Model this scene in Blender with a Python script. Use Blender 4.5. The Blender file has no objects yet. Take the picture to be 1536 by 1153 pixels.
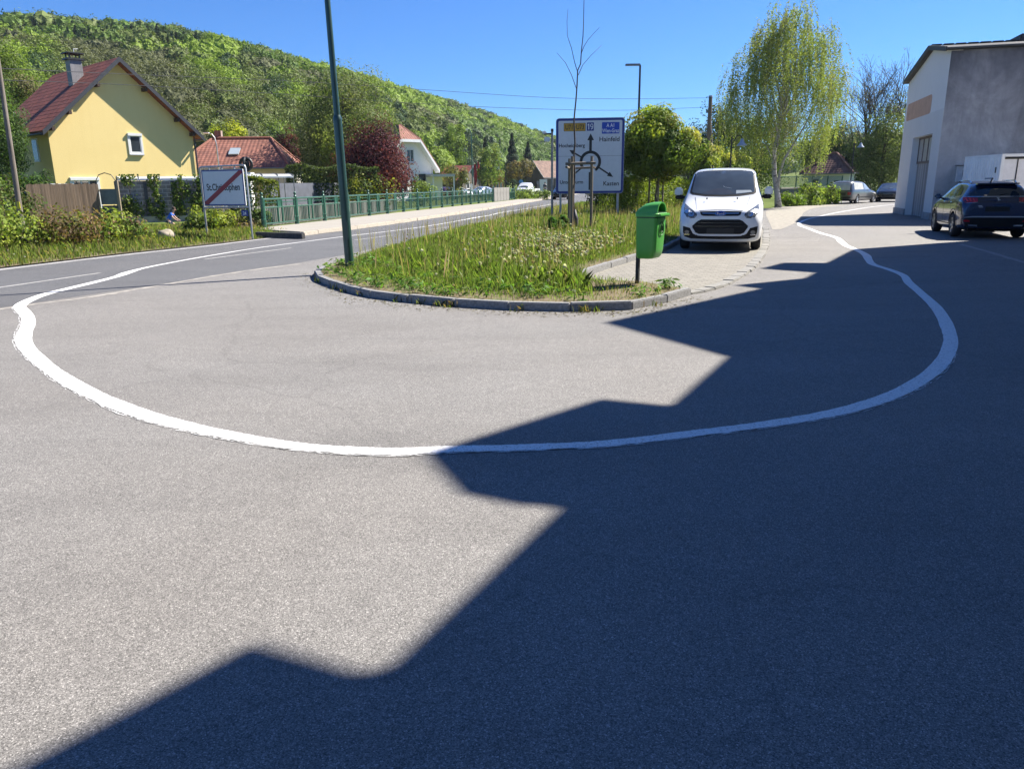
# Road junction with a hand-painted white line, village houses and a wooded hill - procedural scene
SKY_STR = 0.052; SKY_AIR = 1.0; SKY_DUST = 0.1; SKY_OZ = 3.0; EXPO = 1.38
HAZE = 0.00013
import bpy, bmesh, math, random
import numpy as np
from mathutils import Vector, Matrix
from mathutils.bvhtree import BVHTree
random.seed(7)
RNG = np.random.default_rng(11)
S = bpy.context.scene
COL = S.collection

# ------------------------------------------------------------------ camera model (survey of the site)
F = 1130.0; CX = 768.0; CY = 576.5; EYE = 1.65
PIT = math.atan((576.5 - 277) / F); ROL = math.radians(0.7)
def ray(x, y):
    a = (x - CX) / F; b = -(y - CY) / F
    a, b = a * math.cos(ROL) + b * math.sin(ROL), -a * math.sin(ROL) + b * math.cos(ROL)
    return (a, math.cos(PIT) + b * math.sin(PIT), -math.sin(PIT) + b * math.cos(PIT))
def G(x, y, z=0.0):
    d = ray(x, y); t = (z - EYE) / d[2]
    return Vector((d[0] * t, d[1] * t, z))
def A(x, y, Y):
    d = ray(x, y); t = Y / d[1]
    return Vector((d[0] * t, Y, EYE + d[2] * t))

cam = bpy.data.cameras.new("camera"); co = bpy.data.objects.new("camera", cam); COL.objects.link(co)
U = Vector((0, math.sin(PIT), math.cos(PIT))); FW = Vector((0, math.cos(PIT), -math.sin(PIT))); X = Vector((1, 0, 0))
rt = math.cos(ROL) * X - math.sin(ROL) * U; up = math.sin(ROL) * X + math.cos(ROL) * U
co.matrix_world = Matrix(((rt.x, up.x, -FW.x, 0), (rt.y, up.y, -FW.y, 0), (rt.z, up.z, -FW.z, EYE), (0, 0, 0, 1)))
cam.sensor_width = 36; cam.lens = F / 1536 * 36; cam.clip_end = 6000; cam.clip_start = 0.05
S.camera = co

# ------------------------------------------------------------------ light
SUN_EL = math.radians(45); SH = Vector((0.885, 0.466, 0)).normalized()
sdir = Vector((SH.x * math.cos(SUN_EL), SH.y * math.cos(SUN_EL), math.sin(SUN_EL)))
sun = bpy.data.lights.new("sun", 'SUN'); so = bpy.data.objects.new("sun", sun); COL.objects.link(so)
sun.energy = 5.0; sun.angle = math.radians(0.45); sun.color = (1.0, 0.93, 0.82)
so.rotation_euler = sdir.to_track_quat('Z', 'Y').to_euler(); so.location = (60, 30, 80)
w = bpy.data.worlds.new("World"); S.world = w; w.use_nodes = True
nt = w.node_tree; bg = nt.nodes['Background']; sky = nt.nodes.new('ShaderNodeTexSky')
sky.sky_type = 'NISHITA'; sky.sun_disc = False; sky.sun_elevation = SUN_EL
sky.sun_rotation = math.atan2(SH.x, SH.y); sky.altitude = 300; sky.air_density = SKY_AIR; sky.dust_density = SKY_DUST; sky.ozone_density = SKY_OZ
tn = nt.nodes.new('ShaderNodeMix'); tn.data_type = 'RGBA'; tn.blend_type = 'MULTIPLY'; tn.inputs[0].default_value = 1; tn.inputs[7].default_value = (.365, .70, 1.2, 1)
nt.links.new(sky.outputs[0], tn.inputs[6]); nt.links.new(tn.outputs[2], bg.inputs[0]); bg.inputs[1].default_value = SKY_STR
S.view_settings.view_transform = 'Standard'; S.view_settings.look = 'None'; S.view_settings.gamma = 1; S.view_settings.exposure = EXPO
S.cycles.max_bounces = 8; S.cycles.transparent_max_bounces = 8

# ------------------------------------------------------------------ materials
MATS = {}
class NT:
    def __init__(s, name):
        m = bpy.data.materials.new(name); m.use_nodes = True; s.m = m; s.t = m.node_tree; s.n = s.t.nodes
        s.b = s.n['Principled BSDF']; s.out = s.n['Material Output']; s._co = None
    def new(s, k, **kw):
        n = s.n.new(k)
        for a, v in kw.items(): setattr(n, a, v)
        return n
    def link(s, a, b): s.t.links.new(a, b)
    def coord(s):
        if not s._co: s._co = s.new('ShaderNodeTexCoord')
        return s._co.outputs['Object']
    def noise(s, scale, detail=3, rough=.55, dist=0, vec=None):
        n = s.new('ShaderNodeTexNoise'); n.inputs['Scale'].default_value = scale; n.inputs['Detail'].default_value = detail
        n.inputs['Roughness'].default_value = rough; n.inputs['Distortion'].default_value = dist
        s.link(vec or s.coord(), n.inputs['Vector']); return n.outputs['Fac']
    def voro(s, scale, vec=None):
        n = s.new('ShaderNodeTexVoronoi'); n.inputs['Scale'].default_value = scale; s.link(vec or s.coord(), n.inputs['Vector']); return n
    def scaled(s, sc):
        m = s.new('ShaderNodeMapping'); m.inputs['Scale'].default_value = sc; s.link(s.coord(), m.inputs['Vector']); return m.outputs[0]
    def ramp(s, fac, stops, interp='LINEAR'):
        r = s.new('ShaderNodeValToRGB'); e = r.color_ramp.elements; r.color_ramp.interpolation = interp
        while len(e) < len(stops): e.new(.5)
        for el, (p, c) in zip(e, stops):
            el.position = p; el.color = (*c, 1) if len(c) == 3 else c
        s.link(fac, r.inputs[0]); return r.outputs[0]
    def mix(s, a, b, fac, mode='MIX'):
        n = s.new('ShaderNodeMix', data_type='RGBA', blend_type=mode)
        for sock, v in ((n.inputs[6], a), (n.inputs[7], b)):
            if isinstance(v, tuple): sock.default_value = (*v, 1)
            else: s.link(v, sock)
        if isinstance(fac, (int, float)): n.inputs[0].default_value = fac
        else: s.link(fac, n.inputs[0])
        return n.outputs[2]
    def bump(s, h, strength=.3, dist=.01):
        b = s.new('ShaderNodeBump'); b.inputs['Strength'].default_value = strength; b.inputs['Distance'].default_value = dist
        s.link(h, b.inputs['Height']); s.link(b.outputs[0], s.b.inputs['Normal'])
    def base(s, c):
        if isinstance(c, tuple): s.b.inputs['Base Color'].default_value = (*c, 1)
        else: s.link(c, s.b.inputs['Base Color'])
    def set(s, **k):
        for a, v in k.items(): s.b.inputs[a.replace('_', ' ')].default_value = v

def g3(v): return (v, v, v)
def plain(name, c, rough=.6, metal=0, coat=0, var=.12, vs=6, bump=0, spec=.5):
    if name in MATS: return MATS[name]
    t = NT(name)
    if var:
        f = t.noise(vs, 4)
        t.base(t.ramp(f, [(.3, tuple(x * (1 - var) for x in c)), (.7, tuple(min(1, x * (1 + var)) for x in c))]))
        if bump: t.bump(t.noise(vs * 8, 3), bump, .01)
    else: t.base(c)
    t.set(Roughness=rough, Metallic=metal); t.b.inputs['Coat Weight'].default_value = coat; t.b.inputs['Coat Roughness'].default_value = .03
    t.b.inputs['Specular IOR Level'].default_value = spec
    MATS[name] = t.m; return t.m
def asphalt(name, tint, lo, hi, big=.085, spec=.3, scale=255):
    t = NT(name)
    v = t.voro(scale); sep = t.new('ShaderNodeSeparateColor'); t.link(v.outputs['Color'], sep.inputs[0])
    c = t.ramp(sep.outputs[0], [(0, g3(lo * .6)), (.2, g3(lo)), (.8, g3(hi)), (.95, g3(hi * 1.3)), (1, g3(min(.8, hi * 2.0)))])
    v2 = t.voro(scale * .45); sep2 = t.new('ShaderNodeSeparateColor'); t.link(v2.outputs['Color'], sep2.inputs[0])
    c = t.mix(c, t.ramp(sep2.outputs[1], [(0, g3(.78)), (.5, g3(1)), (1, g3(1.26))]), .6, 'MULTIPLY')
    c = t.mix(c, tint, 1, 'MULTIPLY')
    n = t.noise(.5, 6, .65, .4)
    c = t.mix(c, t.ramp(n, [(.25, g3(1 - big)), (.5, g3(1)), (.75, g3(1 + big))]), 1, 'MULTIPLY')
    n2 = t.noise(.09, 3, .5, 1.2, )
    c = t.mix(c, t.ramp(n2, [(.35, (1.015, .995, .98)), (.65, (.985, .995, 1.01))]), 1, 'MULTIPLY')
    n5 = t.noise(7, 5, .7); c = t.mix(c, t.ramp(n5, [(.3, g3(.93)), (.5, g3(1)), (.7, g3(1.05))]), 1, 'MULTIPLY')
    vs_ = t.scaled((.35, 1.5, 1)); n4 = t.noise(.8, 4, .6, .5, vs_); c = t.mix(c, t.ramp(n4, [(.3, g3(.9)), (.5, g3(1)), (.75, g3(1.07))]), 1, 'MULTIPLY')
    # dark oily stains and patches
    n3 = t.noise(1.1, 4, .6, .8)
    c = t.mix(c, g3(.72), t.ramp(n3, [(.66, g3(0)), (.76, g3(.55))]), 'MULTIPLY')
    # fine cracks
    vc = t.new('ShaderNodeTexVoronoi', feature='DISTANCE_TO_EDGE'); vc.inputs['Scale'].default_value = .33
    mp = t.new('ShaderNodeMix', data_type='VECTOR'); 
    nn = t.new('ShaderNodeTexNoise'); nn.inputs['Scale'].default_value = 1.3; nn.inputs['Detail'].default_value = 6; t.link(t.coord(), nn.inputs['Vector'])
    mp.inputs[0].default_value = .35; t.link(t.coord(), mp.inputs[4]); t.link(nn.outputs['Color'], mp.inputs[5]); t.link(mp.outputs[1], vc.inputs['Vector'])
    c = t.mix(c, g3(.55), t.ramp(vc.outputs['Distance'], [(0, g3(.3)), (.005, g3(0))]), 'MULTIPLY')
    t.base(c); t.set(Roughness=.75); t.b.inputs['Specular IOR Level'].default_value = spec
    t.bump(sep.outputs[0], .55, .004); return t.m
def leafmat(name, trans=.45, rough=.5, tint=(1, 1, 1), spec=.35):
    t = NT(name); a = t.new('ShaderNodeVertexColor', layer_name='Col')
    c = t.mix(a.outputs[0], tint, 1, 'MULTIPLY')
    t.base(c); t.set(Roughness=rough); t.b.inputs['Specular IOR Level'].default_value = spec
    tr = t.new('ShaderNodeBsdfTranslucent'); c2 = t.mix(c, (1.15, 1.2, .55), 1, 'MULTIPLY'); t.link(c2, tr.inputs[0])
    ms = t.new('ShaderNodeMixShader'); ms.inputs[0].default_value = trans
    t.link(t.b.outputs[0], ms.inputs[1]); t.link(tr.outputs[0], ms.inputs[2]); t.link(ms.outputs[0], t.out.inputs[0])
    return t.m
def bark(name, a, b, sc=(9, 9, 1.6)):
    t = NT(name); v = t.scaled(sc); f = t.noise(1.0, 5, .65, .6, v)
    t.base(t.ramp(f, [(.32, a), (.66, b)])); t.set(Roughness=.9); t.bump(f, .7, .02); return t.m
def stucco(name, c, dirt=(.6, .58, .55), amt=.35, low=0):
    t = NT(name); f = t.noise(.7, 6, .65, .5)
    col = t.mix(c, tuple(x * y for x, y in zip(c, dirt)), t.ramp(f, [(.45, g3(0)), (.8, g3(amt))]))
    v = t.scaled((3, 3, .18)); f2 = t.noise(1.2, 5, .6, .2, v)
    col = t.mix(col, tuple(x * y for x, y in zip(c, dirt)), t.ramp(f2, [(.5, g3(0)), (.8, g3(amt * .8))]))
    t.base(col); t.set(Roughness=.92); t.bump(t.noise(60, 3), .25, .006); return t.m
def tiles(name, a, b, su, sv):
    """roof tiles from UV: u along the eave, v up the slope (metres)"""
    t = NT(name); uv = t.new('ShaderNodeTexCoord').outputs['UV']
    sx = t.new('ShaderNodeSeparateXYZ'); t.link(uv, sx.inputs[0])
    def frac(o, k):
        m = t.new('ShaderNodeMath', operation='MULTIPLY'); m.inputs[1].default_value = k; t.link(o, m.inputs[0])
        f = t.new('ShaderNodeMath', operation='FRACT'); t.link(m.outputs[0], f.inputs[0]); return f.outputs[0]
    fv = frac(sx.outputs[1], sv); fu = frac(sx.outputs[0], su)
    n = t.new('ShaderNodeTexNoise'); n.inputs['Scale'].default_value = 1.4; n.inputs['Detail'].default_value = 6; t.link(uv, n.inputs['Vector'])
    n2 = t.new('ShaderNodeTexWhiteNoise', noise_dimensions='2D')
    sc = t.new('ShaderNodeVectorMath', operation='MULTIPLY'); sc.inputs[1].default_value = (su, sv, 1); t.link(uv, sc.inputs[0])
    fl = t.new('ShaderNodeVectorMath', operation='FLOOR'); t.link(sc.outputs[0], fl.inputs[0]); t.link(fl.outputs[0], n2.inputs['Vector'])
    c = t.ramp(n.outputs['Fac'], [(.3, a), (.7, b)])
    c = t.mix(c, t.ramp(n2.outputs['Value'], [(0, g3(.7)), (1, g3(1.25))]), .8, 'MULTIPLY')
    t.base(c); t.set(Roughness=.8)
    h = t.new('ShaderNodeMath', operation='ADD'); 
    pv = t.ramp(fv, [(0, g3(.0)), (.12, g3(1)), (1, g3(.35))]); pu = t.ramp(fu, [(0, g3(0)), (.5, g3(.6)), (1, g3(0))])
    t.link(pv, h.inputs[0]); t.link(pu, h.inputs[1]); t.bump(h.outputs[0], 1, .05); return t.m
def bricks(name, c1, c2, mo, bw, rh, ms=.012, uv=False, rough=.85, bump=.5, off=.5):
    t = NT(name); b = t.new('ShaderNodeTexBrick')
    t.link(t.new('ShaderNodeTexCoord').outputs['UV'] if uv else t.coord(), b.inputs['Vector'])
    b.inputs['Color1'].default_value = (*c1, 1); b.inputs['Color2'].default_value = (*c2, 1); b.inputs['Mortar'].default_value = (*mo, 1)
    b.inputs['Scale'].default_value = 1; b.inputs['Mortar Size'].default_value = ms; b.inputs['Brick Width'].default_value = bw; b.inputs['Row Height'].default_value = rh
    b.offset = off
    n = t.noise(5, 4); c = t.mix(b.outputs['Color'], t.ramp(n, [(.3, g3(.75)), (.7, g3(1.2))]), .7, 'MULTIPLY')
    t.base(c); t.set(Roughness=rough)
    inv = t.new('ShaderNodeMath', operation='SUBTRACT'); inv.inputs[0].default_value = 1; t.link(b.outputs['Fac'], inv.inputs[1]); t.bump(inv.outputs[0], bump, .01)
    return t.m
def planks(name, a, b, w_, axis=0):
    t = NT(name); sx = t.new('ShaderNodeSeparateXYZ'); t.link(t.coord(), sx.inputs[0])
    m = t.new('ShaderNodeMath', operation='MULTIPLY'); m.inputs[1].default_value = 1 / w_; t.link(sx.outputs[axis], m.inputs[0])
    fl = t.new('ShaderNodeMath', operation='FLOOR'); t.link(m.outputs[0], fl.inputs[0])
    wn = t.new('ShaderNodeTexWhiteNoise', noise_dimensions='1D'); t.link(fl.outputs[0], wn.inputs['W'])
    v = t.scaled((14, 14, .9)); f = t.noise(1, 5, .7, .4, v)
    c = t.ramp(f, [(.3, a), (.7, b)]); c = t.mix(c, t.ramp(wn.outputs['Value'], [(0, g3(.6)), (1, g3(1.2))]), .8, 'MULTIPLY')
    t.base(c); t.set(Roughness=.85); t.bump(f, .4, .01); return t.m
def glass(name, c=(.02, .025, .03), rough=.04):
    if name in MATS: return MATS[name]
    t = NT(name); n = t.noise(1.5, 2); t.base(t.ramp(n, [(.3, c), (.7, tuple(x * 1.8 for x in c))])); t.set(Roughness=rough); t.b.inputs['Specular IOR Level'].default_value = .8
    MATS[name] = t.m; return t.m

# ------------------------------------------------------------------ mesh builder
class MB:
    def __init__(s): s.v = []; s.f = []; s.mi = []; s.uv = {}; s.cur = 0
    def face(s, pts, uv=None):
        i = len(s.v); s.v += [tuple(p) for p in pts]; s.f.append(list(range(i, i + len(pts)))); s.mi.append(s.cur)
        if uv: s.uv[len(s.f) - 1] = uv
    def box(s, c, d, rz=0, bev=0, M=None):
        x, y, z = d[0] / 2, d[1] / 2, d[2] / 2
        if bev:
            bm = bmesh.new(); bmesh.ops.create_cube(bm, size=1); bmesh.ops.scale(bm, vec=d, verts=bm.verts)
            bmesh.ops.bevel(bm, geom=bm.edges[:], offset=bev, segments=2, affect='EDGES')
            vs = [v.co.copy() for v in bm.verts]; fs = [[v.index for v in f.verts] for f in bm.faces]; bm.free()
        else:
            vs = [Vector((a, b, e)) for a in (-x, x) for b in (-y, y) for e in (-z, z)]
            fs = [[0, 1, 3, 2], [4, 6, 7, 5], [0, 4, 5, 1], [2, 3, 7, 6], [0, 2, 6, 4], [1, 5, 7, 3]]
        R = M or Matrix.Rotation(rz, 3, 'Z'); i = len(s.v)
        s.v += [tuple(R @ v + Vector(c)) for v in vs]; s.f += [[i + k for k in f] for f in fs]; s.mi += [s.cur] * len(fs); return s
    def bar(s, a, b, w_, h=None):
        """square bar between two points"""
        a = Vector(a); b = Vector(b); d = b - a; q = d.to_track_quat('X', 'Z').to_matrix()
        return s.box((a + b) / 2, (d.length, w_, h or w_), M=q)
    def tube(s, pts, r, n=8, cap=True):
        pts = [Vector(p) for p in pts]; rs = r if isinstance(r, (list, tuple)) else [r] * len(pts); i0 = len(s.v); prev = None
        for k, p in enumerate(pts):
            d = (pts[min(k + 1, len(pts) - 1)] - pts[max(k - 1, 0)]).normalized()
            if prev is None: prev = d.orthogonal().normalized()
            prev = (prev - d * prev.dot(d)).normalized(); q = d.cross(prev)
            for j in range(n):
                a = 2 * math.pi * j / n; s.v.append(tuple(p + (prev * math.cos(a) + q * math.sin(a)) * rs[k]))
        for k in range(len(pts) - 1):
            for j in range(n):
                a, b = i0 + k * n + j, i0 + k * n + (j + 1) % n; s.f.append([a, b, b + n, a + n]); s.mi.append(s.cur)
        if cap:
            s.f.append([i0 + j for j in reversed(range(n))]); s.f.append([i0 + (len(pts) - 1) * n + j for j in range(n)]); s.mi += [s.cur] * 2
        return s
    def lathe(s, prof, n=16, M=None, c=(0, 0, 0), cap=True):
        i0 = len(s.v); M = M or Matrix.Identity(3)
        for r, z in prof:
            for j in range(n):
                a = 2 * math.pi * j / n; s.v.append(tuple(M @ Vector((r * math.cos(a), r * math.sin(a), z)) + Vector(c)))
        for k in range(len(prof) - 1):
            for j in range(n):
                a, b = i0 + k * n + j, i0 + k * n + (j + 1) % n; s.f.append([a, b, b + n, a + n]); s.mi.append(s.cur)
        if cap: s.f.append([i0 + j for j in reversed(range(n))]); s.f.append([i0 + (len(prof) - 1) * n + j for j in range(n)]); s.mi += [s.cur] * 2
        return s
    def prism(s, poly, a, b, plane='xz'):
        """extrude a 2-D outline between a and b along the missing axis"""
        def m(p, t): return {'xz': (p[0], t, p[1]), 'xy': (p[0], p[1], t), 'yz': (t, p[0], p[1])}[plane]
        i = len(s.v); n = len(poly); s.v += [m(p, a) for p in poly] + [m(p, b) for p in poly]
        s.f.append([i + k for k in range(n)]); s.f.append([i + n + k for k in reversed(range(n))])
        for k in range(n): s.f.append([i + k, i + n + k, i + n + (k + 1) % n, i + (k + 1) % n])
        s.mi += [s.cur] * (n + 2); return s
    def slab(s, pts, t, uvaxis=None):
        """thick quad: pts ordered, thickness t along its (downward) normal; uv in metres"""
        p = [Vector(q) for q in pts]; nrm = (p[1] - p[0]).cross(p[-1] - p[0]).normalized(); u = (p[1] - p[0]).normalized(); v = nrm.cross(u)
        uv = [((q - p[0]).dot(u), (q - p[0]).dot(v)) for q in p]; lo = [q - nrm * t for q in p]; n = len(p)
        s.face(p, uv); s.face(list(reversed(lo)), list(reversed(uv)))
        for k in range(n): s.face([p[k], lo[k], lo[(k + 1) % n], p[(k + 1) % n]])
        return s
    def build(s, name, mats, parent=None, smooth=False, loc=None, bevel=0, fixn=True, rz=0):
        me = bpy.data.meshes.new(name); me.from_pydata(s.v, [], s.f)
        for m in (mats if isinstance(mats, (list, tuple)) else [mats]):
            if m: me.materials.append(m)
        me.polygons.foreach_set('material_index', s.mi)
        if s.uv:
            l = me.uv_layers.new(name='UVMap')
            for fi, uv in s.uv.items():
                for k, li in enumerate(me.polygons[fi].loop_indices): l.data[li].uv = uv[k]
        if fixn:
            bm = bmesh.new(); bm.from_mesh(me); bmesh.ops.recalc_face_normals(bm, faces=bm.faces[:]); bm.to_mesh(me); bm.free()
        if smooth: me.polygons.foreach_set('use_smooth', [True] * len(me.polygons))
        me.update(); o = bpy.data.objects.new(name, me); COL.objects.link(o)
        if parent: o.parent = parent
        if loc is not None: o.location = loc
        if rz: o.rotation_euler.z = rz
        if bevel:
            b = o.modifiers.new('bevel', 'BEVEL'); b.width = bevel; b.segments = 2; b.limit_method = 'ANGLE'
        if smooth == 'auto': 
            for e in me.edges: pass
            me.set_sharp_from_angle(angle=math.radians(35))
        return o
def tag(o, label=None, cat=None, group=None, kind=None):
    if label: o['label'] = label
    if cat: o['category'] = cat
    if group: o['group'] = group
    if kind: o['kind'] = kind
    return o
def thing(name, label, cat, loc=(0, 0, 0), rz=0, group=None):
    o = bpy.data.objects.new(name, None); COL.objects.link(o); o.location = loc; o.rotation_euler.z = rz; o.empty_display_size = .3
    return tag(o, label, cat, group)
def struct(o): o['kind'] = 'structure'; return o
def copytree(o, parent=None):
    c = o.copy(); COL.objects.link(c); c.parent = parent
    for ch in list(o.children): copytree(ch, c)
    return c
def rrect(x0, x1, z0, z1, r, n=5):
    p = []
    for cx, cz, a0 in ((x1 - r, z1 - r, 0), (x0 + r, z1 - r, 90), (x0 + r, z0 + r, 180), (x1 - r, z0 + r, 270)):
        for k in range(n + 1):
            a = math.radians(a0 + 90 * k / n); p.append((cx + r * math.cos(a), cz + r * math.sin(a)))
    return p
def text(name, body, size, mat, parent, loc, sx=1.0, align='LEFT', rot=(math.pi / 2, 0, 0), depth=.002, bold=0):
    c = bpy.data.curves.new(name, 'FONT'); c.body = body; c.size = size; c.extrude = depth; c.align_x = align; c.offset = bold
    tmp = bpy.data.objects.new(name, c); COL.objects.link(tmp)
    dg = bpy.context.evaluated_depsgraph_get(); me = bpy.data.meshes.new_from_object(tmp.evaluated_get(dg)); COL.objects.unlink(tmp); bpy.data.objects.remove(tmp)
    me.materials.clear(); me.materials.append(mat); o = bpy.data.objects.new(name, me); COL.objects.link(o); o.parent = parent
    o.location = loc; o.rotation_euler = rot; o.scale = (sx, 1, 1); return o

# ------------------------------------------------------------------ foliage
def cards(name, P, size, colors, mat, parent=None, nrm=None, aspect=.6, jitter=.8, loc=None):
    """many leaf-shaped faces: P (N,3) positions, size (N,) lengths, colors (N,3)"""
    N = len(P); size = np.broadcast_to(np.asarray(size, float), (N,))
    n = RNG.normal(size=(N, 3)) if nrm is None else nrm + RNG.normal(size=(N, 3)) * jitter
    n /= np.linalg.norm(n, axis=1, keepdims=True) + 1e-9
    r = RNG.normal(size=(N, 3)); u = np.cross(n, r); u /= np.linalg.norm(u, axis=1, keepdims=True) + 1e-9; v = np.cross(n, u)
    h = size[:, None] * .5; wv = h * aspect
    V = np.stack([P - u * h, P + v * wv + n * h * .15 , P + u * h, P - v * wv + n * h * .15], 1).reshape(-1, 3)
    return quadmesh(name, V, colors, mat, parent, loc)
def quadmesh(name, V, colors, mat, parent=None, loc=None, k=4):
    N = len(V) // k; me = bpy.data.meshes.new(name); me.vertices.add(len(V)); me.vertices.foreach_set('co', V.astype(np.float32).ravel())
    me.loops.add(len(V)); me.loops.foreach_set('vertex_index', np.arange(len(V), dtype=np.int32))
    me.polygons.add(N); me.polygons.foreach_set('loop_start', np.arange(0, len(V), k, dtype=np.int32))
    me.update(calc_edges=True)
    a = me.attributes.new('Col', 'FLOAT_COLOR', 'POINT'); c = np.ones((N, k, 4), np.float32); c[:, :, :3] = np.asarray(colors)[:, None, :]; a.data.foreach_set('color', c.ravel())
    me.materials.append(mat); o = bpy.data.objects.new(name, me); COL.objects.link(o)
    if parent: o.parent = parent
    if loc is not None: o.location = loc
    return o
def palette(N, cols, var=.18, w_=None):
    c = np.array(cols)[RNG.choice(len(cols), N, p=w_)]
    return np.clip(c * (1 + RNG.normal(size=(N, 1)) * var), .003, 1)
def crown_pts(c, r, nclump, per, clump_r, shell=.6, low=-1.0, flat=1.0):
    """clumped points in an uneven ellipsoid; returns points, outward normals, clump ids, clump centres"""
    d = RNG.normal(size=(nclump * 4, 3)); d /= np.linalg.norm(d, axis=1, keepdims=True); d = d[d[:, 2] > low][:nclump]; nclump = len(d)
    ph = RNG.uniform(0, 6.28, 3)
    lump = 1 + .16 * np.sin(3 * np.arctan2(d[:, 1], d[:, 0]) + ph[0]) + .12 * np.sin(4 * d[:, 2] + ph[1]) + RNG.normal(size=nclump) * .08
    rad = (shell + (1 - shell) * RNG.random(nclump) ** .5) * lump
    C = d * rad[:, None] * np.array(r) + np.array(c)
    k = RNG.integers(0, nclump, nclump * per); off = RNG.normal(size=(len(k), 3)); off *= np.minimum(1, 1.8 / (np.linalg.norm(off, axis=1, keepdims=True) + 1e-6)); off = off * clump_r * np.array([1, 1, flat])
    P = C[k] + off; nr = off / clump_r * .7 + d[k]; return P, nr, k, C
def limbs(mb, base, top, C, r0, n, wob=.25):
    base = Vector(base); top = Vector(top); L = (top - base).length
    pts = [base + (top - base) * t + Vector((random.uniform(-1, 1), random.uniform(-1, 1), 0)) * wob * L * .06 * (t > 0) for t in (0, .12, .3, .5, .7, .85, 1)]
    mb.tube(pts, [r0 * 1.35, r0, r0 * .85, r0 * .68, r0 * .5, r0 * .35, r0 * .15], 9)
    for i in RNG.permutation(len(C))[:n]:
        e = Vector(C[i]); t = min(.92, max(.22, random.uniform(.25, .6) + .3 * (e.z - base.z) / max(L, .1) - .15)); s_ = base + (top - base) * t
        m = (s_ + e) / 2 + Vector((random.uniform(-.2, .2), random.uniform(-.2, .2), random.uniform(-.05, .25))) * (e - s_).length * .3
        r = r0 * .42 * (1 - t * .6); mb.tube([s_, s_.lerp(m, .6), m, m.lerp(e, .6), e], [r, r * .75, r * .55, r * .38, r * .15], 5)
# ================================================================== THE SETTING
M_asph = asphalt('lot_asphalt', (1.0, .972, .93), .124, .225)
M_road = asphalt('road_asphalt', (.96, .98, 1.02), .075, .14, big=.1)
t = NT('ground_grass'); f = t.noise(1.2, 6); t.base(t.ramp(f, [(.3, (.07, .10, .025)), (.55, (.11, .15, .035)), (.8, (.16, .15, .065))])); t.set(Roughness=1); t.b.inputs['Specular IOR Level'].default_value = .1; M_grnd = t.m
t = NT('dry_soil'); f = t.noise(3, 6, .7); t.base(t.ramp(f, [(.3, (.09, .07, .04)), (.5, (.16, .125, .07)), (.7, (.09, .11, .035)), (.9, (.22, .18, .11))])); t.set(Roughness=1); t.bump(t.noise(25, 4), .6, .02); M_soil = t.m
t = NT('line_paint'); v = t.voro(110); s_ = t.new('ShaderNodeSeparateColor'); t.link(v.outputs['Color'], s_.inputs[0])
c = t.ramp(s_.outputs[0], [(0, (.26, .26, .25)), (.08, (.55, .55, .54)), (.3, (.70, .70, .69)), (1, (.78, .78, .78))]); t.base(t.mix(c, g3(.9), t.ramp(t.noise(2.5, 5), [(.5, g3(0)), (.8, g3(.5))]), 'MULTIPLY')); t.set(Roughness=.8); t.bump(s_.outputs[0], .4, .004); M_line = t.m
t = NT('worn_paint'); v = t.voro(70); s_ = t.new('ShaderNodeSeparateColor'); t.link(v.outputs['Color'], s_.inputs[0])
t.base(t.ramp(s_.outputs[0], [(0, (.14, .14, .14)), (.35, (.28, .275, .265)), (1, (.46, .45, .43))])); t.set(Roughness=.85); M_worn = t.m
M_seam = plain('joint_sealant', (.3, .28, .25), .9, var=.35, vs=8)
M_conc = stucco('footpath_concrete', (.30, .28, .245), (.75, .72, .68), .5)
M_kerb = plain('granite_kerb', (.21, .21, .21), .8, var=.3, vs=30, bump=.5)
M_darkstone = plain('dark_kerb_stone', (.05, .05, .05), .85, var=.5, vs=14, bump=.5)
M_paver = bricks('block_paving', (.235, .222, .19), (.205, .193, .165), (.13, .12, .10), .24, .12, .008, bump=.6)

def sheet(name, poly, z, mat, thick=None):
    mb = MB()
    if thick: mb.prism([(p[0], p[1]) for p in poly], z, z - thick, 'xy')
    else: mb.face([(p[0], p[1], z) for p in poly])
    o = mb.build(name, mat); struct(o)
    bm = bmesh.new(); bm.from_mesh(o.data); bmesh.ops.triangulate(bm, faces=[f for f in bm.faces if len(f.verts) > 4]); bm.to_mesh(o.data); bm.free()
    if not thick:
        for p in o.data.polygons:
            if p.normal.z < 0: p.flip()
    return o
def smooth(pts, n=8):
    """Catmull-Rom through 2-D/3-D points"""
    P = [np.array(p, float) for p in pts]; P = [2 * P[0] - P[1]] + P + [2 * P[-1] - P[-2]]; o = []
    for i in range(1, len(P) - 2):
        for k in range(n):
            t_ = k / n; a, b, c_, d = P[i - 1:i + 3]
            o.append(.5 * (2 * b + (c_ - a) * t_ + (2 * a - 5 * b + 4 * c_ - d) * t_ ** 2 + (3 * b - a - 3 * c_ + d) * t_ ** 3))
    o.append(P[-2]); return o
def ribbon(name, pts, wid, z, mat, rag=0):
    pts = [np.array(p[:2], float) for p in pts]; ws = wid if isinstance(wid, (list, tuple, np.ndarray)) else [wid] * len(pts); mb = MB(); L = []
    for i, p in enumerate(pts):
        d = pts[min(i + 1, len(pts) - 1)] - pts[max(i - 1, 0)]; d /= np.linalg.norm(d); n = np.array([-d[1], d[0]])
        L.append((p + n * (ws[i] / 2 + random.uniform(-1, 1) * rag * .3), p - n * (ws[i] / 2 + random.uniform(-1, 1) * rag)))
    for (a, b), (c_, d) in zip(L, L[1:]): mb.face([(*a, z), (*b, z), (*d, z), (*c_, z)])
    o = mb.build(name, mat)
    for p in o.data.polygons:
        if p.normal.z < 0: p.flip()
    return struct(o)
def px(lst, z=0): return [G(x, y, z)[:2] for x, y in lst]

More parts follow.
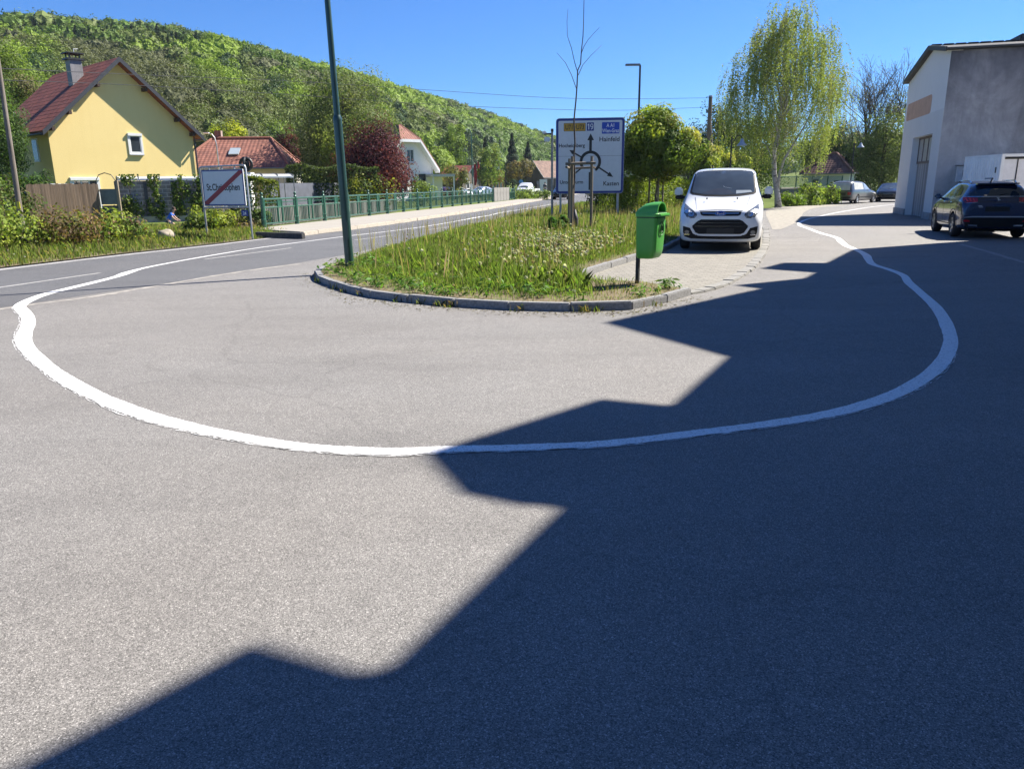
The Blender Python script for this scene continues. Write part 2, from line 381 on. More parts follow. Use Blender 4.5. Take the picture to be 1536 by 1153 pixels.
gm = MB(); bx, by = [-900, -20.2, -11.7, 1100], [-300, 33.5, 38.3, 1150]
for i in range(3):
    for j in range(3):
        if (i, j) != (1, 1): gm.face([(bx[i], by[j], -.03), (bx[i + 1], by[j], -.03), (bx[i + 1], by[j + 1], -.03), (bx[i], by[j + 1], -.03)])
hi_, lo_ = [(-20.2, 33.5, -.03), (-11.7, 33.5, -.03), (-11.7, 38.3, -.03), (-20.2, 38.3, -.03)], [(-19.6, 34.5, -.63), (-12.3, 34.5, -.63), (-12.3, 37.8, -.63), (-19.6, 37.8, -.63)]
for k in range(4): gm.face([hi_[k], hi_[(k + 1) % 4], lo_[(k + 1) % 4], lo_[k]])
gm.face(lo_); struct(gm.build('ground', M_grnd, fixn=False))
struct(MB().box((-15.95, 36.1, -.62), (7.2, 2.2, .03)).build('cycle_path', plain('path_asphalt', (.12, .12, .12), .9, var=.2)))
# asphalt of the lot and side street
far_edge = px([(1146, 313), (1158, 312.5), (1185, 310.5), (1209, 308), (1246, 305.5)])
lot = [(-9.3, 6), (-14, -6), (-14, -25), (60, -25), (60, 75), (36, 78), (28, 70), (24, 61)] + far_edge[::-1] + [(9.6, 30), (8, 20), (2, 11), (-3.4, 13.5), (-4.3, 16.6), (-5.7, 15.2), (-7.6, 11.2)]
lot = [(-13, -25), (60, -25), (60, 78), (40, 78), (29, 70)] + far_edge[::-1] + [(13.0, 46), (9.4, 34), (7.3, 24), (5, 22), (2, 15), (-1, 12.8), (-2.6, 15), (-1.9, 24), (-3.4, 24), (-4.5, 18), (-5.4, 15.9), (-6.3, 14), (-7.3, 11.8), (-9.7, 5.5), (-14, -3)]
sheet('lot_asphalt', lot, 0.0, M_asph)
# main road
farside = [(-22, -20), (-14.5, 6), (-11.35, 16.3), (-10.2, 20.2), (-8.95, 23.6), (-7.3, 28.2), (-6.0, 32.4), (-2.6, 49.2), (4.6, 91.7), (12, 135), (30, 240)]
nearside = [(-16, -22), (-9.4, 6.0), (-7.15, 11.6), (-6.1, 14.0), (-5.2, 15.9), (-3.9, 20), (-2.3, 28), (2.0, 49), (10.0, 80), (12.6, 92), (19.5, 135), (38, 240)]
fs = smooth(farside, 6); ns = smooth(nearside, 6)
road_poly = list(map(tuple, fs)) + list(map(tuple, ns))[::-1]
mb = MB(); nseg = 70
def along(P, n):
    P = np.array([q[:2] for q in P]); s_ = np.r_[0, np.cumsum(np.linalg.norm(np.diff(P, axis=0), axis=1))]; q = np.linspace(0, s_[-1], n); return np.c_[np.interp(q, s_, P[:, 0]), np.interp(q, s_, P[:, 1])]
ff, nn_ = along(fs, nseg), along(ns, nseg)
for i in range(nseg - 1): mb.face([(*ff[i], .002), (*nn_[i], .002), (*nn_[i + 1], .002), (*ff[i + 1], .002)])
o = mb.build('main_road', M_road); struct(o)
for p in o.data.polygons:
    if p.normal.z < 0: p.flip()
# worn pale joint between lot and road, and the edge line on the far side
sm = smooth(px([(-60, 474), (30, 459.5), (130, 446.5), (200, 435), (270, 423), (330, 412.5), (400, 402), (450, 396)]), 8)
ribbon('asphalt_joint', sm, [(.10 + .05 * random.random()) for _ in sm], .003, M_seam, .03)
el = smooth([(-14.3, 6.3)] + px([(0, 404.5), (100, 392.5), (200, 381), (280, 372.5), (330, 367), (400, 358)]) + [(-5.85, 32.4), (-2.45, 49.2), (4.75, 91.7), (12.1, 135)], 8)
ribbon('edge_line', el, .24, .0035, M_worn, .03)
# centre dashes
for i, (a, b) in enumerate([((-40, 437), (150, 409.5)), ((307, 389), (437, 372)), ((532, 360.3), (588, 353)), ((640, 345.2), (683, 339.2)), ((713, 334), (740, 329.7)), ((768, 325), (786, 322.2)), ((800, 318), (815, 315.5))]):
    a, b = px([a, b]); d = np.array(b) - a; ribbon('centre_dash', [np.array(a) + d * k / 6 for k in range(7)], .10, .0035, M_worn if i else M_worn, .012)
# hand-painted wavy white line
WL = [(1420, 301, 0.115), (1330, 308, 0.115), (1270, 316.5, 0.122), (1225, 325.5, 0.122), (1202, 332.5, 0.144), (1200, 338, 0.173), (1213, 343, 0.18), (1230, 349.5, 0.187), (1254, 356.5, 0.187), (1262, 363, 0.194), (1270, 369, 0.187), (1287, 376, 0.173), (1299, 383, 0.187), (1303, 390, 0.173), (1310, 397, 0.158), (1335, 405, 0.151), (1355, 413.5, 0.142), (1363, 424, 0.156), (1378, 437, 0.149), (1400, 457, 0.156), (1413, 474, 0.162), (1421, 491, 0.156), (1426, 510, 0.149), (1421, 530, 0.149), (1408, 549, 0.149), (1388, 566, 0.144), (1358, 584, 0.14), (1320, 600, 0.15), (1270, 615, 0.145), (1200, 629, 0.135), (1120, 640.5, 0.13), (1040, 650.5, 0.126), (960, 660, 0.123), (900, 666, 0.12), (830, 669.5, 0.122), (760, 672, 0.123), (690, 673.5, 0.125), (640, 675.5, 0.135), (600, 677.5, 0.145), (550, 676.5, 0.14), (500, 674, 0.13), (440, 668.5, 0.13), (390, 661, 0.135), (340, 652, 0.14), (290, 641.5, 0.15), (240, 629, 0.16), (190, 613, 0.17), (150, 596, 0.158), (110, 576, 0.167), (75, 553, 0.155), (48, 530, 0.163), (36, 513, 0.178), (37, 500, 0.178), (42, 488, 0.171), (42, 476, 0.171), (34, 466, 0.178), (30, 459, 0.178), (45, 450, 0.192), (70, 441, 0.185), (100, 433.5, 0.187), (140, 424, 0.184), (175, 415, 0.175), (192, 409, 0.221), (215, 402.5, 0.126), (260, 393.5, 0.099), (310, 384.5, 0.093), (380, 373, 0.086), (450, 363.5, 0.086), (520, 354.5, 0.086), (580, 347.5, 0.086), (640, 339.5, 0.093), (684, 332, 0.099), (714, 326.5, 0.199), (735, 323, 0.132), (752, 319, 0.159), (790, 313, 0.106), (830, 306, 0.132)]
pts = smooth([(*G(x, y)[:2], ww) for x, y, ww in WL], 10)
ribbon('painted_line', [p[:2] for p in pts], [max(.055, p[2] * (.93 + .03 * math.sin(i * .37))) for i, p in enumerate(pts)], .0045, M_line, .004)
# ragged brush strokes of the outer edge
strokes = MB()
P2 = [np.array(p[:2]) for p in pts]
for i in range(230, 560):
    if random.random() < .8:
        p = P2[i]; d = P2[min(i + 3, len(P2) - 1)] - P2[i - 3]; d /= np.linalg.norm(d); n = np.array([d[1], -d[0]])
        n = n if n @ (np.array([0, 9]) - p) < 0 else -n
        for _ in range(2):
            q = p + n * (pts[i][2] * .5 + random.uniform(-.010, .022)) + d * random.uniform(-.06, .06); l = random.uniform(.03, .2) * (1 if i % 7 else 1.6); h = random.uniform(.002, .006); sl = random.uniform(-.12, .12)
            e = d * math.cos(sl) + n * math.sin(sl); m = np.array([-e[1], e[0]])
            strokes.face([(*(q - e * l / 2), .0049), (*(q + m * h), .0049), (*(q + e * l / 2), .0049), (*(q - m * h), .0049)])
o = strokes.build('painted_line_edge', M_line, fixn=False); struct(o)
for p in o.data.polygons:
    if p.normal.z < 0: p.flip()
# faint old line at the far right of the lot and tyre scuffs
ribbon('faded_line', smooth(px([(1440, 366), (1490, 380), (1540, 395)]), 6), .14, .003, plain('faded_paint', (.26, .25, .24), .9, var=.3, vs=20), .02)

# ---- the grass island with its granite kerb
k_front = px([(474, 412), (476, 417), (492, 426.5), (520, 436.5), (560, 445.5), (600, 451), (650, 456.5), (700, 460.5), (760, 464), (820, 466), (880, 466), (930, 464.5), (965, 461), (1000, 452), (1032, 442.5)])
k_front = [(-3.75, 15.3)] + k_front[1:]
roadside = [(-3.7, 16.2), (-3.35, 20), (-1.95, 28), (2.35, 49), (8.6, 74)]
bay_in = px([(862, 421), (900, 407.5), (950, 391.5), (1000, 375.5)]) + [(5.6, 24.2), (8.2, 32), (10.6, 40)]
isl = [tuple(p) for p in smooth(k_front, 4)] + px([(1000, 437), (960, 430), (900, 427)]) + [tuple(p) for p in smooth(bay_in, 4)] + [(13.2, 48), (16, 54), (14, 70), (11, 76)] + roadside[::-1]
isl_in = isl
sheet('grass_island', isl, .09, M_soil, .14)
def kerb(name, path, wid, h, z0, mat, L=1.0, lean=0):
    P = along(path, max(2, int(sum(np.linalg.norm(np.diff(np.array([q[:2] for q in path]), axis=0), axis=1)) / L) + 1)); mb = MB()
    for a, b in zip(P, P[1:]):
        d = b - a; l = np.linalg.norm(d); m = (a + b) / 2
        mb.box((m[0] + random.uniform(-.012, .012), m[1] + random.uniform(-.012, .012), z0 + h / 2 + random.uniform(-.008, .008)), (l + .01, wid, h), math.atan2(d[1], d[0]) + random.uniform(-.012, .012), bev=.014)
    return struct(mb.build(name, mat, smooth='auto'))
kerb('kerb', smooth(k_front, 8), .125, .14, -.03, M_kerb, .8)
kerb('bay_kerb', smooth(bay_in, 8), .12, .17, -.03, M_kerb, 1.0)
# paved parking bay
bay_out = px([(1030, 441), (1060, 435.5), (1085, 427), (1108, 414), (1125, 402), (1137, 389), (1145, 376), (1149, 365), (1149, 355)]) + [(9.0, 27), (9.9, 30.5), (11.4, 36), (13.2, 42)]
bo = [tuple(p) for p in smooth(bay_out, 5)]
sheet('paved_bay', [tuple(p) for p in smooth(bay_in, 4)] + bo[::-1] + px([(1000, 437), (960, 430), (900, 427)]), .02, M_paver, .06)
kerb('flush_kerb', bo, .2, .07, -.035, plain('pale_granite', (.22, .215, .20), .85, var=.18, vs=40, bump=.4), .34)
# gravelly pavement beyond the bay up to the birch
gv = [tuple(p) for p in smooth([(9.3, 27.2), (11.1, 33), (13.6, 41), (16.3, 48.5), (19, 53), (22.5, 55.5)], 4)]
gi = [tuple(p) for p in smooth([(9.6, 27.2), (12.4, 33), (15.6, 41), (18.6, 47.5), (21, 51), (23.3, 53.2)], 4)]
sheet('gravel_strip', gv + gi[::-1], .006, plain('pale_gravel', (.27, .25, .21), .95, var=.3, vs=5))
# raised footpath on the far side of the road
fo = smooth([(-7.35, 26.9), (-6.9, 28.6), (-5.7, 33), (-2.3, 49.4), (4.9, 91.9), (12.4, 135.2), (30, 240)], 6)
fi = smooth([(-9.9, 29.3), (-9.35, 31.5), (-8.3, 37.2), (-5.5, 50.4), (1.6, 85), (9.4, 135), (27, 240)], 6)
sheet('footpath', [tuple(p) for p in fo] + [tuple(p) for p in fi][::-1], .15, M_conc, .2)
kerb('footpath_kerb', [np.array(p) + (.07, 0) for p in fo[:40]], .14, .15, -.01, plain('worn_kerb', (.4, .36, .3), .9, var=.25, vs=20), 1.0)
kerb('footpath_end_kerb', px([(386, 356), (456, 358.5)], 0), .16, .24, -.06, M_darkstone, 3)

# ---- hill and low far hills
SKY = [(-420, 4), (-200, 12), (0, 22), (60, 20), (110, 27), (170, 31), (250, 36), (330, 48), (400, 66), (470, 86), (540, 103), (600, 124), (660, 141), (720, 160), (800, 190), (850, 205), (930, 216), (1010, 220), (1100, 222), (1200, 212), (1260, 200), (1320, 196), (1420, 206), (1600, 215), (1800, 220)]
CR = [(-420, 190), (0, 215), (250, 245), (440, 275), (600, 330), (720, 390), (800, 440), (930, 520), (1200, 520), (1800, 420)]
BS = [(-420, 66), (0, 72), (250, 84), (440, 98), (560, 118), (640, 150), (720, 200), (800, 270), (930, 380), (1200, 340), (1800, 260)]
def itp(T, x): return np.interp(x, [p[0] for p in T], [p[1] for p in T])
TREE_H = 8.0
def hill_pt(xp, t):
    yc = itp(CR, xp); yb = itp(BS, xp); c_ = A(xp, itp(SKY, xp), yc); zc = max(1.0, c_.z - 10.0)
    Y = yb + (yc - yb) * t; k = c_.x / c_.y
    if t <= 1: z = zc * (t ** .85) * (1 + .10 * math.sin(t * 7 + xp * .011) * t * (1 - t) * 2)
    else: z = zc * (1 - (t - 1) * .9)
    return (k * Y, Y, z)
xs = np.linspace(-420, 1800, 112); ts = [0, .08, .16, .25, .35, .45, .55, .65, .75, .85, .93, 1, 1.08, 1.3, 1.7]
V = [hill_pt(x_, t_) for x_ in xs for t_ in ts]; V = [(a, b, c_ - .1 if i % len(ts) else -.6) for i, (a, b, c_) in enumerate(V)]; nt_ = len(ts)
Fc = [[i * nt_ + j, (i + 1) * nt_ + j, (i + 1) * nt_ + j + 1, i * nt_ + j + 1] for i in range(len(xs) - 1) for j in range(nt_ - 1)]
mb = MB(); mb.v = V; mb.f = Fc; mb.mi = [0] * len(Fc); struct(mb.build('hill', M_grnd, smooth=True))

M_wood = leafmat('wood_leaves', .25, .6, (1, 1, 1), .15)
def ico(sub):
    bm = bmesh.new(); bmesh.ops.create_icosphere(bm, subdivisions=sub, radius=1); bm.verts.ensure_lookup_table(); V = np.array([v.co[:] for v in bm.verts]); Fi = np.array([[v.index for v in f.verts] for f in bm.faces]); bm.free(); return V, Fi
ICO = {2: ico(2), 3: ico(3), 4: ico(4)}
def crown_solid(kind, sub):
    """lumpy closed crown as triangles (F,3,3), roughly unit radius"""
    V, Fi = ICO[sub]; ph = RNG.uniform(0, 6.28, 9)
    if kind == 'conifer':
        z = (V[:, 2] + 1) / 2; r = (1 - z) ** .8 * (.95 + .22 * np.sin(z * 22 + ph[0]) + .12 * np.sin(5 * np.arctan2(V[:, 1], V[:, 0]) + ph[1]) + RNG.normal(size=len(V)) * .10); q = np.hypot(V[:, 0], V[:, 1]) + 1e-6
        W = np.c_[V[:, 0] / q * r * np.minimum(1, q * 3), V[:, 1] / q * r * np.minimum(1, q * 3), z * 2.2 - .8]
    else:
        d = 1 + .16 * np.sin(V[:, 0] * 3.1 + ph[0]) * np.sin(V[:, 1] * 3.3 + ph[1]) + .13 * np.sin(V[:, 0] * 6.1 + V[:, 2] * 5 + ph[2]) * np.sin(V[:, 1] * 6.7 + V[:, 2] * 4 + ph[3]) + .07 * np.sin(V @ np.array([11, 9, 12]) + ph[4]) + RNG.normal(size=len(V)) * .05
        W = V * d[:, None]; W[:, 2] = np.where(W[:, 2] < 0, W[:, 2] * .8, W[:, 2])
    return W[Fi]
def wood(name, label, n_trees, xr, tr, size, colfn, near=150, cardn=230, minsub=2):
    T = {(k, q): [crown_solid(k, q) for _ in range(6)] for k in ('broad', 'conifer') for q in (2, 3, 4)}; Tr, Cc, Pc, Nc, Sc, Ccc = [], [], [], [], [], []
    for _ in range(n_trees):
        xp = random.uniform(*xr); t_ = random.uniform(*tr)
        if random.random() > (itp(BS, xp) + (itp(CR, xp) - itp(BS, xp)) * t_) / itp(CR, xp) + .12: continue
        kind, col, sz = colfn(xp, t_); p = np.array(hill_pt(xp, t_)); dd = math.hypot(p[0], p[1]); q = 3 if dd < 160 else (4 if dd < 210 else 3 if dd < 270 else minsub)
        s_ = size * sz * random.choice([.6, .8, .8, 1, 1, 1.25, 1.5]) * random.uniform(.85, 1.15); W = random.choice(T[(kind, q)]); a = random.uniform(0, 6.28); R = np.array([[math.cos(a), -math.sin(a), 0], [math.sin(a), math.cos(a), 0], [0, 0, 1]])
        hgt = TREE_H * random.uniform(.75, 1.1) * (.6 + .4 * sz); sc = np.array([s_ * .62, s_ * .62, hgt * .5]) if kind == 'conifer' else np.array([s_, s_, s_ * random.uniform(.85, 1.15)]); off = p + np.array([0, 0, hgt * .42 if kind == 'conifer' else hgt - s_ * .8])
        q3 = (W @ R.T) * sc * (.62 if dd < 160 else .82) + off; c0 = np.array(col) * random.uniform(.87, 1.13); n = len(q3); Tr.append(q3.reshape(-1, 3)); Cc.append(np.clip(c0[None] * (1 + RNG.normal(size=(n, 1)) * .14), .004, 1))
        m = int(cardn * (6.0 if dd < 160 else (2.0 if dd < 230 else .8)) * max(.5, (s_ / size) ** 1.5)); k = RNG.integers(0, n, m); cen = (q3[k] * RNG.dirichlet((1, 1, 1), m)[:, :, None]).sum(1); nr = cen - off; nr /= np.linalg.norm(nr, axis=1, keepdims=True); sz_ = max(.24, .0034 * dd); Pc.append(cen + nr * (RNG.random((m, 1)) ** 1.2 * (.46 if dd < 160 else .26) - .03) * s_); Nc.append(nr); Sc.append(sz_ * RNG.uniform(.6, 1.3, m)); Ccc.append(np.clip(c0[None] * (1 + RNG.normal(size=(m, 1)) * .16), .004, 1))
    A_, B_ = np.concatenate(Tr), np.concatenate(Pc); S_ = np.concatenate(Sc)
    n = np.concatenate(Nc) + RNG.normal(size=B_.shape) * .5; n /= np.linalg.norm(n, axis=1, keepdims=True); r = RNG.normal(size=B_.shape); u = np.cross(n, r); u /= np.linalg.norm(u, axis=1, keepdims=True); v = np.cross(n, u); h = S_[:, None] * .5
    V3 = np.stack([B_ - u * h, B_ + v * h * .7, B_ + u * h * .9 - v * h * .2], 1).reshape(-1, 3)
    return tag(quadmesh(name, np.concatenate([A_, V3]), np.concatenate(Cc + Ccc), M_wood, k=3), label, 'wood', None, 'stuff')
YG = (.185, .27, .032); MG = (.11, .18, .034); DG = (.05, .09, .032); BR = (.112, .125, .058); OL = (.125, .165, .045); CF = (.036, .07, .042)
def hillcol(xp, t_):
    n1 = math.sin(xp * .021 + 3 * t_) + math.sin(xp * .047 - 5 * t_ + 1.3) * .7 + math.sin(xp * .011 + 9 * t_ + .5) * .6; r = random.random(); q = n1 + random.gauss(0, .5)
    if t_ > .86 and xp < 330: return ('broad', MG if r < .45 else (DG if r < .85 else OL), 1.25)
    if 10 < xp < 310 and .52 < t_ < .88: return ('conifer', CF if r < .5 else (.055, .095, .045), 1) if r < .62 else ('broad', OL if r < .8 else MG, .9)
    if xp > 690 and t_ < .55: return ('conifer', CF, 1.2) if r < .2 else ('broad', MG if q < .3 else (DG if q < .9 else OL), 1.15)
    if t_ < .46 and xp < 760: return ('broad', BR if q < .1 else (OL if q < 1.0 else (YG if r < .6 else DG)), .95) if r < .92 else ('conifer', CF, .9)
    if xp > 290 and t_ >= .46: return ('broad', YG if q > -.55 else (MG if q > -1.1 else OL), 1.05) if r < .96 else ('broad', DG, 1.1)
    return ('broad', YG if q > .4 else (OL if q > -.3 else BR), 1)
wood('hill_forest', 'mixed spring wood covering the hill behind the village, bright green, brown and conifer dark patches', 7600, (-260, 905), (.01, 1.02), 2.55, hillcol)
wood('far_wood', 'low far wood along the horizon behind the right hand trees', 520, (880, 1560), (.3, 1.02), 6, lambda x_, t_: ('broad', random.choice([MG, DG, OL, MG]), 1.05))

# the air: a very thin even haze that softens the far hill
hz = MB().box((100, 425, 33), (2010, 1460, 69)).build('haze', None); hz['kind'] = 'stuff'; hz.display_type = 'WIRE'
m = bpy.data.materials.new('haze_air'); m.use_nodes = True; tn_ = m.node_tree; tn_.nodes.remove(tn_.nodes['Principled BSDF']); pv = tn_.nodes.new('ShaderNodeVolumePrincipled'); pv.inputs['Color'].default_value = (.8, .88, 1, 1); pv.inputs['Density'].default_value = HAZE; pv.inputs['Anisotropy'].default_value = .2
tn_.links.new(pv.outputs[0], tn_.nodes['Material Output'].inputs['Volume']); hz.data.materials.clear(); hz.data.materials.append(m)
# ================================================================== VEGETATION
M_grass = leafmat('grass_blades', .45, .6, (1, 1, 1), .2)
M_leaf = leafmat('leaves', .42, .6, (1.5, 1.5, 1.4), .15)
M_bark = bark('bark', (.05, .04, .03), (.14, .115, .09)); M_barkd = bark('dark_bark', (.025, .02, .016), (.08, .065, .05))
def inpoly(P, poly):
    x, y = P[:, 0], P[:, 1]; r = np.zeros(len(P), bool); n = len(poly)
    for i in range(n):
        (x0, y0), (x1, y1) = poly[i][:2], poly[i - 1][:2]
        c_ = ((y0 > y) != (y1 > y)) & (x < (x1 - x0) * (y - y0) / (y1 - y0 + 1e-12) + x0); r ^= c_
    return r
def scatter(poly, n, keep=None):
    q = np.array([p[:2] for p in poly]); lo, hi = q.min(0), q.max(0); P = RNG.random((n, 2)) * (hi - lo) + lo; P = P[inpoly(P, poly)]
    return P[keep(P)] if keep is not None else P
def blades(name, P, h, wid, z, cols, label, cat='grass', lean=.6):
    N = len(P); h = np.broadcast_to(h, (N,)); a = RNG.uniform(0, 6.283, N); d = np.c_[np.cos(a), np.sin(a)]; s_ = np.c_[-d[:, 1], d[:, 0]]
    L = (lean * RNG.random(N) ** 1.5 * h)[:, None]; wv = np.broadcast_to(wid, (N,))[:, None] / 2; V = np.zeros((N, 5, 3))
    V[:, 0, :2] = P + s_ * wv; V[:, 1, :2] = P - s_ * wv; m = P + d * L * .35
    V[:, 2, :2] = m - s_ * wv * .8; V[:, 3, :2] = P + d * L; V[:, 4, :2] = m + s_ * wv * .8
    V[:, 0, 2] = V[:, 1, 2] = z; V[:, 2, 2] = V[:, 4, 2] = z + h * .55; V[:, 3, 2] = z + h * (1 - .25 * (L[:, 0] / h))
    o = quadmesh(name, V.reshape(-1, 3), cols, M_grass, k=5)
    return tag(o, label, cat, None, 'stuff')
kf = np.array([q[:2] for q in smooth(k_front, 8)])
def dist_to(P, path):
    path = np.array([q[:2] for q in path]); return np.min(np.linalg.norm(P[:, None] - path[None], axis=2), axis=1)
bi = smooth(bay_in, 8); rs_ = smooth(roadside, 12)
def lowfreq(P, s_, ph): return np.sin(P[:, 0] * s_ + ph) * np.sin(P[:, 1] * s_ * .8 + ph * 1.7) + .6 * np.sin(P[:, 0] * s_ * 2.3 + P[:, 1] * s_ * 1.9 + ph)
def isl_density(P): return RNG.random(len(P)) < np.clip(22.0 / np.maximum(P[:, 1], 12), .18, 1) ** 1.6
P = scatter(isl, 1050000, isl_density); P = P[P[:, 1] < 64]
dk = dist_to(P, kf); db = dist_to(P, bi); dr = dist_to(P, rs_); edge = np.minimum(np.minimum(dk * .75, db * 1.1), dr * 1.0 + .12)
near_bin = np.hypot(P[:, 0] - 2.2, P[:, 1] - 12.3); edge = np.minimum(edge, np.where((P[:, 0] > 1.2) & (P[:, 1] < 13.9), np.maximum(.05, dk * .25), 9))
keep = RNG.random(len(P)) < np.clip(edge * 1.5 - .05, np.where((P[:, 0] > 1.0) & (P[:, 1] < 14.1), .5, .16), 1); P = P[keep]; edge = edge[keep]
pf = lowfreq(P, 1.3, .7)
h = np.clip(.04 + edge * .175, .04, .29) * RNG.uniform(.45, 1.15, len(P)) * (1 + .22 * pf)
h = np.maximum(h, .03); far = np.clip(P[:, 1] / 15, 1, 3.2)
wgt = RNG.random(len(P)); cols = palette(len(P), [(.15, .23, .05), (.195, .28, .065), (.105, .175, .035), (.29, .28, .13)], .2, [.40, .35, .16, .09])
dry = edge < .3; cols[dry] = np.where(RNG.random((dry.sum(), 1)) < .55, palette(dry.sum(), [(.2, .16, .075), (.15, .13, .06)], .2), cols[dry])
blades('tall_grass', P, h, .006 * far, .085, cols, 'tall unmown spring grass growing all over the kerbed traffic island')
# seed-head stalks sticking out of the grass
P = scatter(isl, 22000, lambda P: (P[:, 1] < 46) & (RNG.random(len(P)) < .6)); dk = dist_to(P, kf); P = P[(dk > .9) & (dist_to(P, bi) > .35)]; P = P[~((P[:, 0] > 1) & (P[:, 1] < 13.9))]
blades('grass_stalks', P, RNG.uniform(.4, .72, len(P)), .007 * np.clip(P[:, 1] / 14, 1, 3), .085, palette(len(P), [(.30, .28, .15), (.2, .22, .09), (.26, .2, .13)], .2), 'thin pale seed stalks rising above the grass of the traffic island', lean=.2)
# broad leaves low down along the kerb (dandelion and dock)
P = scatter(isl, 30000); dk = dist_to(P, kf); P = P[(dk > .12) & (dk < 1.7) & (RNG.random(len(P)) < np.clip(1.3 - dk * .55, .15, 1)) & ((P[:, 0] < .9) | (dk < .4)) & (lowfreq(P, 2.1, .3) > -.35)]
C = np.repeat(P, 9, 0); n = len(C); a = RNG.uniform(0, 6.28, n); r = RNG.uniform(.02, .13, n)
Q = np.c_[C + np.c_[np.cos(a), np.sin(a)] * r[:, None], .09 + RNG.uniform(.02, .15, n)]
o = cards('broadleaf_weeds', Q, RNG.uniform(.08, .17, n), palette(n, [(.075, .18, .03), (.11, .22, .04), (.15, .2, .06)], .2), M_grass, nrm=np.c_[np.cos(a) * .6, np.sin(a) * .6, np.ones(n)], aspect=.28, jitter=.4)
tag(o, 'broad leaved dandelion and dock weeds along the granite kerb', 'weeds', None, 'stuff')
# white dandelion clocks and daisies
def heads(name, P, z, r, cols, label):
    N = len(P); k = 6; Q = np.repeat(np.c_[P, z], k, 0); return tag(cards(name, Q, np.repeat(r, k) * 2, np.repeat(cols, k, 0), M_grass, aspect=1, jitter=1), label, 'flowers', None, 'stuff')
P = scatter(isl, 90000); dk = dist_to(P, kf)
cen = np.exp(-(((P[:, 0] - 1.3) / 1.15) ** 2 + ((P[:, 1] - 16.5) / 4.2) ** 2)); pr = .8 * cen + .01; P = P[(RNG.random(len(P)) < pr) & (dk > .35) & (P[:, 1] < 40) & ~((P[:, 0] > .9) & (P[:, 1] < 14.2)) & (dist_to(P, bi) > .25)]
n = len(P); heads('dandelion_clocks', P, .1 + np.clip(dist_to(P, kf) * .3, .08, .36) * RNG.uniform(.6, 1.1, n), RNG.uniform(.02, .036, n), palette(n, [(.62, .62, .58), (.5, .5, .44), (.42, .36, .28)], .1), 'white dandelion seed heads scattered through the island grass')
# little weeds in the kerb joint
P = np.array([p for p in along(kf, 150)]); P = P[RNG.random(len(P)) < .12]; C = np.repeat(P, 14, 0) + RNG.normal(size=(len(P) * 14, 2)) * .045; C[:, 1] -= .1
o = blades('joint_weeds', C, RNG.uniform(.03, .13, len(C)), .014, .0, palette(len(C), [(.10, .15, .035), (.14, .16, .05), (.17, .12, .07)], .2), 'small weeds growing from the joint below the kerb', lean=.9)

P = kf[RNG.integers(0, len(kf), 1500)] + RNG.normal(size=(1500, 2)) * [.25, .10]; P[:, 1] -= .14 + np.abs(RNG.normal(size=1500)) * .16
Q = np.c_[P, np.full(len(P), .006)]; tag(cards('grit', Q, RNG.uniform(.012, .04, len(P)), palette(len(P), [(.16, .14, .11), (.09, .07, .05), (.22, .2, .17), (.14, .13, .06)], .2), M_grass, nrm=np.tile([0, 0, 1], (len(P), 1)), aspect=.8, jitter=.2), 'loose grit and dry leaf bits gathered along the kerb of the island', 'grit', None, 'stuff')
# far verge beyond the road
verge = [(-30, -2), (-17, -2), (-14.9, 5.5)] + [(p[0] - .25, p[1]) for p in map(tuple, farside[2:6])] + [(-9.5, 29.2), (-10.4, 33), (-20.5, 33), (-40, 34), (-45, 20)]
sheet('verge', [(p[0], p[1]) for p in verge], .002, M_soil)
fl = np.array([(p[0] - .3, p[1]) for p in farside]); fl = along(smooth(fl, 8), 160)
P = scatter(verge, 300000, lambda P: (P[:, 1] < 36) & (P[:, 1] > 9)); d = dist_to(P, fl); P = P[RNG.random(len(P)) < np.clip(1.15 - d * .10, .25, 1)]; d = dist_to(P, fl)
h = np.clip(.04 + d * .16, .05, .30) * RNG.uniform(.5, 1.2, len(P))
blades('verge_grass', P, h, .02, .0, palette(len(P), [(.14, .21, .045), (.19, .24, .06), (.10, .15, .03), (.26, .23, .11)], .2), 'grass on the verge along the far edge of the main road')
P = scatter(verge, 3000, lambda P: (P[:, 1] < 32) & (P[:, 1] > 12)); d = dist_to(P, fl); P = P[(d > .5) & (d < 3)]
heads('verge_daisies', P, np.clip(dist_to(P, fl) * .2, .1, .45), np.full(len(P), .02), palette(len(P), [(.6, .6, .55), (.6, .5, .1)], .1), 'white and yellow flowers dotting the roadside verge')

def bush(name, label, loc, r, h, cols, n, size, w_=None, group=None, cat='bush', aspect=.6, mat=None, trunk=True, stems=0):
    root = thing(name, label, cat, loc, 0, group)
    se = max(.08, .0038 * math.hypot(loc[0], loc[1])); nq = max(1, (size / se) ** 2) * .85; size = min(size, se); pc = int(45 * max(1, nq))
    P, N_, k, C = crown_pts((0, 0, h * .5), (r[0], r[1], h * .52), max(14, n // 45), pc, min(r[0], h) * .19, .45, -1); P[:, 2] = np.abs(P[:, 2])
    cc = palette(len(C), cols, .25, w_)[k]; cc = np.clip(cc * (1 + RNG.normal(size=(len(P), 1)) * .25), .003, 1)
    cards('crown', P, size * RNG.uniform(.6, 1.4, len(P)), cc, mat or M_leaf, root, N_, aspect, .8)
    mb = MB()
    for i in range(7): 
        e = Vector(C[random.randrange(len(C))]); mb.tube([(e.x * .15, e.y * .15, 0), (e.x * .5, e.y * .5, e.z * .6), e], [.03, .02, .006], 5)
    mb.build('stem', M_bark, root); return root
YB = [(.125, .17, .03), (.16, .19, .035), (.06, .10, .02), (.16, .11, .06), (.09, .06, .04)]
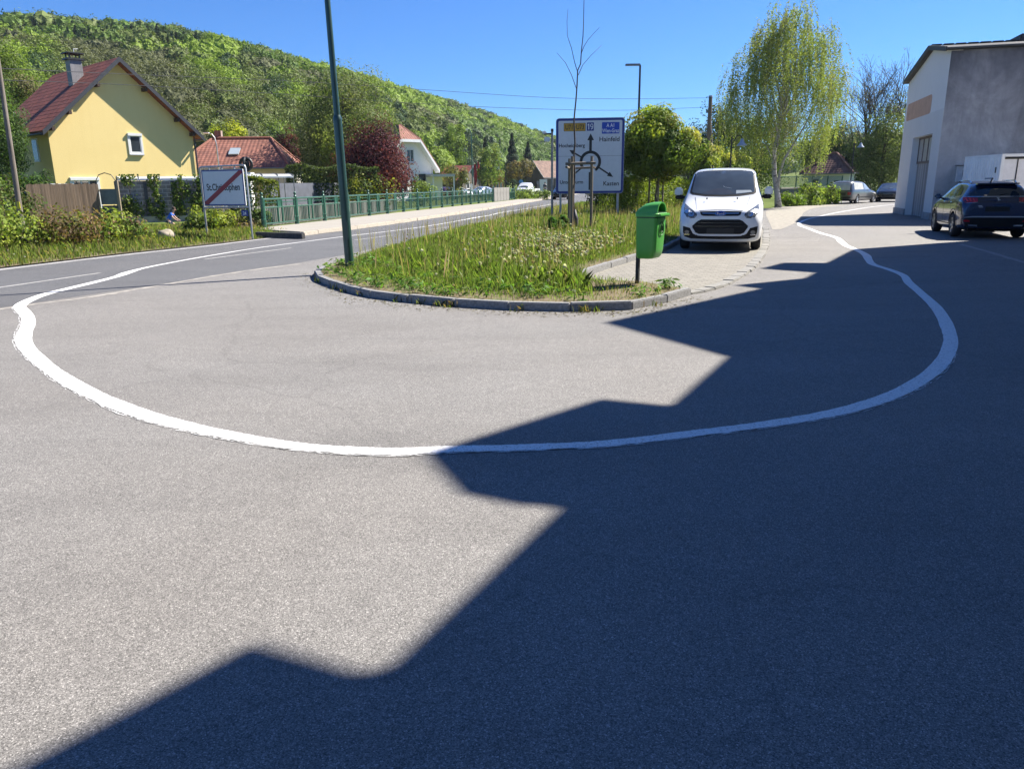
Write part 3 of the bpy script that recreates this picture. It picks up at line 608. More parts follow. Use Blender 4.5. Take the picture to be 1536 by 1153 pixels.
bl = [((-30, 388, 20.6), 1.3, 1.35, 'yellow green leafy bush at the left end of the roadside scrub', YB, [.3, .35, .25, .05, .05]),
      ((45, 384, 21.5), 1.25, 1.2, 'bramble bush mixing yellow leaves and brown stems below the leaning pole', YB, [.2, .25, .2, .2, .15]),
      ((110, 377, 22.3), 1.2, 1.15, 'reddish brown bramble bush in front of the wooden board fence', YB, [.15, .15, .15, .3, .25]),
      ((170, 370, 23.6), 1.1, 1.0, 'brown and green bramble bush right of the wooden board fence', YB, [.15, .15, .25, .25, .2]),
      ((222, 362, 26.5), .9, .34, 'low grey green weeds left of the boulder', [(.09, .11, .04), (.12, .13, .06)], None),
      ((306, 352, 28.6), .6, .8, 'dark green bush behind the crossed-out town sign', [(.06, .10, .025), (.09, .12, .03)], None),
      ((330, 350, 28.8), .75, 1.15, 'bright yellow green shrub showing below the crossed-out town sign', [(.17, .2, .03), (.11, .15, .03)], None),
      ((362, 352, 29.8), .7, .7, 'small reddish green shrub beside the railing end', [(.10, .11, .045), (.13, .10, .06)], None),
      ((386, 344, 32), .5, .9, 'dark ivy clump at the first green railing post', [(.04, .07, .02), (.07, .1, .03)], None)]
for (x_, y_, Y), r, h_, lab, cols, w_ in bl:
    p = A(x_, y_, Y); bush('bush', lab, (p.x, p.y, 0), (r, r * .9), h_ * .86, cols, 1500, .13, w_)

def tree(name, label, loc, H, crown_c, r, ncl, per, clr, size, cols, trunk_r, mat=None, barkm=None, w_=None, low=-1, shell=.5, nl=14, group=None, aspect=.6, lean=(0, 0), cvar=.14):
    root = thing(name, label, 'tree', loc, 0, group)
    P, N_, k, C = crown_pts(crown_c, r, ncl, per, clr, shell, low)
    m = P[:, 2] > .15; P, N_, k = P[m], N_[m], k[m]
    cc = palette(len(C), cols, cvar, w_)[k]; cc = np.clip(cc * (1 + RNG.normal(size=(len(P), 1)) * .15), .003, 1)
    cards('crown', P, size * RNG.uniform(.7, 1.3, len(P)), cc, mat or M_leaf, root, N_, aspect, .7)
    mb = MB(); limbs(mb, (0, 0, 0), (lean[0], lean[1], H * .88), C, trunk_r, nl); mb.build('trunk', barkm or M_bark, root, smooth=True); return root
def T(x_, y_, Y): p = A(x_, y_, Y); return (p.x, p.y, 0)
def zc(x_, y_, Y): return A(x_, y_, Y).z
def ptree(name, label, box, Y, nleaf, size, cols, clr=None, ncl=None, trunk=True, w_=None, shell=.5, mat=None, tr=.16, nl=14, barkm=None, low=-1, depth=None, aspect=.6, cvar=.14):
    """tree whose crown spans (x0,y0,x1,y1) of the photograph at distance Y"""
    se = max(.09, .0027 * Y); nleaf = min(90000, int(nleaf * max(1, (size / se) ** 2) * .85)); size = min(size, se)
    x0, y0, x1, y1 = box; a, b = A(x0, (y0 + y1) / 2, Y), A(x1, (y0 + y1) / 2, Y); zt, zb = zc((x0 + x1) / 2, y0, Y), max(.25, zc((x0 + x1) / 2, y1, Y))
    rx = (b.x - a.x) / 2; rz = (zt - zb) / 2; ncl = ncl or 60
    return tree(name, label, ((a.x + b.x) / 2, Y, 0), zt, (0, 0, (zt + zb) / 2), (rx * .92, (depth or rx) * .9, rz * .95), ncl, nleaf // ncl, clr or min(rx, rz) * .2, size, cols, tr, mat, barkm, w_, low, shell, nl, aspect=aspect, cvar=cvar)
ptree('garden_tree', 'dark green leafy tree at the left edge beside the yellow house', (-75, 120, 34, 300), 43, 6000, .3, [(.05, .09, .022), (.075, .125, .025), (.035, .065, .018)], ncl=80)
ptree('garden_tree', 'light green tree rising behind the dark tree at the left edge', (-40, 70, 55, 230), 62, 5000, .36, [(.10, .145, .03), (.075, .11, .03), (.11, .10, .05)], ncl=70)
bush('hedge_bush', 'clipped dark green hedge at the left edge behind the leaning pole', T(8, 330, 33), (1.3, 1.0), 2.2, [(.055, .085, .025), (.08, .11, .03), (.09, .08, .04)], 3200, .12)
bush('garden_bush', 'dark green shrub against the shaded side of the yellow house', T(52, 320, 40.5), (1.15, .8), 2.9, [(.035, .07, .018), (.06, .10, .022)], 3000, .16)
ptree('forsythia', 'bright yellow green bush rising behind the hip roofed house', (322, 184, 368, 240), 82, 2600, .26, [(.24, .25, .02), (.19, .22, .025)], ncl=40)
ptree('purple_tree', 'small purple leaved tree between the hip roof and the tall green tree', (416, 196, 452, 262), 74, 2200, .26, [(.06, .02, .03), (.085, .03, .035), (.04, .018, .024)], ncl=40)
ptree('deciduous_tree', 'tall grey green tree behind the lamp post and the purple tree', (440, 118, 596, 296), 66, 22000, .28, [(.065, .095, .028), (.10, .135, .04), (.05, .075, .024), (.12, .14, .055)], ncl=150, clr=.75, tr=.25)
ptree('purple_plum', 'large round dark purple leaved tree behind the green railing', (512, 194, 612, 312), 56, 16000, .22, [(.055, .014, .022), (.085, .022, .03), (.035, .012, .018), (.11, .035, .04)], ncl=120, clr=.55, tr=.14)
bush('garden_bush', 'small light green bush at the foot of the white house', T(631, 292, 66), (1.0, .9), 2.0, [(.12, .16, .04), (.09, .13, .03)], 1800, .16)
bush('garden_bush', 'dark bush with yellowish patches right of the lamp post', T(552, 300, 50), (1.6, 1), 2.3, [(.05, .08, .02), (.13, .14, .03)], 2000, .17)
ptree('bushy_tree', 'olive brown bushy tree right of the white house', (662, 248, 700, 290), 96, 1800, .3, [(.10, .11, .05), (.13, .14, .05)], ncl=30)
ptree('young_maple', 'light green young tree between the flags and the orange house', (716, 224, 756, 288), 118, 2400, .36, [(.10, .15, .035), (.13, .16, .05)], ncl=40, low=-.7)
ptree('copper_tree', 'small copper brown tree left of the dark barn', (757, 244, 800, 276), 125, 1800, .36, [(.15, .11, .05), (.10, .09, .05)], ncl=34, low=-.5)
ptree('poplar', 'bright green slender tree on the slope above the flags', (664, 172, 700, 282), 170, 2600, .6, [(.12, .175, .03), (.09, .14, .03)], ncl=50)
def spruce(label, x_, y_, Y, wpx, group=None):
    p = A(x_, y_, Y); H = p.z; r = wpx / F * Y; root = thing('spruce', label, 'tree', (p.x, Y, 0), 0, group)
    n = 7000; q = RNG.random(n) ** .75; a = RNG.uniform(0, 6.283, n); rr = (1 - q) * r * (.45 + .6 * RNG.random(n)) * (1 + .25 * np.sin(q * 46)) + .12
    P = np.c_[rr * np.cos(a), rr * np.sin(a), .6 + q * (H - .6)]; N_ = np.c_[np.cos(a), np.sin(a), np.full(n, .8)]
    cards('crown', P, .42 * RNG.uniform(.7, 1.3, n), palette(n, [(.022, .045, .028), (.035, .065, .034)], .2), M_leaf, root, N_, .5, .6)
    MB().tube([(0, 0, 0), (0, 0, H * .97)], [.22, .03], 8).build('trunk', M_barkd, root)
spruce('dark spruce left of the flags on the wooded slope', 690, 184, 182, 17); spruce('dark spruce behind the young maple', 728, 206, 185, 16)
spruce('dark blue green spruce standing highest behind the barn', 768, 200, 190, 17); spruce('dark spruce directly behind the brown roofed barn', 792, 213, 186, 16)

bush('roadside_bush', 'low light green bush on the verge at the far end of the railing', T(795, 301, 84), (2.3, 1.5), 1.1, [(.13, .17, .05), (.10, .14, .035)], 1800, .2)
# hedges (clipped box of leaves)
def hedge(label, p0, p1, wid, h, cols, n, size, cat='hedge'):
    p0 = Vector(p0); p1 = Vector(p1); L = (p1 - p0).length; root = thing('hedge', label, cat, p0, math.atan2(p1.y - p0.y, p1.x - p0.x))
    se = max(.07, .0027 * p0.length); n = int(n * max(1, (size / se) ** 2) * .9); size = min(size, se)
    u = RNG.random((n, 3)); f = RNG.integers(0, 5, n); P = u * [L, wid, h] - [0, wid / 2, 0]; N_ = np.zeros((n, 3))
    for k, (ax, v, s_) in enumerate([(2, h, 1), (2, h, 1), (1, -wid / 2, -1), (1, wid / 2, 1), (0, 0, -1)]):
        m = f == k
        P[m, ax] = v + RNG.normal(size=m.sum()) * .06; N_[m, ax] = s_
    m = (f == 4) & (u[:, 1] > .5); P[m, 0] = L; N_[m, 0] = 1; P[:, 2] += .12 * np.sin(P[:, 0] * 2.1) * (P[:, 2] > h * .6)
    cards('crown', P, size * RNG.uniform(.7, 1.3, n), palette(n, cols, .2), M_leaf, root, N_, .6, .75)
    mb = MB()
    for i in range(int(L / 2) + 1): MB().tube([(i * 2 + .3, 0, 0), (i * 2 + .3, .03, h * .8)], [.04, .015], 5).build('stem', M_barkd, root)
    return root
hedge('bright yellow green clipped hedge behind the bin and the round maples', (5.2, 38.5, 0), (10.4, 46.5, 0), 1.7, 1.75, [(.14, .19, .02), (.11, .16, .02), (.17, .2, .03)], 16000, .13)
hedge('dark green hedge directly behind the direction sign', (4.9, 44.5, 0), (8.0, 46.5, 0), 1.8, 1.75, [(.02, .04, .015), (.035, .06, .02)], 7000, .13)
hedge('tall dark conifer hedge above the grey garden wall', (-14.2, 50, 0), (-8.9, 52.5, 0), 1.4, 2.85, [(.03, .05, .02), (.045, .065, .025), (.06, .08, .03)], 9000, .16)
hedge('low yellow green hedge screen right of the town sign', (-13.8, 38.6, 0), (-11.6, 39.0, 0), .7, 2.0, [(.08, .11, .02), (.13, .15, .025), (.05, .07, .02)], 4500, .13)
# round-headed maples in a row
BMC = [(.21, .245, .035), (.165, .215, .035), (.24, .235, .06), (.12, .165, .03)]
def ball(label, box, Y, n, size):
    x0, y0, x1, y1 = box; a, b = A(x0, (y0 + y1) / 2, Y), A(x1, (y0 + y1) / 2, Y); zt, zb = zc((x0 + x1) / 2, y0, Y), zc((x0 + x1) / 2, y1, Y); r = (b.x - a.x) / 2; c_ = (zt + zb) / 2
    se = .0036 * Y; n = int(n * (size / se) ** 2 * 1.2); size = se
    root = thing('globe_maple', label, 'tree', ((a.x + b.x) / 2, Y, 0), 0, 'round headed maples along the side street')
    P, N_, k, C = crown_pts((0, 0, c_), (r * .86, r * .86, (zt - zb) / 2 * .86), 85, n // 85, r * .17, .66); ct = palette(len(C), [(.06, .10, .022), (.085, .125, .025)], .12)  # lower clumps start dark green: the crown's underside shade is put into the colour
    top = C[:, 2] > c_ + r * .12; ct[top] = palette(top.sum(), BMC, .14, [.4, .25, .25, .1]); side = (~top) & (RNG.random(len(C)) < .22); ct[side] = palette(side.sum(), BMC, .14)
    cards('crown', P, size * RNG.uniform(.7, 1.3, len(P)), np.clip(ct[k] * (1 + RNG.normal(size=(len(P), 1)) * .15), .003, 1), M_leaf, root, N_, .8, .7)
    mb = MB(); limbs(mb, (0, 0, 0), (0, 0, c_), C, .06, 12); mb.build('trunk', M_bark, root)
    return root, zb
M_stake = planks('stake_wood', (.16, .13, .09), (.30, .25, .18), .3)
for lab, box, Y, n, s_ in [('nearest round headed maple with yellow tipped crown, right of the direction sign', (931, 168, 1044, 270), 38, 13000, .2),
                           ('second round headed maple, its yellow crown showing above the white van', (1030, 216, 1092, 284), 60, 6000, .25),
                           ('farthest round headed maple, showing above the right half of the van', (1074, 224, 1122, 278), 72, 4200, .28)]:
    b, zb = ball(lab, box, Y, n, s_)
    for a in (30, 150, 270): MB().tube([(.4 * math.cos(math.radians(a)), .4 * math.sin(math.radians(a)), 0), (.38 * math.cos(math.radians(a)), .38 * math.sin(math.radians(a)), zb + .45)], .045, 7).build('stake', M_stake, b)
ptree('thorn_tree', 'bare dark grey shrub tree between the round maple and the van', (1012, 250, 1052, 330), 46, 700, .1, [(.05, .04, .04), (.07, .07, .05)], ncl=50, nl=50)
# weeping birch
def birch():
    Y = 50.5; b = G(1164, 311); b = Vector((b.x, Y, 0)); root = thing('birch', 'tall weeping birch with white trunk and pale green hanging foliage right of the van', 'tree', b)
    px_ = 1 / F * Y * 1.02; zt = zc(1165, 4, Y); P, Cc = [], []
    mb = MB(); tr = [(0, 0, 0), (-.12, 0, .8), (-.4, .1, 2.2), (-.55, 0, 3.4), (-.3, 0, 5), (.1, .1, 7), (-.1, 0, 9.5), (.1, 0, 12)]
    mb.tube(tr, [.24, .18, .16, .14, .10, .07, .05, .02], 10)
    mb.tube([(-.14, 0, .9), (-.1, -.1, 2.2), (.1, -.1, 3), (1.2, -.2, 5), (2.6, 0, 8)], [.11, .09, .08, .05, .02], 8)
    ends = []
    for i in range(150):
        a = random.uniform(0, 6.283); zz = random.uniform(4.6, zt - .5); q = (zz - 2.5) / (zt - 2.5)
        R_ = 3.65 * (1 - .62 * max(0, q - .55) / .45) * (.35 + .65 * random.random() ** .5) * (1 + .14 * math.sin(3 * a + 1)); R_ *= min(1, .72 + q)
        e = Vector((math.cos(a) * R_ - .05, math.sin(a) * R_, zz)); ends.append(e)
        if i < 30:
            s_ = Vector((0, 0, max(2.5, zz * .55))); s_.x = np.interp(s_.z, [p[2] for p in tr], [p[0] for p in tr]); m = s_.lerp(e, .5) + Vector((0, 0, .5))
            mb.tube([s_, s_.lerp(m, .5), m, m.lerp(e, .6) + Vector((0, 0, .15)), e], [.045, .03, .02, .012, .006], 5)
    mb.build('trunk', M_birch, root, smooth=True)
    for e in ends:
        for k in range(random.randint(7, 12)):
            s_ = e + Vector((random.gauss(0, .4), random.gauss(0, .4), random.gauss(0, .35))); L = random.uniform(1.0, 3.6) * (1.15 if e.z > 6 else .9); n = int(L * 22); d = Vector((random.gauss(0, .10), random.gauss(0, .10)))
            if s_.z - L < .8: L = s_.z - .8; n = int(L * 22)
            if n < 2: continue
            tq = np.linspace(0, 1, n); p = np.c_[s_.x + d.x * L * tq + .12 * L * np.sign(s_.x) * (tq - tq ** 2) * 2, s_.y + d.y * L * tq, s_.z + .35 * np.sin(tq * 2.2) * .6 - L * tq ** 1.15]; P.append(p + RNG.normal(size=p.shape) * .045)
            cl = np.array(random.choice([(.165, .205, .055), (.20, .225, .07), (.14, .18, .055), (.16, .165, .075)])); Cc.append(np.repeat(cl[None], n, 0) * RNG.uniform(.8, 1.2, (n, 1)))
    P = np.concatenate(P); Cc = np.concatenate(Cc)
    cards('crown', P, RNG.uniform(.075, .13, len(P)), Cc, M_leaf, root, None, .6)
t = NT('birch_bark'); v = t.scaled((2.2, 2.2, 5)); f = t.noise(1.4, 5, .6, 1.0, v); t.base(t.ramp(f, [(.38, (.05, .045, .04)), (.47, (.36, .35, .33)), (1, (.46, .45, .43))])); t.set(Roughness=.8); M_birch = t.m
birch()
# trees at the right
ptree('dark_tree', 'dense dark green tree behind the wooden utility pole', (1032, 158, 1120, 300), 82, 7000, .34, [(.022, .042, .018), (.035, .06, .022), (.05, .075, .025)], ncl=90, tr=.25)
ptree('deciduous_tree', 'mid green tree right of the utility pole, partly behind the birch', (1072, 165, 1190, 300), 90, 7000, .36, [(.06, .10, .022), (.08, .12, .03), (.045, .07, .02)], ncl=90, tr=.25)
ptree('deciduous_tree', 'olive yellow tree behind the right side of the birch', (1196, 196, 1262, 276), 106, 5000, .34, [(.13, .16, .03), (.10, .13, .03)], ncl=70, tr=.2)
ptree('dark_tree', 'dark green tree behind the small hip roofed cottage', (1222, 180, 1292, 300), 104, 6000, .4, [(.035, .06, .022), (.055, .085, .028)], ncl=80, tr=.25)
ptree('willow', 'grey green willow like tree left of the white gabled building', (1290, 178, 1362, 292), 74, 12000, .22, [(.085, .115, .045), (.06, .085, .034), (.11, .135, .055)], ncl=130, clr=.6, tr=.26, barkm=M_barkd)
ptree('dark_tree', 'dark tree filling the gap above the hearse', (1262, 205, 1320, 300), 92, 6000, .34, [(.03, .055, .022), (.05, .08, .03)], ncl=80, tr=.25)
ptree('deciduous_tree', 'pale green tree top showing beside the gabled roof', (1318, 150, 1372, 260), 98, 3600, .3, [(.12, .15, .06), (.09, .12, .045)], ncl=60)
def bare_tree(name, label, loc, H, spread, r0, seed, leaf=0, mat=None):
    rnd = random.Random(seed); root = thing(name, label, 'tree', loc); mb = MB(); tips = []
    def br(p, d, L, r, dep):
        q = [p]; n = 4
        for i in range(n):
            d = (d + Vector((rnd.gauss(0, .13), rnd.gauss(0, .13), .05))).normalized(); q.append(q[-1] + d * L / n)
        mb.tube(q, [r * (1 - .4 * i / n) for i in range(n + 1)], 5, cap=False)
        if dep == 0 or L < .3: tips.append(q[-1]); return
        for i in range(rnd.choice([2, 3, 3])):
            k = rnd.choice([2, 3, 4]); e = Vector((rnd.gauss(0, 1), rnd.gauss(0, 1), rnd.uniform(-.1, .5))).normalized(); br(q[k], (d * .75 + e * spread).normalized(), L * rnd.uniform(.55, .85), r * .58, dep - 1)
        br(q[-1], d, L * .74, r * .6, dep - 1)
    br(Vector((0, 0, 0)), Vector((0, 0, 1)), H * .34, r0, 5); mb.build('trunk', mat or M_barkd, root)
    if leaf:
        P = np.repeat(np.array([tuple(t_) for t_ in tips]), leaf, 0); P += RNG.normal(size=P.shape) * .22
        cards('crown', P, .13, palette(len(P), [(.09, .08, .05), (.11, .11, .05)], .2), M_leaf, root)
    return root
p = A(1290, 290, 78); bare_tree('bare_tree', 'nearly leafless dark tree above the hearse, bare twigs against the sky', (p.x, p.y, 0), zc(1300, 84, 78) * .98, .6, .17, 5, 1)
p = A(1306, 290, 80); bare_tree('bare_tree', 'leafless dark tree just left of the gabled building roof', (p.x, p.y, 0), zc(1330, 96, 80) * .92, .6, .15, 12, 1)
for i, (x_, y_, Y, r, h_, lab) in enumerate([(1188, 309, 53, .8, .8, 'low bright green shrub beside the birch trunk'), (1212, 307, 54.5, 1.0, 1.2, 'middle bright green shrub in front of the bridge wall'), (1236, 304.5, 56, .9, 1.4, 'taller bright green shrub beside the rear of the hearse'), (1253, 303, 58, .7, 1.1, 'small shrub half hidden behind the hearse')]):
    p = A(x_, y_, Y); bush('shrub', lab, (p.x, p.y, 0), (r, r), h_, [(.12, .18, .03), (.09, .14, .028), (.15, .19, .05)], 1500, .17)
# sapling held by three stakes
def sapling():
    Y = 25.6; b = A(862, 345, Y); root = thing('sapling', 'tall leafless sapling tied between three wooden stakes on the island', 'tree', (b.x, b.y, .08)); o = Vector((b.x, b.y, .08)); mb = MB()
    def L(l, r0, r1):
        q = [A(x_, y_, Y + dy) - o for x_, y_, dy in l]; q[0].z = max(q[0].z, -.02); n = len(q); mb.tube(q, [r0 + (r1 - r0) * i / (n - 1) for i in range(n)], 6)
    L([(862, 352, 0), (861.5, 320, 0), (860, 300, 0), (862, 260, 0), (861, 230, 0), (862.5, 215, 0), (861, 180, 0), (864, 150, 0), (865.5, 130, 0), (866.5, 106, 0), (871, 96, 0), (872, 78, 0), (874.5, 55, 0), (875.5, 30, 0), (876, 2, 0), (876.5, -25, 0)], .036, .008)
    for l in ([(864.5, 133, 0), (857, 112, .1), (848, 94, .2), (835.5, 80, .3)], [(866, 107, 0), (862, 94, -.1), (857, 72, -.2), (851, 54, -.3), (850.5, 32, -.35), (852, 14, -.4)], [(867.5, 113, 0), (874, 98, .2), (886, 84, .4), (902.5, 68, .5)], [(872.5, 79, 0), (876, 70, -.2), (882, 60, -.3), (899, 41.5, -.5)]): L(l, .012, .005)
    for i in range(60):
        z = random.uniform(1.2, 7); 
    mb.build('trunk', M_barkd, root, smooth=True)
    c_ = MB(); c_.tube([(.0, 0, .75), (.02, -.02, .45), (.0, 0, .2), (.02, 0, 0)], [.03, .1, .13, .14], 9); c_.build('watering_bag', plain('dark_bag', (.02, .022, .03), .6, var=.3), root, smooth=True)
    for sx, dy, h_ in ((857.5, -.35, 2.42), (886.3, -.35, 2.42), (853.5, .55, 2.38)):
        q = A(sx, 345, Y + dy); MB().tube([(q.x - o.x, dy, -.02), (q.x - o.x, dy, h_)], .048, 9).build('stake', M_stake, root)
    a, b_, c2 = [A(x_, 246, Y + dy) - o for x_, dy in ((848, -.35), (893, -.35), (853.5, .55))]
    zz = a.z
    MB().tube([(a.x, -.41, zz), (b_.x, -.41, zz + .02)], .045, 8).build('crossbar', M_stake, root); MB().tube([(a.x + .02, -.5, zz - .1), (c2.x, .6, zz - .1)], .04, 8).build('crossbar', M_stake, root)
    MB().tube([(c2.x, .6, zz - .12), (b_.x, -.3, zz - .12)], .035, 8).build('crossbar', M_stake, root)
    return root
sapling()
# leafy clump of broad leaves beside the sapling
bush('dock_plant', 'broad leaved dock plant at the foot of the sapling stakes', (A(838, 340, 24).x, 24, .08), (.3, .3), .62, [(.06, .13, .025), (.09, .16, .04)], 160, .2, cat='plant')
# boulder on the verge
def boulder():
    bm = bmesh.new(); bmesh.ops.create_icosphere(bm, subdivisions=3, radius=1)
    for v in bm.verts:
        n = math.sin(v.co.x * 3 + 1) * math.sin(v.co.y * 4) * .12 + math.sin(v.co.z * 5 + v.co.x * 2) * .07; v.co *= 1 + n; v.co.x *= .27; v.co.y *= .22; v.co.z *= .24
    me = bpy.data.meshes.new('boulder'); bm.to_mesh(me); bm.free(); me.materials.append(plain('boulder_stone', (.3, .26, .2), .9, var=.35, vs=4, bump=.5)); me.polygons.foreach_set('use_smooth', [True] * len(me.polygons))
    o = bpy.data.objects.new('boulder', me); COL.objects.link(o); p = A(252, 362, 24.6); o.location = (p.x, p.y, .17); tag(o, 'rounded pale brown boulder lying in the verge grass below the cyclist', 'boulder')
boulder()
# ================================================================== STREET FURNITURE
M_galv = plain('galvanised_steel', (.36, .37, .38), .45, .7, var=.15, vs=12); M_galvd = plain('weathered_steel', (.2, .21, .22), .5, .6, var=.2, vs=12)
M_lgreen = plain('lamp_post_green', (.018, .055, .05), .35, .1, .3, var=.15, vs=5); M_rail = plain('railing_green', (.016, .085, .055), .4, .1, .2, var=.2, vs=7)
M_white = plain('white_paint', (.72, .73, .74), .5, var=.05); M_sblue = plain('sign_blue', (.012, .035, .22), .4, var=.06); M_sw = plain('sign_white', (.62, .64, .66), .38, var=.04)
M_blk = plain('sign_black', (.012, .013, .016), .45, var=0); M_red = plain('sign_red', (.27, .012, .025), .4, var=.05); M_yel = plain('sign_yellow', (.55, .30, .02), .4, var=.05); M_mblue = plain('motorway_blue', (.01, .06, .42), .4, var=.05); M_whl = plain('letter_white', (.75, .76, .78), .4, var=0)
M_dark = plain('dark_metal', (.03, .032, .035), .5, .4, var=.2); M_blackp = plain('black_plastic', (.014, .014, .015), .5, var=.15)
# green lamp post
def lamp_post():
    b = A(525, 404, 14.95); b.z = .09; root = thing('street_lamp', 'thick dark green street lamp post standing in the grass at the island tip', 'street lamp', b)
    s_ = A(509, 178, 14.95) - b; tp = A(491, 0, 14.95) - b; d = (tp - Vector((0, 0, 0))).normalized(); d.y = 0; d.normalize(); H = 8.2
    st = s_.length
    MB().tube([(0, 0, -.05), d * .1, d * (st - .03)], [.088, .086, .080], 20).build('post', M_lgreen, root, smooth='auto')
    MB().tube([d * (st - .03), d * st, d * (st + .06)], [.085, .083, .062], 20).build('collar', M_lgreen, root, smooth='auto')
    MB().tube([d * (st + .02), d * H, d * (H + .3) + Vector((-.1, 0, 0)), d * (H + .45) + Vector((-.4, 0, 0)), d * (H + .5) + Vector((-1.1, 0, 0))], [.059, .045, .04, .035, .03], 16).build('upper_post', M_lgreen, root, smooth='auto')
    MB().box(d * (H + .48) + Vector((-1.4, 0, 0)), (.7, .26, .12), bev=.04).build('lamp_head', M_galvd, root)
    MB().box((d * .75) + Vector((0, -.083, 0)), (.09, .02, .34), bev=.006).build('service_door', M_lgreen, root)
lamp_post()
# litter bin
def bin_():
    b = G(972, 427, .08); root = thing('litter_bin', 'green plastic litter bin on a dark post at the island corner', 'litter bin', b, math.radians(-36)); root.scale = (.95, .95, .95)
    M_bin = plain('bin_green', (.085, .36, .06), .38, var=.08, vs=3, spec=.5); M_bind = plain('bin_dark_green', (.012, .06, .02), .5, var=.1)
    MB().box((-.20, 0, .36), (.055, .07, 1.0), bev=.008).build('post', M_dark, root)
    # body: lofted rounded rectangle, narrower towards the front and bottom
    def ring(z, w_, d0, d1, r=.07, n=5): return [(x_, y_, z) for x_, y_ in rrect(-d0, d1, -w_ / 2, w_ / 2, r, n)]
    def loft(rings, name, mat, parent, smooth='auto'):
        mb = MB(); n = len(rings[0])
        for q in rings: mb.v += q
        for k in range(len(rings) - 1):
            for j in range(n): mb.f.append([k * n + j, k * n + (j + 1) % n, (k + 1) * n + (j + 1) % n, (k + 1) * n + j]); mb.mi.append(0)
        mb.f += [list(reversed(range(n))), [(len(rings) - 1) * n + j for j in range(n)]]; mb.mi += [0, 0]
        return mb.build(name, mat, parent, smooth=smooth)
    body = loft([ring(.44, .26, .155, .08), ring(.455, .33, .17, .13), ring(.50, .36, .175, .165), ring(.60, .375, .175, .185), ring(1.0, .40, .18, .205), ring(1.10, .405, .18, .205)], 'body', M_bin, root)
    loft([ring(1.10, .40, .175, .20), ring(1.135, .40, .175, .20)], 'neck', M_bind, root)
    lid = loft([ring(1.12, .425, .19, .235), ring(1.165, .43, .19, .24), ring(1.18, .415, .185, .22)], 'lid', M_bin, root)
    # domed hood: half barrel running front-back, open at the front
    hood = MB(); N = 14; rows = []
    for x_, hh, ww in ((-.185, .02, .38), (-.15, .085, .385), (-.06, .15, .38), (.06, .175, .36), (.175, .18, .335), (.205, .178, .335)):
        rows.append([(x_, ww / 2 * math.cos(math.pi * j / N), 1.175 + hh * math.sin(math.pi * j / N) ** .75) for j in range(N + 1)])
    inner = [[(.203, y_ * .88, 1.175 + (z - 1.175) * .88) for _, y_, z in rows[-1]], [(.02, y_ * .85, 1.175 + (z - 1.175) * .82) for _, y_, z in rows[-1]]]
    rows += inner; n = N + 1
    for q in rows: hood.v += q
    for k in range(len(rows) - 1):
        for j in range(N): hood.f.append([k * n + j, k * n + j + 1, (k + 1) * n + j + 1, (k + 1) * n + j]); hood.mi.append(0)
    hood.f.append([(len(rows) - 1) * n + j for j in range(n)]); hood.mi.append(0); hood.f.append(list(reversed(range(n)))); hood.mi.append(0)
    hood.build('hood', M_bin, root, smooth='auto')
    MB().box((.12, 0, 1.186), (.2, .30, .012)).build('opening', M_bind, root)
    MB().box((.245, 0, 1.15), (.05, .37, .05), bev=.015).build('lip', M_bin, root)
    # embossed ring emblem with a figure
    e = MB(); R_ = [(.207, .085 * math.sin(a), .93 + .105 * math.cos(a)) for a in np.linspace(0, 2 * math.pi, 25)]; e.tube(R_, .006, 6)
    e.tube([(.208, -.02, .99), (.208, -.02, .90), (.208, .0, .875), (.208, .03, .89), (.208, .03, .975)], .007, 6); e.tube([(.208, -.02, .99), (.208, .0, 1.0), (.208, .01, .96), (.208, .008, .92)], .006, 6)
    e.build('emblem', M_bind, root)
bin_()
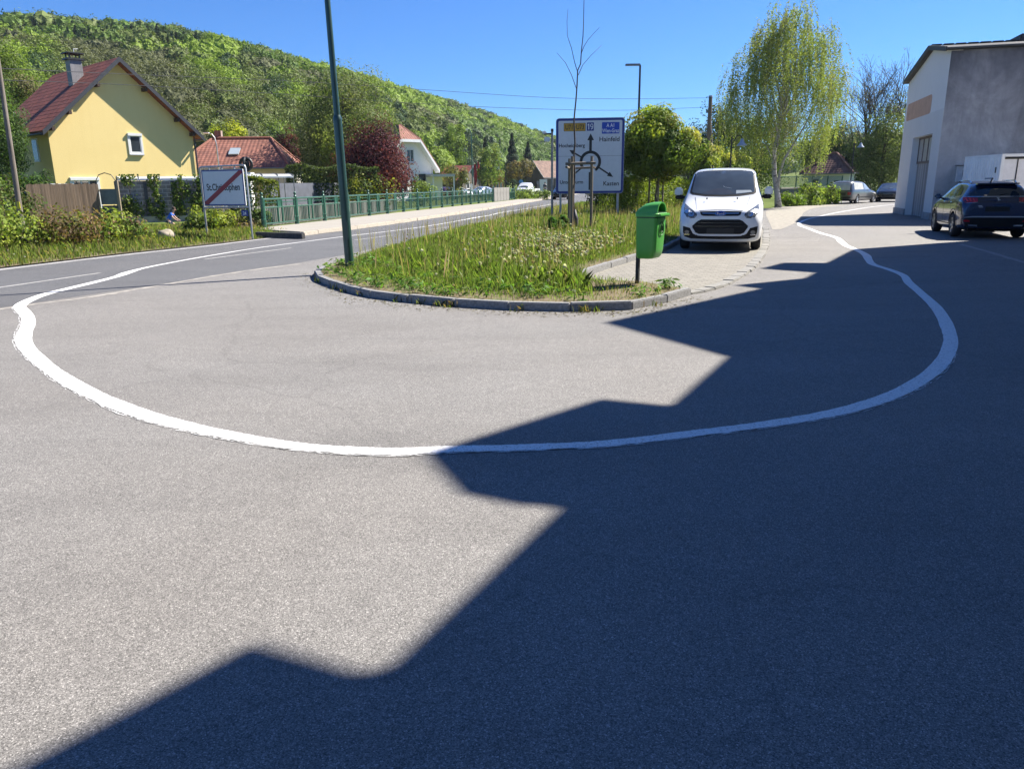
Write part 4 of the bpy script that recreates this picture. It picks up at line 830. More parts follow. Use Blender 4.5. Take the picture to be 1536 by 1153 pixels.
# big direction sign
def direction_sign():
    Y = 36.0; b = A(833.6, 290, Y); u = 3.1 / 1270; Hh = 1356 * u; z0 = A(880, 290.5, Y).z
    root = thing('direction_sign', 'large white roundabout direction sign with blue border behind the sapling', 'road sign', (b.x, Y, .08), math.radians(-4)); z0 -= .08
    rot = -.010
    def P(x_, v): return (x_ * u, z0 + Hh - v * u)
    MB().prism(rrect(0, 3.1, z0, z0 + Hh, .14), 0, .05).build('panel', M_galv, root)
    MB().prism(rrect(.02, 3.08, z0 + .02, z0 + Hh - .02, .13), -.004, .0).build('border', M_sblue, root)
    MB().prism(rrect(.115, 2.985, z0 + .115, z0 + Hh - .115, .06), -.008, -.004).build('face', M_sw, root)
    s_ = MB(); s_.box((1.55, -.0085, z0 + Hh - 675 * u), (2.86, .001, .012)); s_.build('panel_joint', M_galvd, root)
    def plate(x0, x1, v0, v1, m, name='panel_field', y=-.012): a, bb = P(x0, v1), P(x1, v0); MB().prism(rrect(a[0], bb[0], a[1], bb[1], .02), y, -.008).build(name, m, root)
    plate(146, 549, 88, 232, M_blk); plate(152, 543, 94, 226, M_yel, y=-.0145); plate(572, 702, 82, 228, M_sblue); plate(850, 1172, 82, 284, M_mblue)
    def tx(s, x_, v, size, m, sx=1.0, al='LEFT', y=-.0165): p = P(x_, v); text('lettering', s, size, m, root, (p[0], y, p[1]), sx, al, bold=.004)
    tx('U71+U73', 348, 200, .29, M_blk, .74, 'CENTER'); n19 = MB()
    tx('A A1', 1011, 168, .22, M_whl, .8, 'CENTER'); tx('Wien-Graz', 1011, 262, .23, M_whl, .72, 'CENTER')
    K = -.0095
    tx('Hainfeld', 992, 418, .28, M_blk, 1.0, 'CENTER', K); tx('Hocheichberg', 296, 515, .225, M_blk, .93, 'CENTER', K); tx('Unterthurm', 296, 1172, .225, M_blk, .98, 'CENTER', K); tx('Kasten', 1040, 1212, .27, M_blk, .98, 'CENTER', K)
    def bar19(pts, wd):
        for a, bb in zip(pts, pts[1:]):
            a, bb = np.array(P(*a)), np.array(P(*bb)); e = (bb - a) / np.linalg.norm(bb - a); n = np.array([-e[1], e[0]]) * wd * u / 2; a = a - e * wd * u * .2; bb = bb + e * wd * u * .2; n19.prism([tuple(a + n), tuple(a - n), tuple(bb - n), tuple(bb + n)], -.016, -.012)
    bar19([(608, 108), (608, 204)], 17); bar19([(586, 130), (606, 112)], 13)
    bar19([(662 + 22 * math.cos(t_), 136 + 27 * math.sin(t_)) for t_ in np.linspace(0, 2 * math.pi, 17)], 15); bar19([(684, 140), (682, 172), (670, 192), (650, 200)], 15); n19.build('route_number', M_whl, root)
    d = MB()
    def seg(x0, v0, x1, v1, wd): 
        a, bb = np.array(P(x0, v0)), np.array(P(x1, v1)); e = (bb - a) / np.linalg.norm(bb - a); n = np.array([-e[1], e[0]]) * wd * u / 2; d.prism([tuple(a + n), tuple(a - n), tuple(bb - n), tuple(bb + n)], -.0125, -.0085)
    def head(x0, v0, x1, v1, wd): 
        a, bb = np.array(P(x0, v0)), np.array(P(x1, v1)); e = (bb - a) / np.linalg.norm(bb - a); n = np.array([-e[1], e[0]]) * wd * u / 2; d.prism([tuple(a + n), tuple(a - n), tuple(bb)], -.0125, -.0085)
    cx, cv, R_, th = 645, 780, 175, 52
    arc = [math.radians(a) for a in np.linspace(218, -58, 34)]
    o_ = [P(cx + (R_ + th / 2) * math.cos(a), cv - (R_ + th / 2) * math.sin(a)) for a in arc]; i_ = [P(cx + (R_ - th / 2) * math.cos(a), cv - (R_ - th / 2) * math.sin(a)) for a in arc]
    for k in range(len(arc) - 1): d.prism([o_[k], o_[k + 1], i_[k + 1], i_[k]], -.0125, -.0085)
    seg(645, 600, 645, 385, 48); head(645, 395, 645, 275, 125); seg(645, 1290, 645, 965, 52)
    seg(488, 700, 320, 604, 28); head(332, 610, 252, 564, 88); seg(480, 890, 330, 1010, 26); head(340, 1002, 270, 1060, 84)
    seg(800, 880, 1000, 1010, 28); head(985, 1000, 1075, 1060, 90)
    d.build('route_diagram', M_blk, root)
    for x_ in (.22, 2.86): MB().tube([(x_, .1, -.1), (x_, .1, z0 + Hh - .1)], .055, 12).build('post', M_galv, root, smooth='auto')
direction_sign()
# pole with a small plate seen from behind
def rear_pole():
    b = A(828, 336, 34.5); root = thing('sign_pole', 'slim grey steel pole with a small white device on top, beside the direction sign', 'pole', (b.x, 34.5, .08)); zt = A(828, 197, 34.5).z - .08
    MB().tube([(0, 0, -.1), (0, 0, zt)], .05, 12).build('pole', M_galvd, root, smooth='auto')
    MB().tube([(0, 0, zt - .02), (0, 0, zt + .1)], .062, 12).build('pole_cap', M_dark, root)
    MB().tube([(-.38, 0, zt - .12), (0, 0, zt - .1)], .035, 8).build('bracket', M_dark, root)
    m = MB(); m.box((-.22, -.04, zt - .34), (.26, .14, .2), bev=.03); m.box((-.34, .0, zt - .05), (.16, .12, .14), bev=.03); m.build('device', M_white, root)
rear_pole()
# town sign
def town_sign():
    p0, p1 = A(304, 300, 26.2), A(372, 300, 25.4); d = Vector((p1.x - p0.x, p1.y - p0.y, 0)); L = d.length; root = thing('town_sign', 'white town-end sign with blue border, red diagonal bar and pipe frame beside the road', 'road sign', (p0.x, p0.y, 0), math.atan2(d.y, d.x))
    zt, zb = A(340, 250, 25.8).z, A(340, 312, 25.8).z
    f = MB(); f.tube([(0, .03, 0), (0, .03, zt - .06), (.02, .03, zt - .015), (.06, .03, zt)] + [(L - .1, .03, zt + .03), (L - .035, .03, zt + .01), (L, .03, zt - .06), (L + .01, .03, 0)], .032, 10); f.build('pipe_frame', M_galv, root, smooth='auto')
    MB().tube([(.0, .03, zb), (L, .03, zb + .02)], .028, 8).build('lower_rail', M_galv, root)
    x0, x1, z0, z1 = .07, L - .1, zb + .07, zt - .09
    MB().prism(rrect(x0, x1, z0, z1, .02), 0, .03).build('panel', M_white, root); MB().prism([(x0 + .01, z0 + .01), (x1 - .01, z0 + .01), (x1 - .01, z1 - .01), (x0 + .01, z1 - .01)], -.004, 0).build('border', M_sblue, root)
    MB().prism([(x0 + .05, z0 + .05), (x1 - .05, z0 + .05), (x1 - .05, z1 - .05), (x0 + .05, z1 - .05)], -.008, -.004).build('face', M_sw, root)
    text('lettering', 'St.Christophen', .30, M_blk, root, ((x0 + x1) / 2, -.0085, (z0 + z1) / 2 - .08), (x1 - x0) * .44, 'CENTER', bold=.006)
    MB().prism([(x0 + .04, z0 + .04), (x0 + .19, z0 + .04), (x1 - .04, z1 - .13), (x1 - .04, z1 - .04), (x1 - .16, z1 - .04), (x0 + .04, z0 + .13)], -.017, -.0135).build('diagonal_bar', M_red, root)
    for k in (.2, .5, .8): MB().box((x0 + (x1 - x0) * k, .02, z1 + .03), (.03, .03, .1)).build('clamp', M_galv, root); MB().box((x0 + (x1 - x0) * k, .02, z0 - .03), (.03, .03, .08)).build('clamp', M_galv, root)
    MB().prism([(L - .33, zb - .26), (L - .05, zb - .26), (L - .05, zb - .07), (L - .33, zb - .07)], -.01, .01).build('distance_plate', M_sblue, root)
    text('plate_lettering', '24', .15, M_whl, root, (L - .19, -.011, zb - .22), 1, 'CENTER', bold=.002)
town_sign()
# green railing along the footpath
def railing():
    a, b = Vector((-9.55, 29.9, .15)), Vector((-1.55, 70.6, .15)); d = b - a; n = 15; root = thing('railing', 'long dark green metal railing with ball-topped posts along the footpath', 'railing', a, math.atan2(d.y, d.x)); L = d.length; s_ = L / n
    post = MB(); post.lathe([(.095, 0), (.095, .26), (.105, .27), (.105, .31), (.075, .33), (.065, 1.12), (.065, 1.14), (.04, 1.17), (.03, 1.2), (.055, 1.23), (.06, 1.26), (.045, 1.3), (.01, 1.33)], 10)
    p0 = post.build('post', M_rail, root, smooth='auto')
    pn = MB()
    for z, r in ((1.06, .038), (.74, .03), (.13, .03)): pn.tube([(.05, 0, z), (s_ - .05, 0, z)], r, 6)
    for k in range(1, 20):
        x_ = .05 + (s_ - .1) * k / 20; pn.box((x_, 0, .43), (.02, .02, .6))
    for x_ in (s_ * .44, s_ * .56): pn.box((x_, 0, .6), (.07, .05, .92))
    pn.box((s_ * .5, 0, .9), (s_ * .12, .02, .28)); 
    for x0, x1 in ((.08, s_ * .42), (s_ * .58, s_ - .08)): pn.box(((x0 + x1) / 2, 0, .93), (x1 - x0, .02, .03))
    for x_ in (.14, s_ - .14): pn.box((x_, 0, .6), (.06, .045, .92))
    pan = pn.build('railing_panel', M_rail, root)
    for i in range(n + 1):
        if i: c_ = p0.copy(); COL.objects.link(c_); c_.parent = root; c_.location.x = i * s_
        if i and i < n: c_ = pan.copy(); COL.objects.link(c_); c_.parent = root; c_.location.x = i * s_
    # concrete parapet slabs after the railing, then the last short bay
    a2 = b + d.normalized() * .35; r2 = thing('bridge_parapet', 'grey concrete slab parapet continuing the green railing', 'parapet', a2, math.atan2(d.y, d.x)); w_ = 1.42
    m = MB().box((w_ / 2, 0, .62), (w_ - .04, .16, 1.24), bev=.012); q = m.build('slab', plain('parapet_concrete', (.19, .185, .17), .9, var=.2, vs=2), r2)
    for i in range(1, 5): c_ = q.copy(); COL.objects.link(c_); c_.parent = r2; c_.location.x = i * w_
    a3 = a2 + d.normalized() * (5 * w_ + .3); r3 = thing('railing', 'short last bay of green railing beyond the concrete parapet', 'railing', a3, math.atan2(d.y, d.x))
    for x_ in (0, s_): c_ = p0.copy(); COL.objects.link(c_); c_.parent = r3; c_.location.x = x_
    c_ = pan.copy(); COL.objects.link(c_); c_.parent = r3; c_.location.x = 0
railing()
# low picket fence behind the railing
def picket():
    a, b = Vector((-11.1, 33.4, 0)), Vector((-7.6, 52, 0)); d = b - a; root = thing('picket_fence', 'low pale wooden picket fence behind the green railing', 'fence', a, math.atan2(d.y, d.x)); m = MB(); L = d.length; x_ = 0
    while x_ < L: m.box((x_, 0, .42), (.085, .025, .84 + random.uniform(-.02, .02))); x_ += .14
    m.build('pickets', planks('pale_pickets', (.15, .145, .135), (.24, .235, .22), .14), root)
    m = MB()
    for z in (.2, .65): m.box((L / 2, .035, z), (L, .045, .07))
    m.build('rail', M_stake, root)
picket()
# street lamps
def modern_lamp(label, x_, y_, Y, dx):
    p = A(x_, y_, Y); root = thing('street_lamp', label, 'street lamp', (p.x, Y, 0)); MB().tube([(0, 0, 0), (0, 0, 1), (0, 0, p.z)], [.085, .075, .05], 10).build('post', M_dark, root, smooth='auto')
    MB().box((dx / 2, 0, p.z + .02), (abs(dx), .22, .09), bev=.02).build('lamp_head', M_galvd, root)
modern_lamp('tall dark street lamp with flat head above the nearest round maple', 960.3, 98, 41, -.75)
def modern2(): 
    Y = 66; p = A(969, 164, Y); root = thing('street_lamp', 'smaller distant street lamp with drooping arm beside the tall dark one', 'street lamp', (p.x, Y, 0)); MB().tube([(0, 0, 0), (0, 0, p.z)], [.08, .05], 8).build('post', M_dark, root); MB().bar((-.55, 0, p.z + .12), (.05, 0, p.z - .02), .12, .07).build('lamp_head', M_dark, root)
modern2()
def curved(label, xb, yb, xt, yt, Y, m=None, r=.05):
    b, t_ = A(xb, yb, Y), A(xt, yt, Y); root = thing('street_lamp', label, 'street lamp', (b.x, Y, 0)); dx = t_.x - b.x; z = t_.z
    MB().tube([(0, 0, 0), (0, 0, z - .75), (dx * .12, 0, z - .3), (dx * .4, 0, z - .06), (dx * .75, 0, z)], [r * 1.3, r, r * .8, r * .7, r * .6], 8).build('post', m or M_galv, root, smooth='auto')
    MB().box((dx * .95, 0, z + .0), (abs(dx) * .5 + .1, .22, .1), bev=.03).build('lamp_head', M_white, root)
curved('pale curved street lamp in front of the hip roofed house', 328, 250, 309, 200, 55)
curved('thin pale green street lamp beside the red flags', 709, 290, 700, 194, 112, M_rail, .07)
curved('pale lamp on a thin mast beside the wooden utility pole', 1061, 250, 1054, 198, 62)
def bell_lamp(label, xp, y_, Y, dx):
    p = A(xp, y_, Y); root = thing('street_lamp', label, 'street lamp', (p.x, Y, 0)); z = p.z
    MB().tube([(0, 0, 0), (0, 0, .8), (0, 0, z)], [.09, .06, .045], 8).build('post', M_dark, root, smooth='auto')
    MB().tube([(0, 0, z - .5), (dx * .5, 0, z + .06), (dx * .85, 0, z + .02), (dx, 0, z - .12)], .028, 7).build('arm', M_dark, root)
    MB().lathe([(.04, z - .12), (.09, z - .2), (.16, z - .36), (.3, z - .5), (.31, z - .53), (.2, z - .54)], 14, c=(dx, 0, 0)).build('lamp_shade', plain('bell_shade', (.42, .46, .48), .3, .3, var=.1), root, smooth='auto')
bell_lamp('old style dark lamp with bell shade in front of the birch', 1098, 205, 47, .62)
bell_lamp('old style lamp with bell shade above the hearse', 1282, 212, 71, .6)
# utility poles and wires
def pole():
    Y = 62; p = A(1066, 146, Y); root = thing('utility_pole', 'tall brown wooden utility pole with leaning brace left of the birch', 'utility pole', (p.x, Y, 0)); mt = bark('pole_wood', (.10, .075, .055), (.22, .18, .14), (20, 20, .8))
    MB().tube([(0, 0, 0), (0, 0, p.z)], [.19, .14], 12).build('post', mt, root, smooth='auto'); MB().tube([(.75, .2, 0), (.05, .0, p.z - 1.7)], [.15, .11], 10).build('brace', mt, root, smooth='auto')
    MB().tube([(0, 0, p.z), (0, 0, p.z + .12)], [.17, .15], 12).build('pole_cap', M_galv, root); MB().bar((-.3, 0, p.z - 1.1), (1.2, 0, p.z - 1.1), .09).build('crossarm', M_dark, root)
    m = MB()
    for x_ in (-.25, .5, .8, 1.1): m.lathe([(.03, 0), (.06, .04), (.06, .12), (.03, .16)], 8, c=(x_, 0, p.z - 1.05))
    m.build('insulator', M_dark, root)
pole()
def lean_pole():
    Y = 27.5; b = A(31, 330, Y); b.z = 0; t_ = A(-2, 100, Y) - b; root = thing('utility_pole', 'weathered leaning wooden pole with yellow marker at the left edge', 'utility pole', b); q = t_ * 1.25
    MB().tube([(0, 0, -.2), q * .5, q], [.095, .082, .07], 12).build('post', bark('grey_pole_wood', (.10, .085, .07), (.24, .21, .18), (20, 20, .8)), root, smooth='auto')
    k = A(30.5, 308, Y) - b; MB().box((k.x + .02, -.13, k.z), (.10, .03, .24), bev=.006).build('marker', plain('marker_yellow', (.6, .55, .03), .5, var=.05), root)
lean_pole()
def wire(label, pts, r=.012):
    q = [A(x_, y_, Y) for x_, y_, Y in pts]; q = [Vector(v) for v in smooth(q, 6)]; o = MB().tube(q, r, 5).build('power_line', M_dark); tag(o, label, 'cable', 'overhead power lines')
wire('upper overhead power line crossing the sky to the wooden utility pole', [(-60, 100, 27), (200, 112, 34), (440, 122, 42), (640, 135, 49), (820, 146.5, 55), (940, 148.5, 59), (1066, 147, 62)])
wire('lower overhead power line crossing the hill and sky to the pole crossarm', [(-60, 118, 27.4), (200, 128, 34), (440, 142.5, 42), (640, 156.5, 49), (820, 164, 55), (940, 165.5, 59), (1061, 161, 62)])
# far roadside bits
def small_sign(label, x_, y_, Y, r, mat, sq=False, name='road_sign'):
    p = A(x_, y_, Y); root = thing(name, label, 'road sign', (p.x, Y, 0)); MB().tube([(0, .04, 0), (0, .04, p.z)], .04, 7).build('post', M_galv, root)
    (MB().box((0, 0, p.z), (r * 2, .03, r * 2.4), bev=.01) if sq else MB().lathe([(r, -.015), (r, .015)], 18, Matrix.Rotation(math.pi / 2, 3, 'X'), (0, 0, p.z))).build('panel', mat, root)
small_sign('small round white sign left of the red flags', 698.5, 268.5, 108, .26, M_white); small_sign('round blue sign left of the white pickup', 781.5, 273, 104, .3, plain('cycle_sign_blue', (.05, .2, .38), .4, var=.05)); small_sign('narrow grey sign post left of the far pedestrian', 807, 274, 100, .16, M_galvd, True)
def flag(label, x0, y0, x1, y1, Y):
    a, b = A(x0, y0, Y), A(x1, y1, Y); root = thing('flag', label, 'flag', (a.x, Y, 0)); MB().tube([(0, 0, 0), (0, 0, a.z + .3)], .04, 7).build('flagpole', M_galv, root)
    m = MB(); n = 10; W = (b.x - a.x); pts = []
    for i in range(n + 1):
        z = a.z + (b.z - a.z) * i / n; pts.append([(x_ * W * (.55 + .45 * math.sin(math.pi * (i + .8) / (n + 1.6))), .12 * math.sin(i * .9 + x_ * 4), z) for x_ in (.03, .35, .7, 1)])
    for i in range(n):
        for j in range(3): m.face([pts[i][j], pts[i][j + 1], pts[i + 1][j + 1], pts[i + 1][j]])
    o = m.build('flag_cloth', plain('flag_red', (.42, .03, .03), .7, var=.15), root, smooth=True); s_ = o.modifiers.new('thick', 'SOLIDIFY'); s_.thickness = .01
flag('left long red banner flag on a pole in front of the far houses', 710.5, 246, 716, 278, 116); flag('right long red banner flag on a pole in front of the far houses', 715.5, 243, 720, 268, 119)
def post_(label, x_, yt, Y, w_, m): p = A(x_, yt, Y); tag(MB().box((p.x, Y, p.z / 2), (w_, w_, p.z), bev=.03).build('bollard', m), label, 'post')
post_('white roadside post below the red flags', 707, 276, 106, .28, M_white); post_('tall dark post between the orange house and the copper tree', 758, 258, 112, .2, M_barkd)
p = G(1531, 347); root = thing('steel_post', 'thin grey steel post at the right edge behind the parked car', 'post', (p.x + .35, 25.2, 0)); MB().tube([(0, 0, 0), (0, 0, 3.3)], .04, 8).build('post', M_galvd, root); MB().lathe([(.075, 0), (.075, .03)], 10).build('base_plate', M_galvd, root)
# ================================================================== BUILDINGS
M_glass = glass('window_glass'); M_wf = plain('window_frame_white', (.68, .68, .67), .5, var=.03)
def frame_of(origin, ang):
    """local frame: x along the facade, y into the building"""
    return Vector(origin), ang
def window(parent, x_, z, w_, h, y=0.0, fr=.09, shutter=False, mull=1, name='window', trim=M_wf, gl=None):
    """window on a facade lying in local plane y (outside is -y)"""
    m = MB(); t_ = .05
    for a, b, c_, d in ((x_ - w_ / 2 - fr, x_ - w_ / 2, z - fr, z + h + fr), (x_ + w_ / 2, x_ + w_ / 2 + fr, z - fr, z + h + fr)): m.box(((a + b) / 2, y - t_ / 2, (c_ + d) / 2), (b - a, t_, d - c_))
    m.box((x_, y - t_ / 2, z - fr / 2), (w_, t_, fr)); m.box((x_, y - t_ / 2, z + h + fr / 2), (w_, t_, fr))
    f = m.build(name, trim, parent)
    MB().box((x_, y - .008, z + h / 2), (w_, .012, h)).build('pane', gl or M_glass, f)
    q = MB(); q.box((x_ - w_ / 2 + .025, y - .02, z + h / 2), (.05, .03, h)); q.box((x_ + w_ / 2 - .025, y - .02, z + h / 2), (.05, .03, h)); q.box((x_, y - .02, z + .025), (w_ - .1, .03, .05)); q.box((x_, y - .02, z + h - .025), (w_ - .1, .03, .05))
    for k in range(1, mull): q.box((x_ - w_ / 2 + w_ * k / mull, y - .02, z + h / 2), (.06, .03, h - .1))
    q.build('sash', M_wf, f)
    MB().box((x_, y - .06, z - fr - .02), (w_ + .2, .14, .04)).build('sill', M_galv, f)
    if shutter: MB().box((x_, y - .07, z + h + .06), (w_ + 2 * fr - .02, .1, .16), bev=.01).build('shutter_box', trim, f)
    return f
def gable_house(root, W, L, ze, zr, wall, roofm, ov=.5, eave=.45, th=.18, fascia=None, hip=0, soff=None):
    """gable facade in the plane y=0 from x=0..W (outside -y); ridge runs along +y"""
    m = MB(); m.prism([(0, -.1), (W, -.1), (W, ze), (W / 2, zr), (0, ze)], 0, L); m.build('wall', wall, root)
    s_ = (zr - ze) / (W / 2); n = math.sqrt(1 + s_ * s_); up = .02
    for sgn, nm in ((-1, 'roof'), (1, 'roof')):
        e = (-eave if sgn < 0 else W + eave); q = MB()
        a = Vector((e, -ov, ze - eave * s_ + up + th * n * .0)); r = Vector((W / 2, -ov, zr + up)); off = Vector((0, 0, th * n))
        A_, B_ = Vector((e, L + ov * .6, a.z)), Vector((W / 2, L + ov * .6, r.z))
        pts = [a + off, A_ + off, B_ + off, r + off] if sgn > 0 else [A_ + off, a + off, r + off, B_ + off]
        q.slab(pts, th); q.build(nm, roofm, root)
        if fascia:
            f = MB(); f.prism([(e - .0, a.z - .03), (W / 2, zr - .03 + up), (W / 2, zr + up + th * n + .03), (e, a.z + th * n + .03)], -ov - .05, -ov - .005); f.build('verge_board', fascia, root)
            g = MB(); g.tube([(e + sgn * .06, -ov, a.z + .05), (e + sgn * .06, L + ov * .6, a.z + .05)], .07, 8); g.build('gutter', fascia, root)
# yellow house
def yellow():
    M_y = stucco('yellow_render', (.76, .595, .255), (.88, .84, .76), .3); M_tile = tiles('dark_red_tiles', (.19, .045, .028), (.28, .075, .045), 3.3, 2.6); M_fas = plain('dark_fascia', (.035, .037, .045), .5, var=.1)
    a = A(80, 250, 44.5); ang = math.radians(49); W = 8.45; root = thing('yellow_house', 'yellow rendered house with steep dark red tiled roof on the left', 'house', (a.x, a.y, 0), ang)
    ze, zr = 5.0, 8.85
    gable_house(root, W, 9.5, ze, zr, M_y, M_tile, .55, .45, .16, M_fas)
    window(root, 4.75, 3.8, .64, .98, 0, .12, True); window(root, 1.55, .75, 1.3, 1.45, 0, .16, True, 3); window(root, 7.3, .75, 1.7, 1.45, 0, .16, True, 2)
    for x_, sgn in ((1.15, -1), (2.9, -1), (5.6, 1), (7.4, 1), (.15, -1), (8.3, 1)):
        z = ze + (zr - ze) * (1 - abs(x_ - W / 2) / (W / 2)) - .16; MB().box((x_, -.26, z), (.16, .52, .2)).build('rafter_end', plain('dark_timber', (.06, .035, .025), .8, var=.2), root)
    # left side window, chimney, vent, roof hatch
    f = MB(); f.box((-.03, 2.2, 3.9), (.06, .9, 1.3)); w_ = f.build('window', M_wf, root); MB().box((-.065, 2.2, 3.9), (.02, .7, 1.1)).build('pane', M_glass, w_)
    M_ch = bricks('chimney_block', (.26, .26, .27), (.22, .22, .23), (.2, .2, .2), .5, .25, .008)
    cx, cy = 3.05, 3.0; c_ = MB().box((cx, cy, 8.2), (.68, .68, 1.9)).build('chimney', M_ch, root)
    MB().box((cx, cy, 9.2), (.94, .86, .1)).build('chimney_cap', M_dark, c_); m = MB()
    for dx in (-.28, .28):
        for dy in (-.28, .28): m.box((cx + dx, cy + dy, 9.37), (.06, .06, .26))
    m.box((cx, cy, 9.53), (.95, .95, .06)); m.build('chimney_hood', M_dark, c_); MB().tube([(cx + .1, cy, 9.56), (cx + .1, cy, 9.8), (cx + .35, cy, 9.83)], .02, 6).build('weather_vane', M_white, c_)
    MB().tube([(.55, 6.6, 5.6), (.55, 6.6, 6.25), (.4, 6.6, 6.3)], .06, 8).build('vent_pipe', M_white, root)
    MB().tube([(W + .04, -.1, 0), (W + .04, -.1, ze - .2)], .05, 8).build('downpipe', M_fas, root)
yellow()
# hip roofed house
def hip_house(name, label, loc, ang, W, L, ze, zr, ridge, wall, roofm, ov=.5, cat='house', chim=True):
    root = thing(name, label, cat, loc, ang); MB().box((W / 2, L / 2, ze / 2 - .05), (W, L, ze + .1)).build('wall', wall, root)
    e = [Vector((-ov, -ov, ze)), Vector((W + ov, -ov, ze)), Vector((W + ov, L + ov, ze)), Vector((-ov, L + ov, ze))]; r0, r1 = Vector((W / 2 - ridge / 2, L / 2, zr)), Vector((W / 2 + ridge / 2, L / 2, zr))
    for pts in ([e[0], e[1], r1, r0], [e[2], e[3], r0, r1]): MB().slab(pts, .14).build('roof', roofm, root)
    for pts in ([e[1], e[2], r1], [e[3], e[0], r0]): MB().slab(pts, .14).build('roof', roofm, root)
    m = MB(); m.tube([r0 + Vector((0, 0, .05)), r1 + Vector((0, 0, .05))], .12, 6)
    for a, b in ((e[0], r0), (e[1], r1), (e[2], r1), (e[3], r0)): m.tube([a + Vector((0, 0, .04)), b + Vector((0, 0, .05))], .1, 6)
    m.build('ridge_tiles', roofm, root); g = MB(); g.tube([e[0] + Vector((0, -.05, -.08)), e[1] + Vector((0, -.05, -.08))], .07, 6); g.tube([e[1] + Vector((.05, 0, -.08)), e[2] + Vector((.05, 0, -.08))], .07, 6); g.build('gutter', M_galvd, root)
    return root, r0, r1
M_rt = tiles('terracotta_tiles', (.17, .065, .045), (.235, .095, .065), 3.2, 2.8); M_rt2 = tiles('brown_tiles', (.13, .055, .045), (.19, .085, .065), 3.2, 2.8); M_cream = stucco('cream_render', (.55, .53, .48)); M_whr = stucco('white_render', (.76, .76, .74), (.9, .9, .9), .25)
b = A(291, 255, 62); root, r0, r1 = hip_house('hip_roof_house', 'low house with terracotta hip roof right of the yellow house', (b.x - 1.1, 62, 0), math.radians(6), 8.1, 8.3, 3.2, 5.65, 4.7, M_cream, M_rt)
MB().box((r0.x + .4, r0.y + .3, r0.z + .1), (.55, .55, 1.1)).build('chimney', bricks('red_brick', (.3, .12, .08), (.24, .09, .06), (.3, .28, .25), .25, .08), root)
M_ = Matrix.Rotation(math.atan2(5.65 - 3.2, 4.65), 3, 'X'); MB().box((3.9, 1.75, 4.52), (.8, 1.1, .1), M=M_).build('skylight', plain('skylight_glass', (.3, .36, .4), .15, var=.05), root)
window(root, 2.2, 1.2, 1.0, 1.2, 0, .1); window(root, 5.8, 1.2, 1.2, 1.2, 0, .1)
# white house with half-hipped gable
def white_house():
    Y = 86; a = A(575, 270, Y); ang = math.radians(46); root = thing('white_house', 'white rendered house with half hipped red roof behind the purple tree', 'house', (a.x, Y, 0), ang); W, L, ze, zr, zh = 7.0, 9, 3.75, 8.0, 6.4
    s_ = (zr - ze) / (W / 2); xh = W / 2 - (zr - zh) / s_
    MB().prism([(0, -.1), (W, -.1), (W, ze), (W - xh, zh), (xh, zh), (0, ze)], 0, L).build('wall', M_whr, root); ov = .75; ev = .55
    for sgn in (-1, 1):
        X_ = (lambda x_: x_ if sgn < 0 else W - x_); pts = [Vector((X_(-ev), -ov, ze - ev * s_ + .25)), Vector((X_(xh), -ov, zh + .25)), Vector((X_(W / 2), 1.1, zr + .25)), Vector((X_(W / 2), L, zr + .25)), Vector((X_(-ev), L, ze - ev * s_ + .25))]
        if sgn > 0: pts = pts[::-1]
        q = MB(); q.slab(pts[::-1], .2); q.build('roof', M_rt, root)
        MB().prism([(X_(-ev), ze - ev * s_ + .0), (X_(xh), zh), (X_(xh), zh + .34), (X_(-ev), ze - ev * s_ + .34)], -ov - .05, -ov + .02).build('verge_board', M_white, root)
    MB().slab([Vector((xh, -ov, zh + .25)), Vector((W - xh, -ov, zh + .25)), Vector((W / 2, 1.1, zr + .25))], .2).build('roof', M_rt, root)
    MB().box((W / 2, -ov - .01, zh + .1), (W - 2 * xh + .1, .08, .3)).build('verge_board', M_white, root)
    for sgn in (-1, 1):
        X_ = (lambda x_: x_ if sgn < 0 else W - x_); MB().prism([(X_(-ev), ze - ev * s_ - .02), (X_(xh), zh - .02), (X_(xh), zh + .045), (X_(-ev), ze - ev * s_ + .045)], -ov + .03, -.01).build('soffit', M_white, root)
    window(root, 3.9, 4.25, 1.0, 1.35, 0, .08, False, 2); window(root, 5.5, .9, 1.15, 2.1, 0, .06); window(root, 2.6, 1.0, 1.3, 1.6, 0, .06, False, 2)
    MB().box((W / 2 - .4, 3.2, zr + .5), (.5, .5, 1.4)).build('chimney', plain('chimney_brown', (.14, .08, .06), .9), root); MB().tube([(W + .06, -.05, 0), (W + .06, -.05, ze)], .06, 7).build('downpipe', M_white, root)
    g = thing('carport', 'white carport with flat roof right of the white house', 'carport', (A(652, 285, 88).x, 88, 0), math.radians(20)); MB().box((1.0, 1.2, 2.75), (2.6, 3.4, .28)).build('roof', plain('carport_beige', (.5, .5, .46), .7), g); MB().box((.6, 2.4, 1.3), (1.9, .2, 2.6)).build('wall', M_whr, g)
    MB().box((.3, 2.26, 1.35), (.55, .06, .9)).build('panel', plain('pale_blue', (.4, .55, .7), .5), g)
    for x_ in (-.2, 2.2): MB().box((x_, -.3, 1.32), (.12, .12, 2.62)).build('post', M_white, g)
white_house()
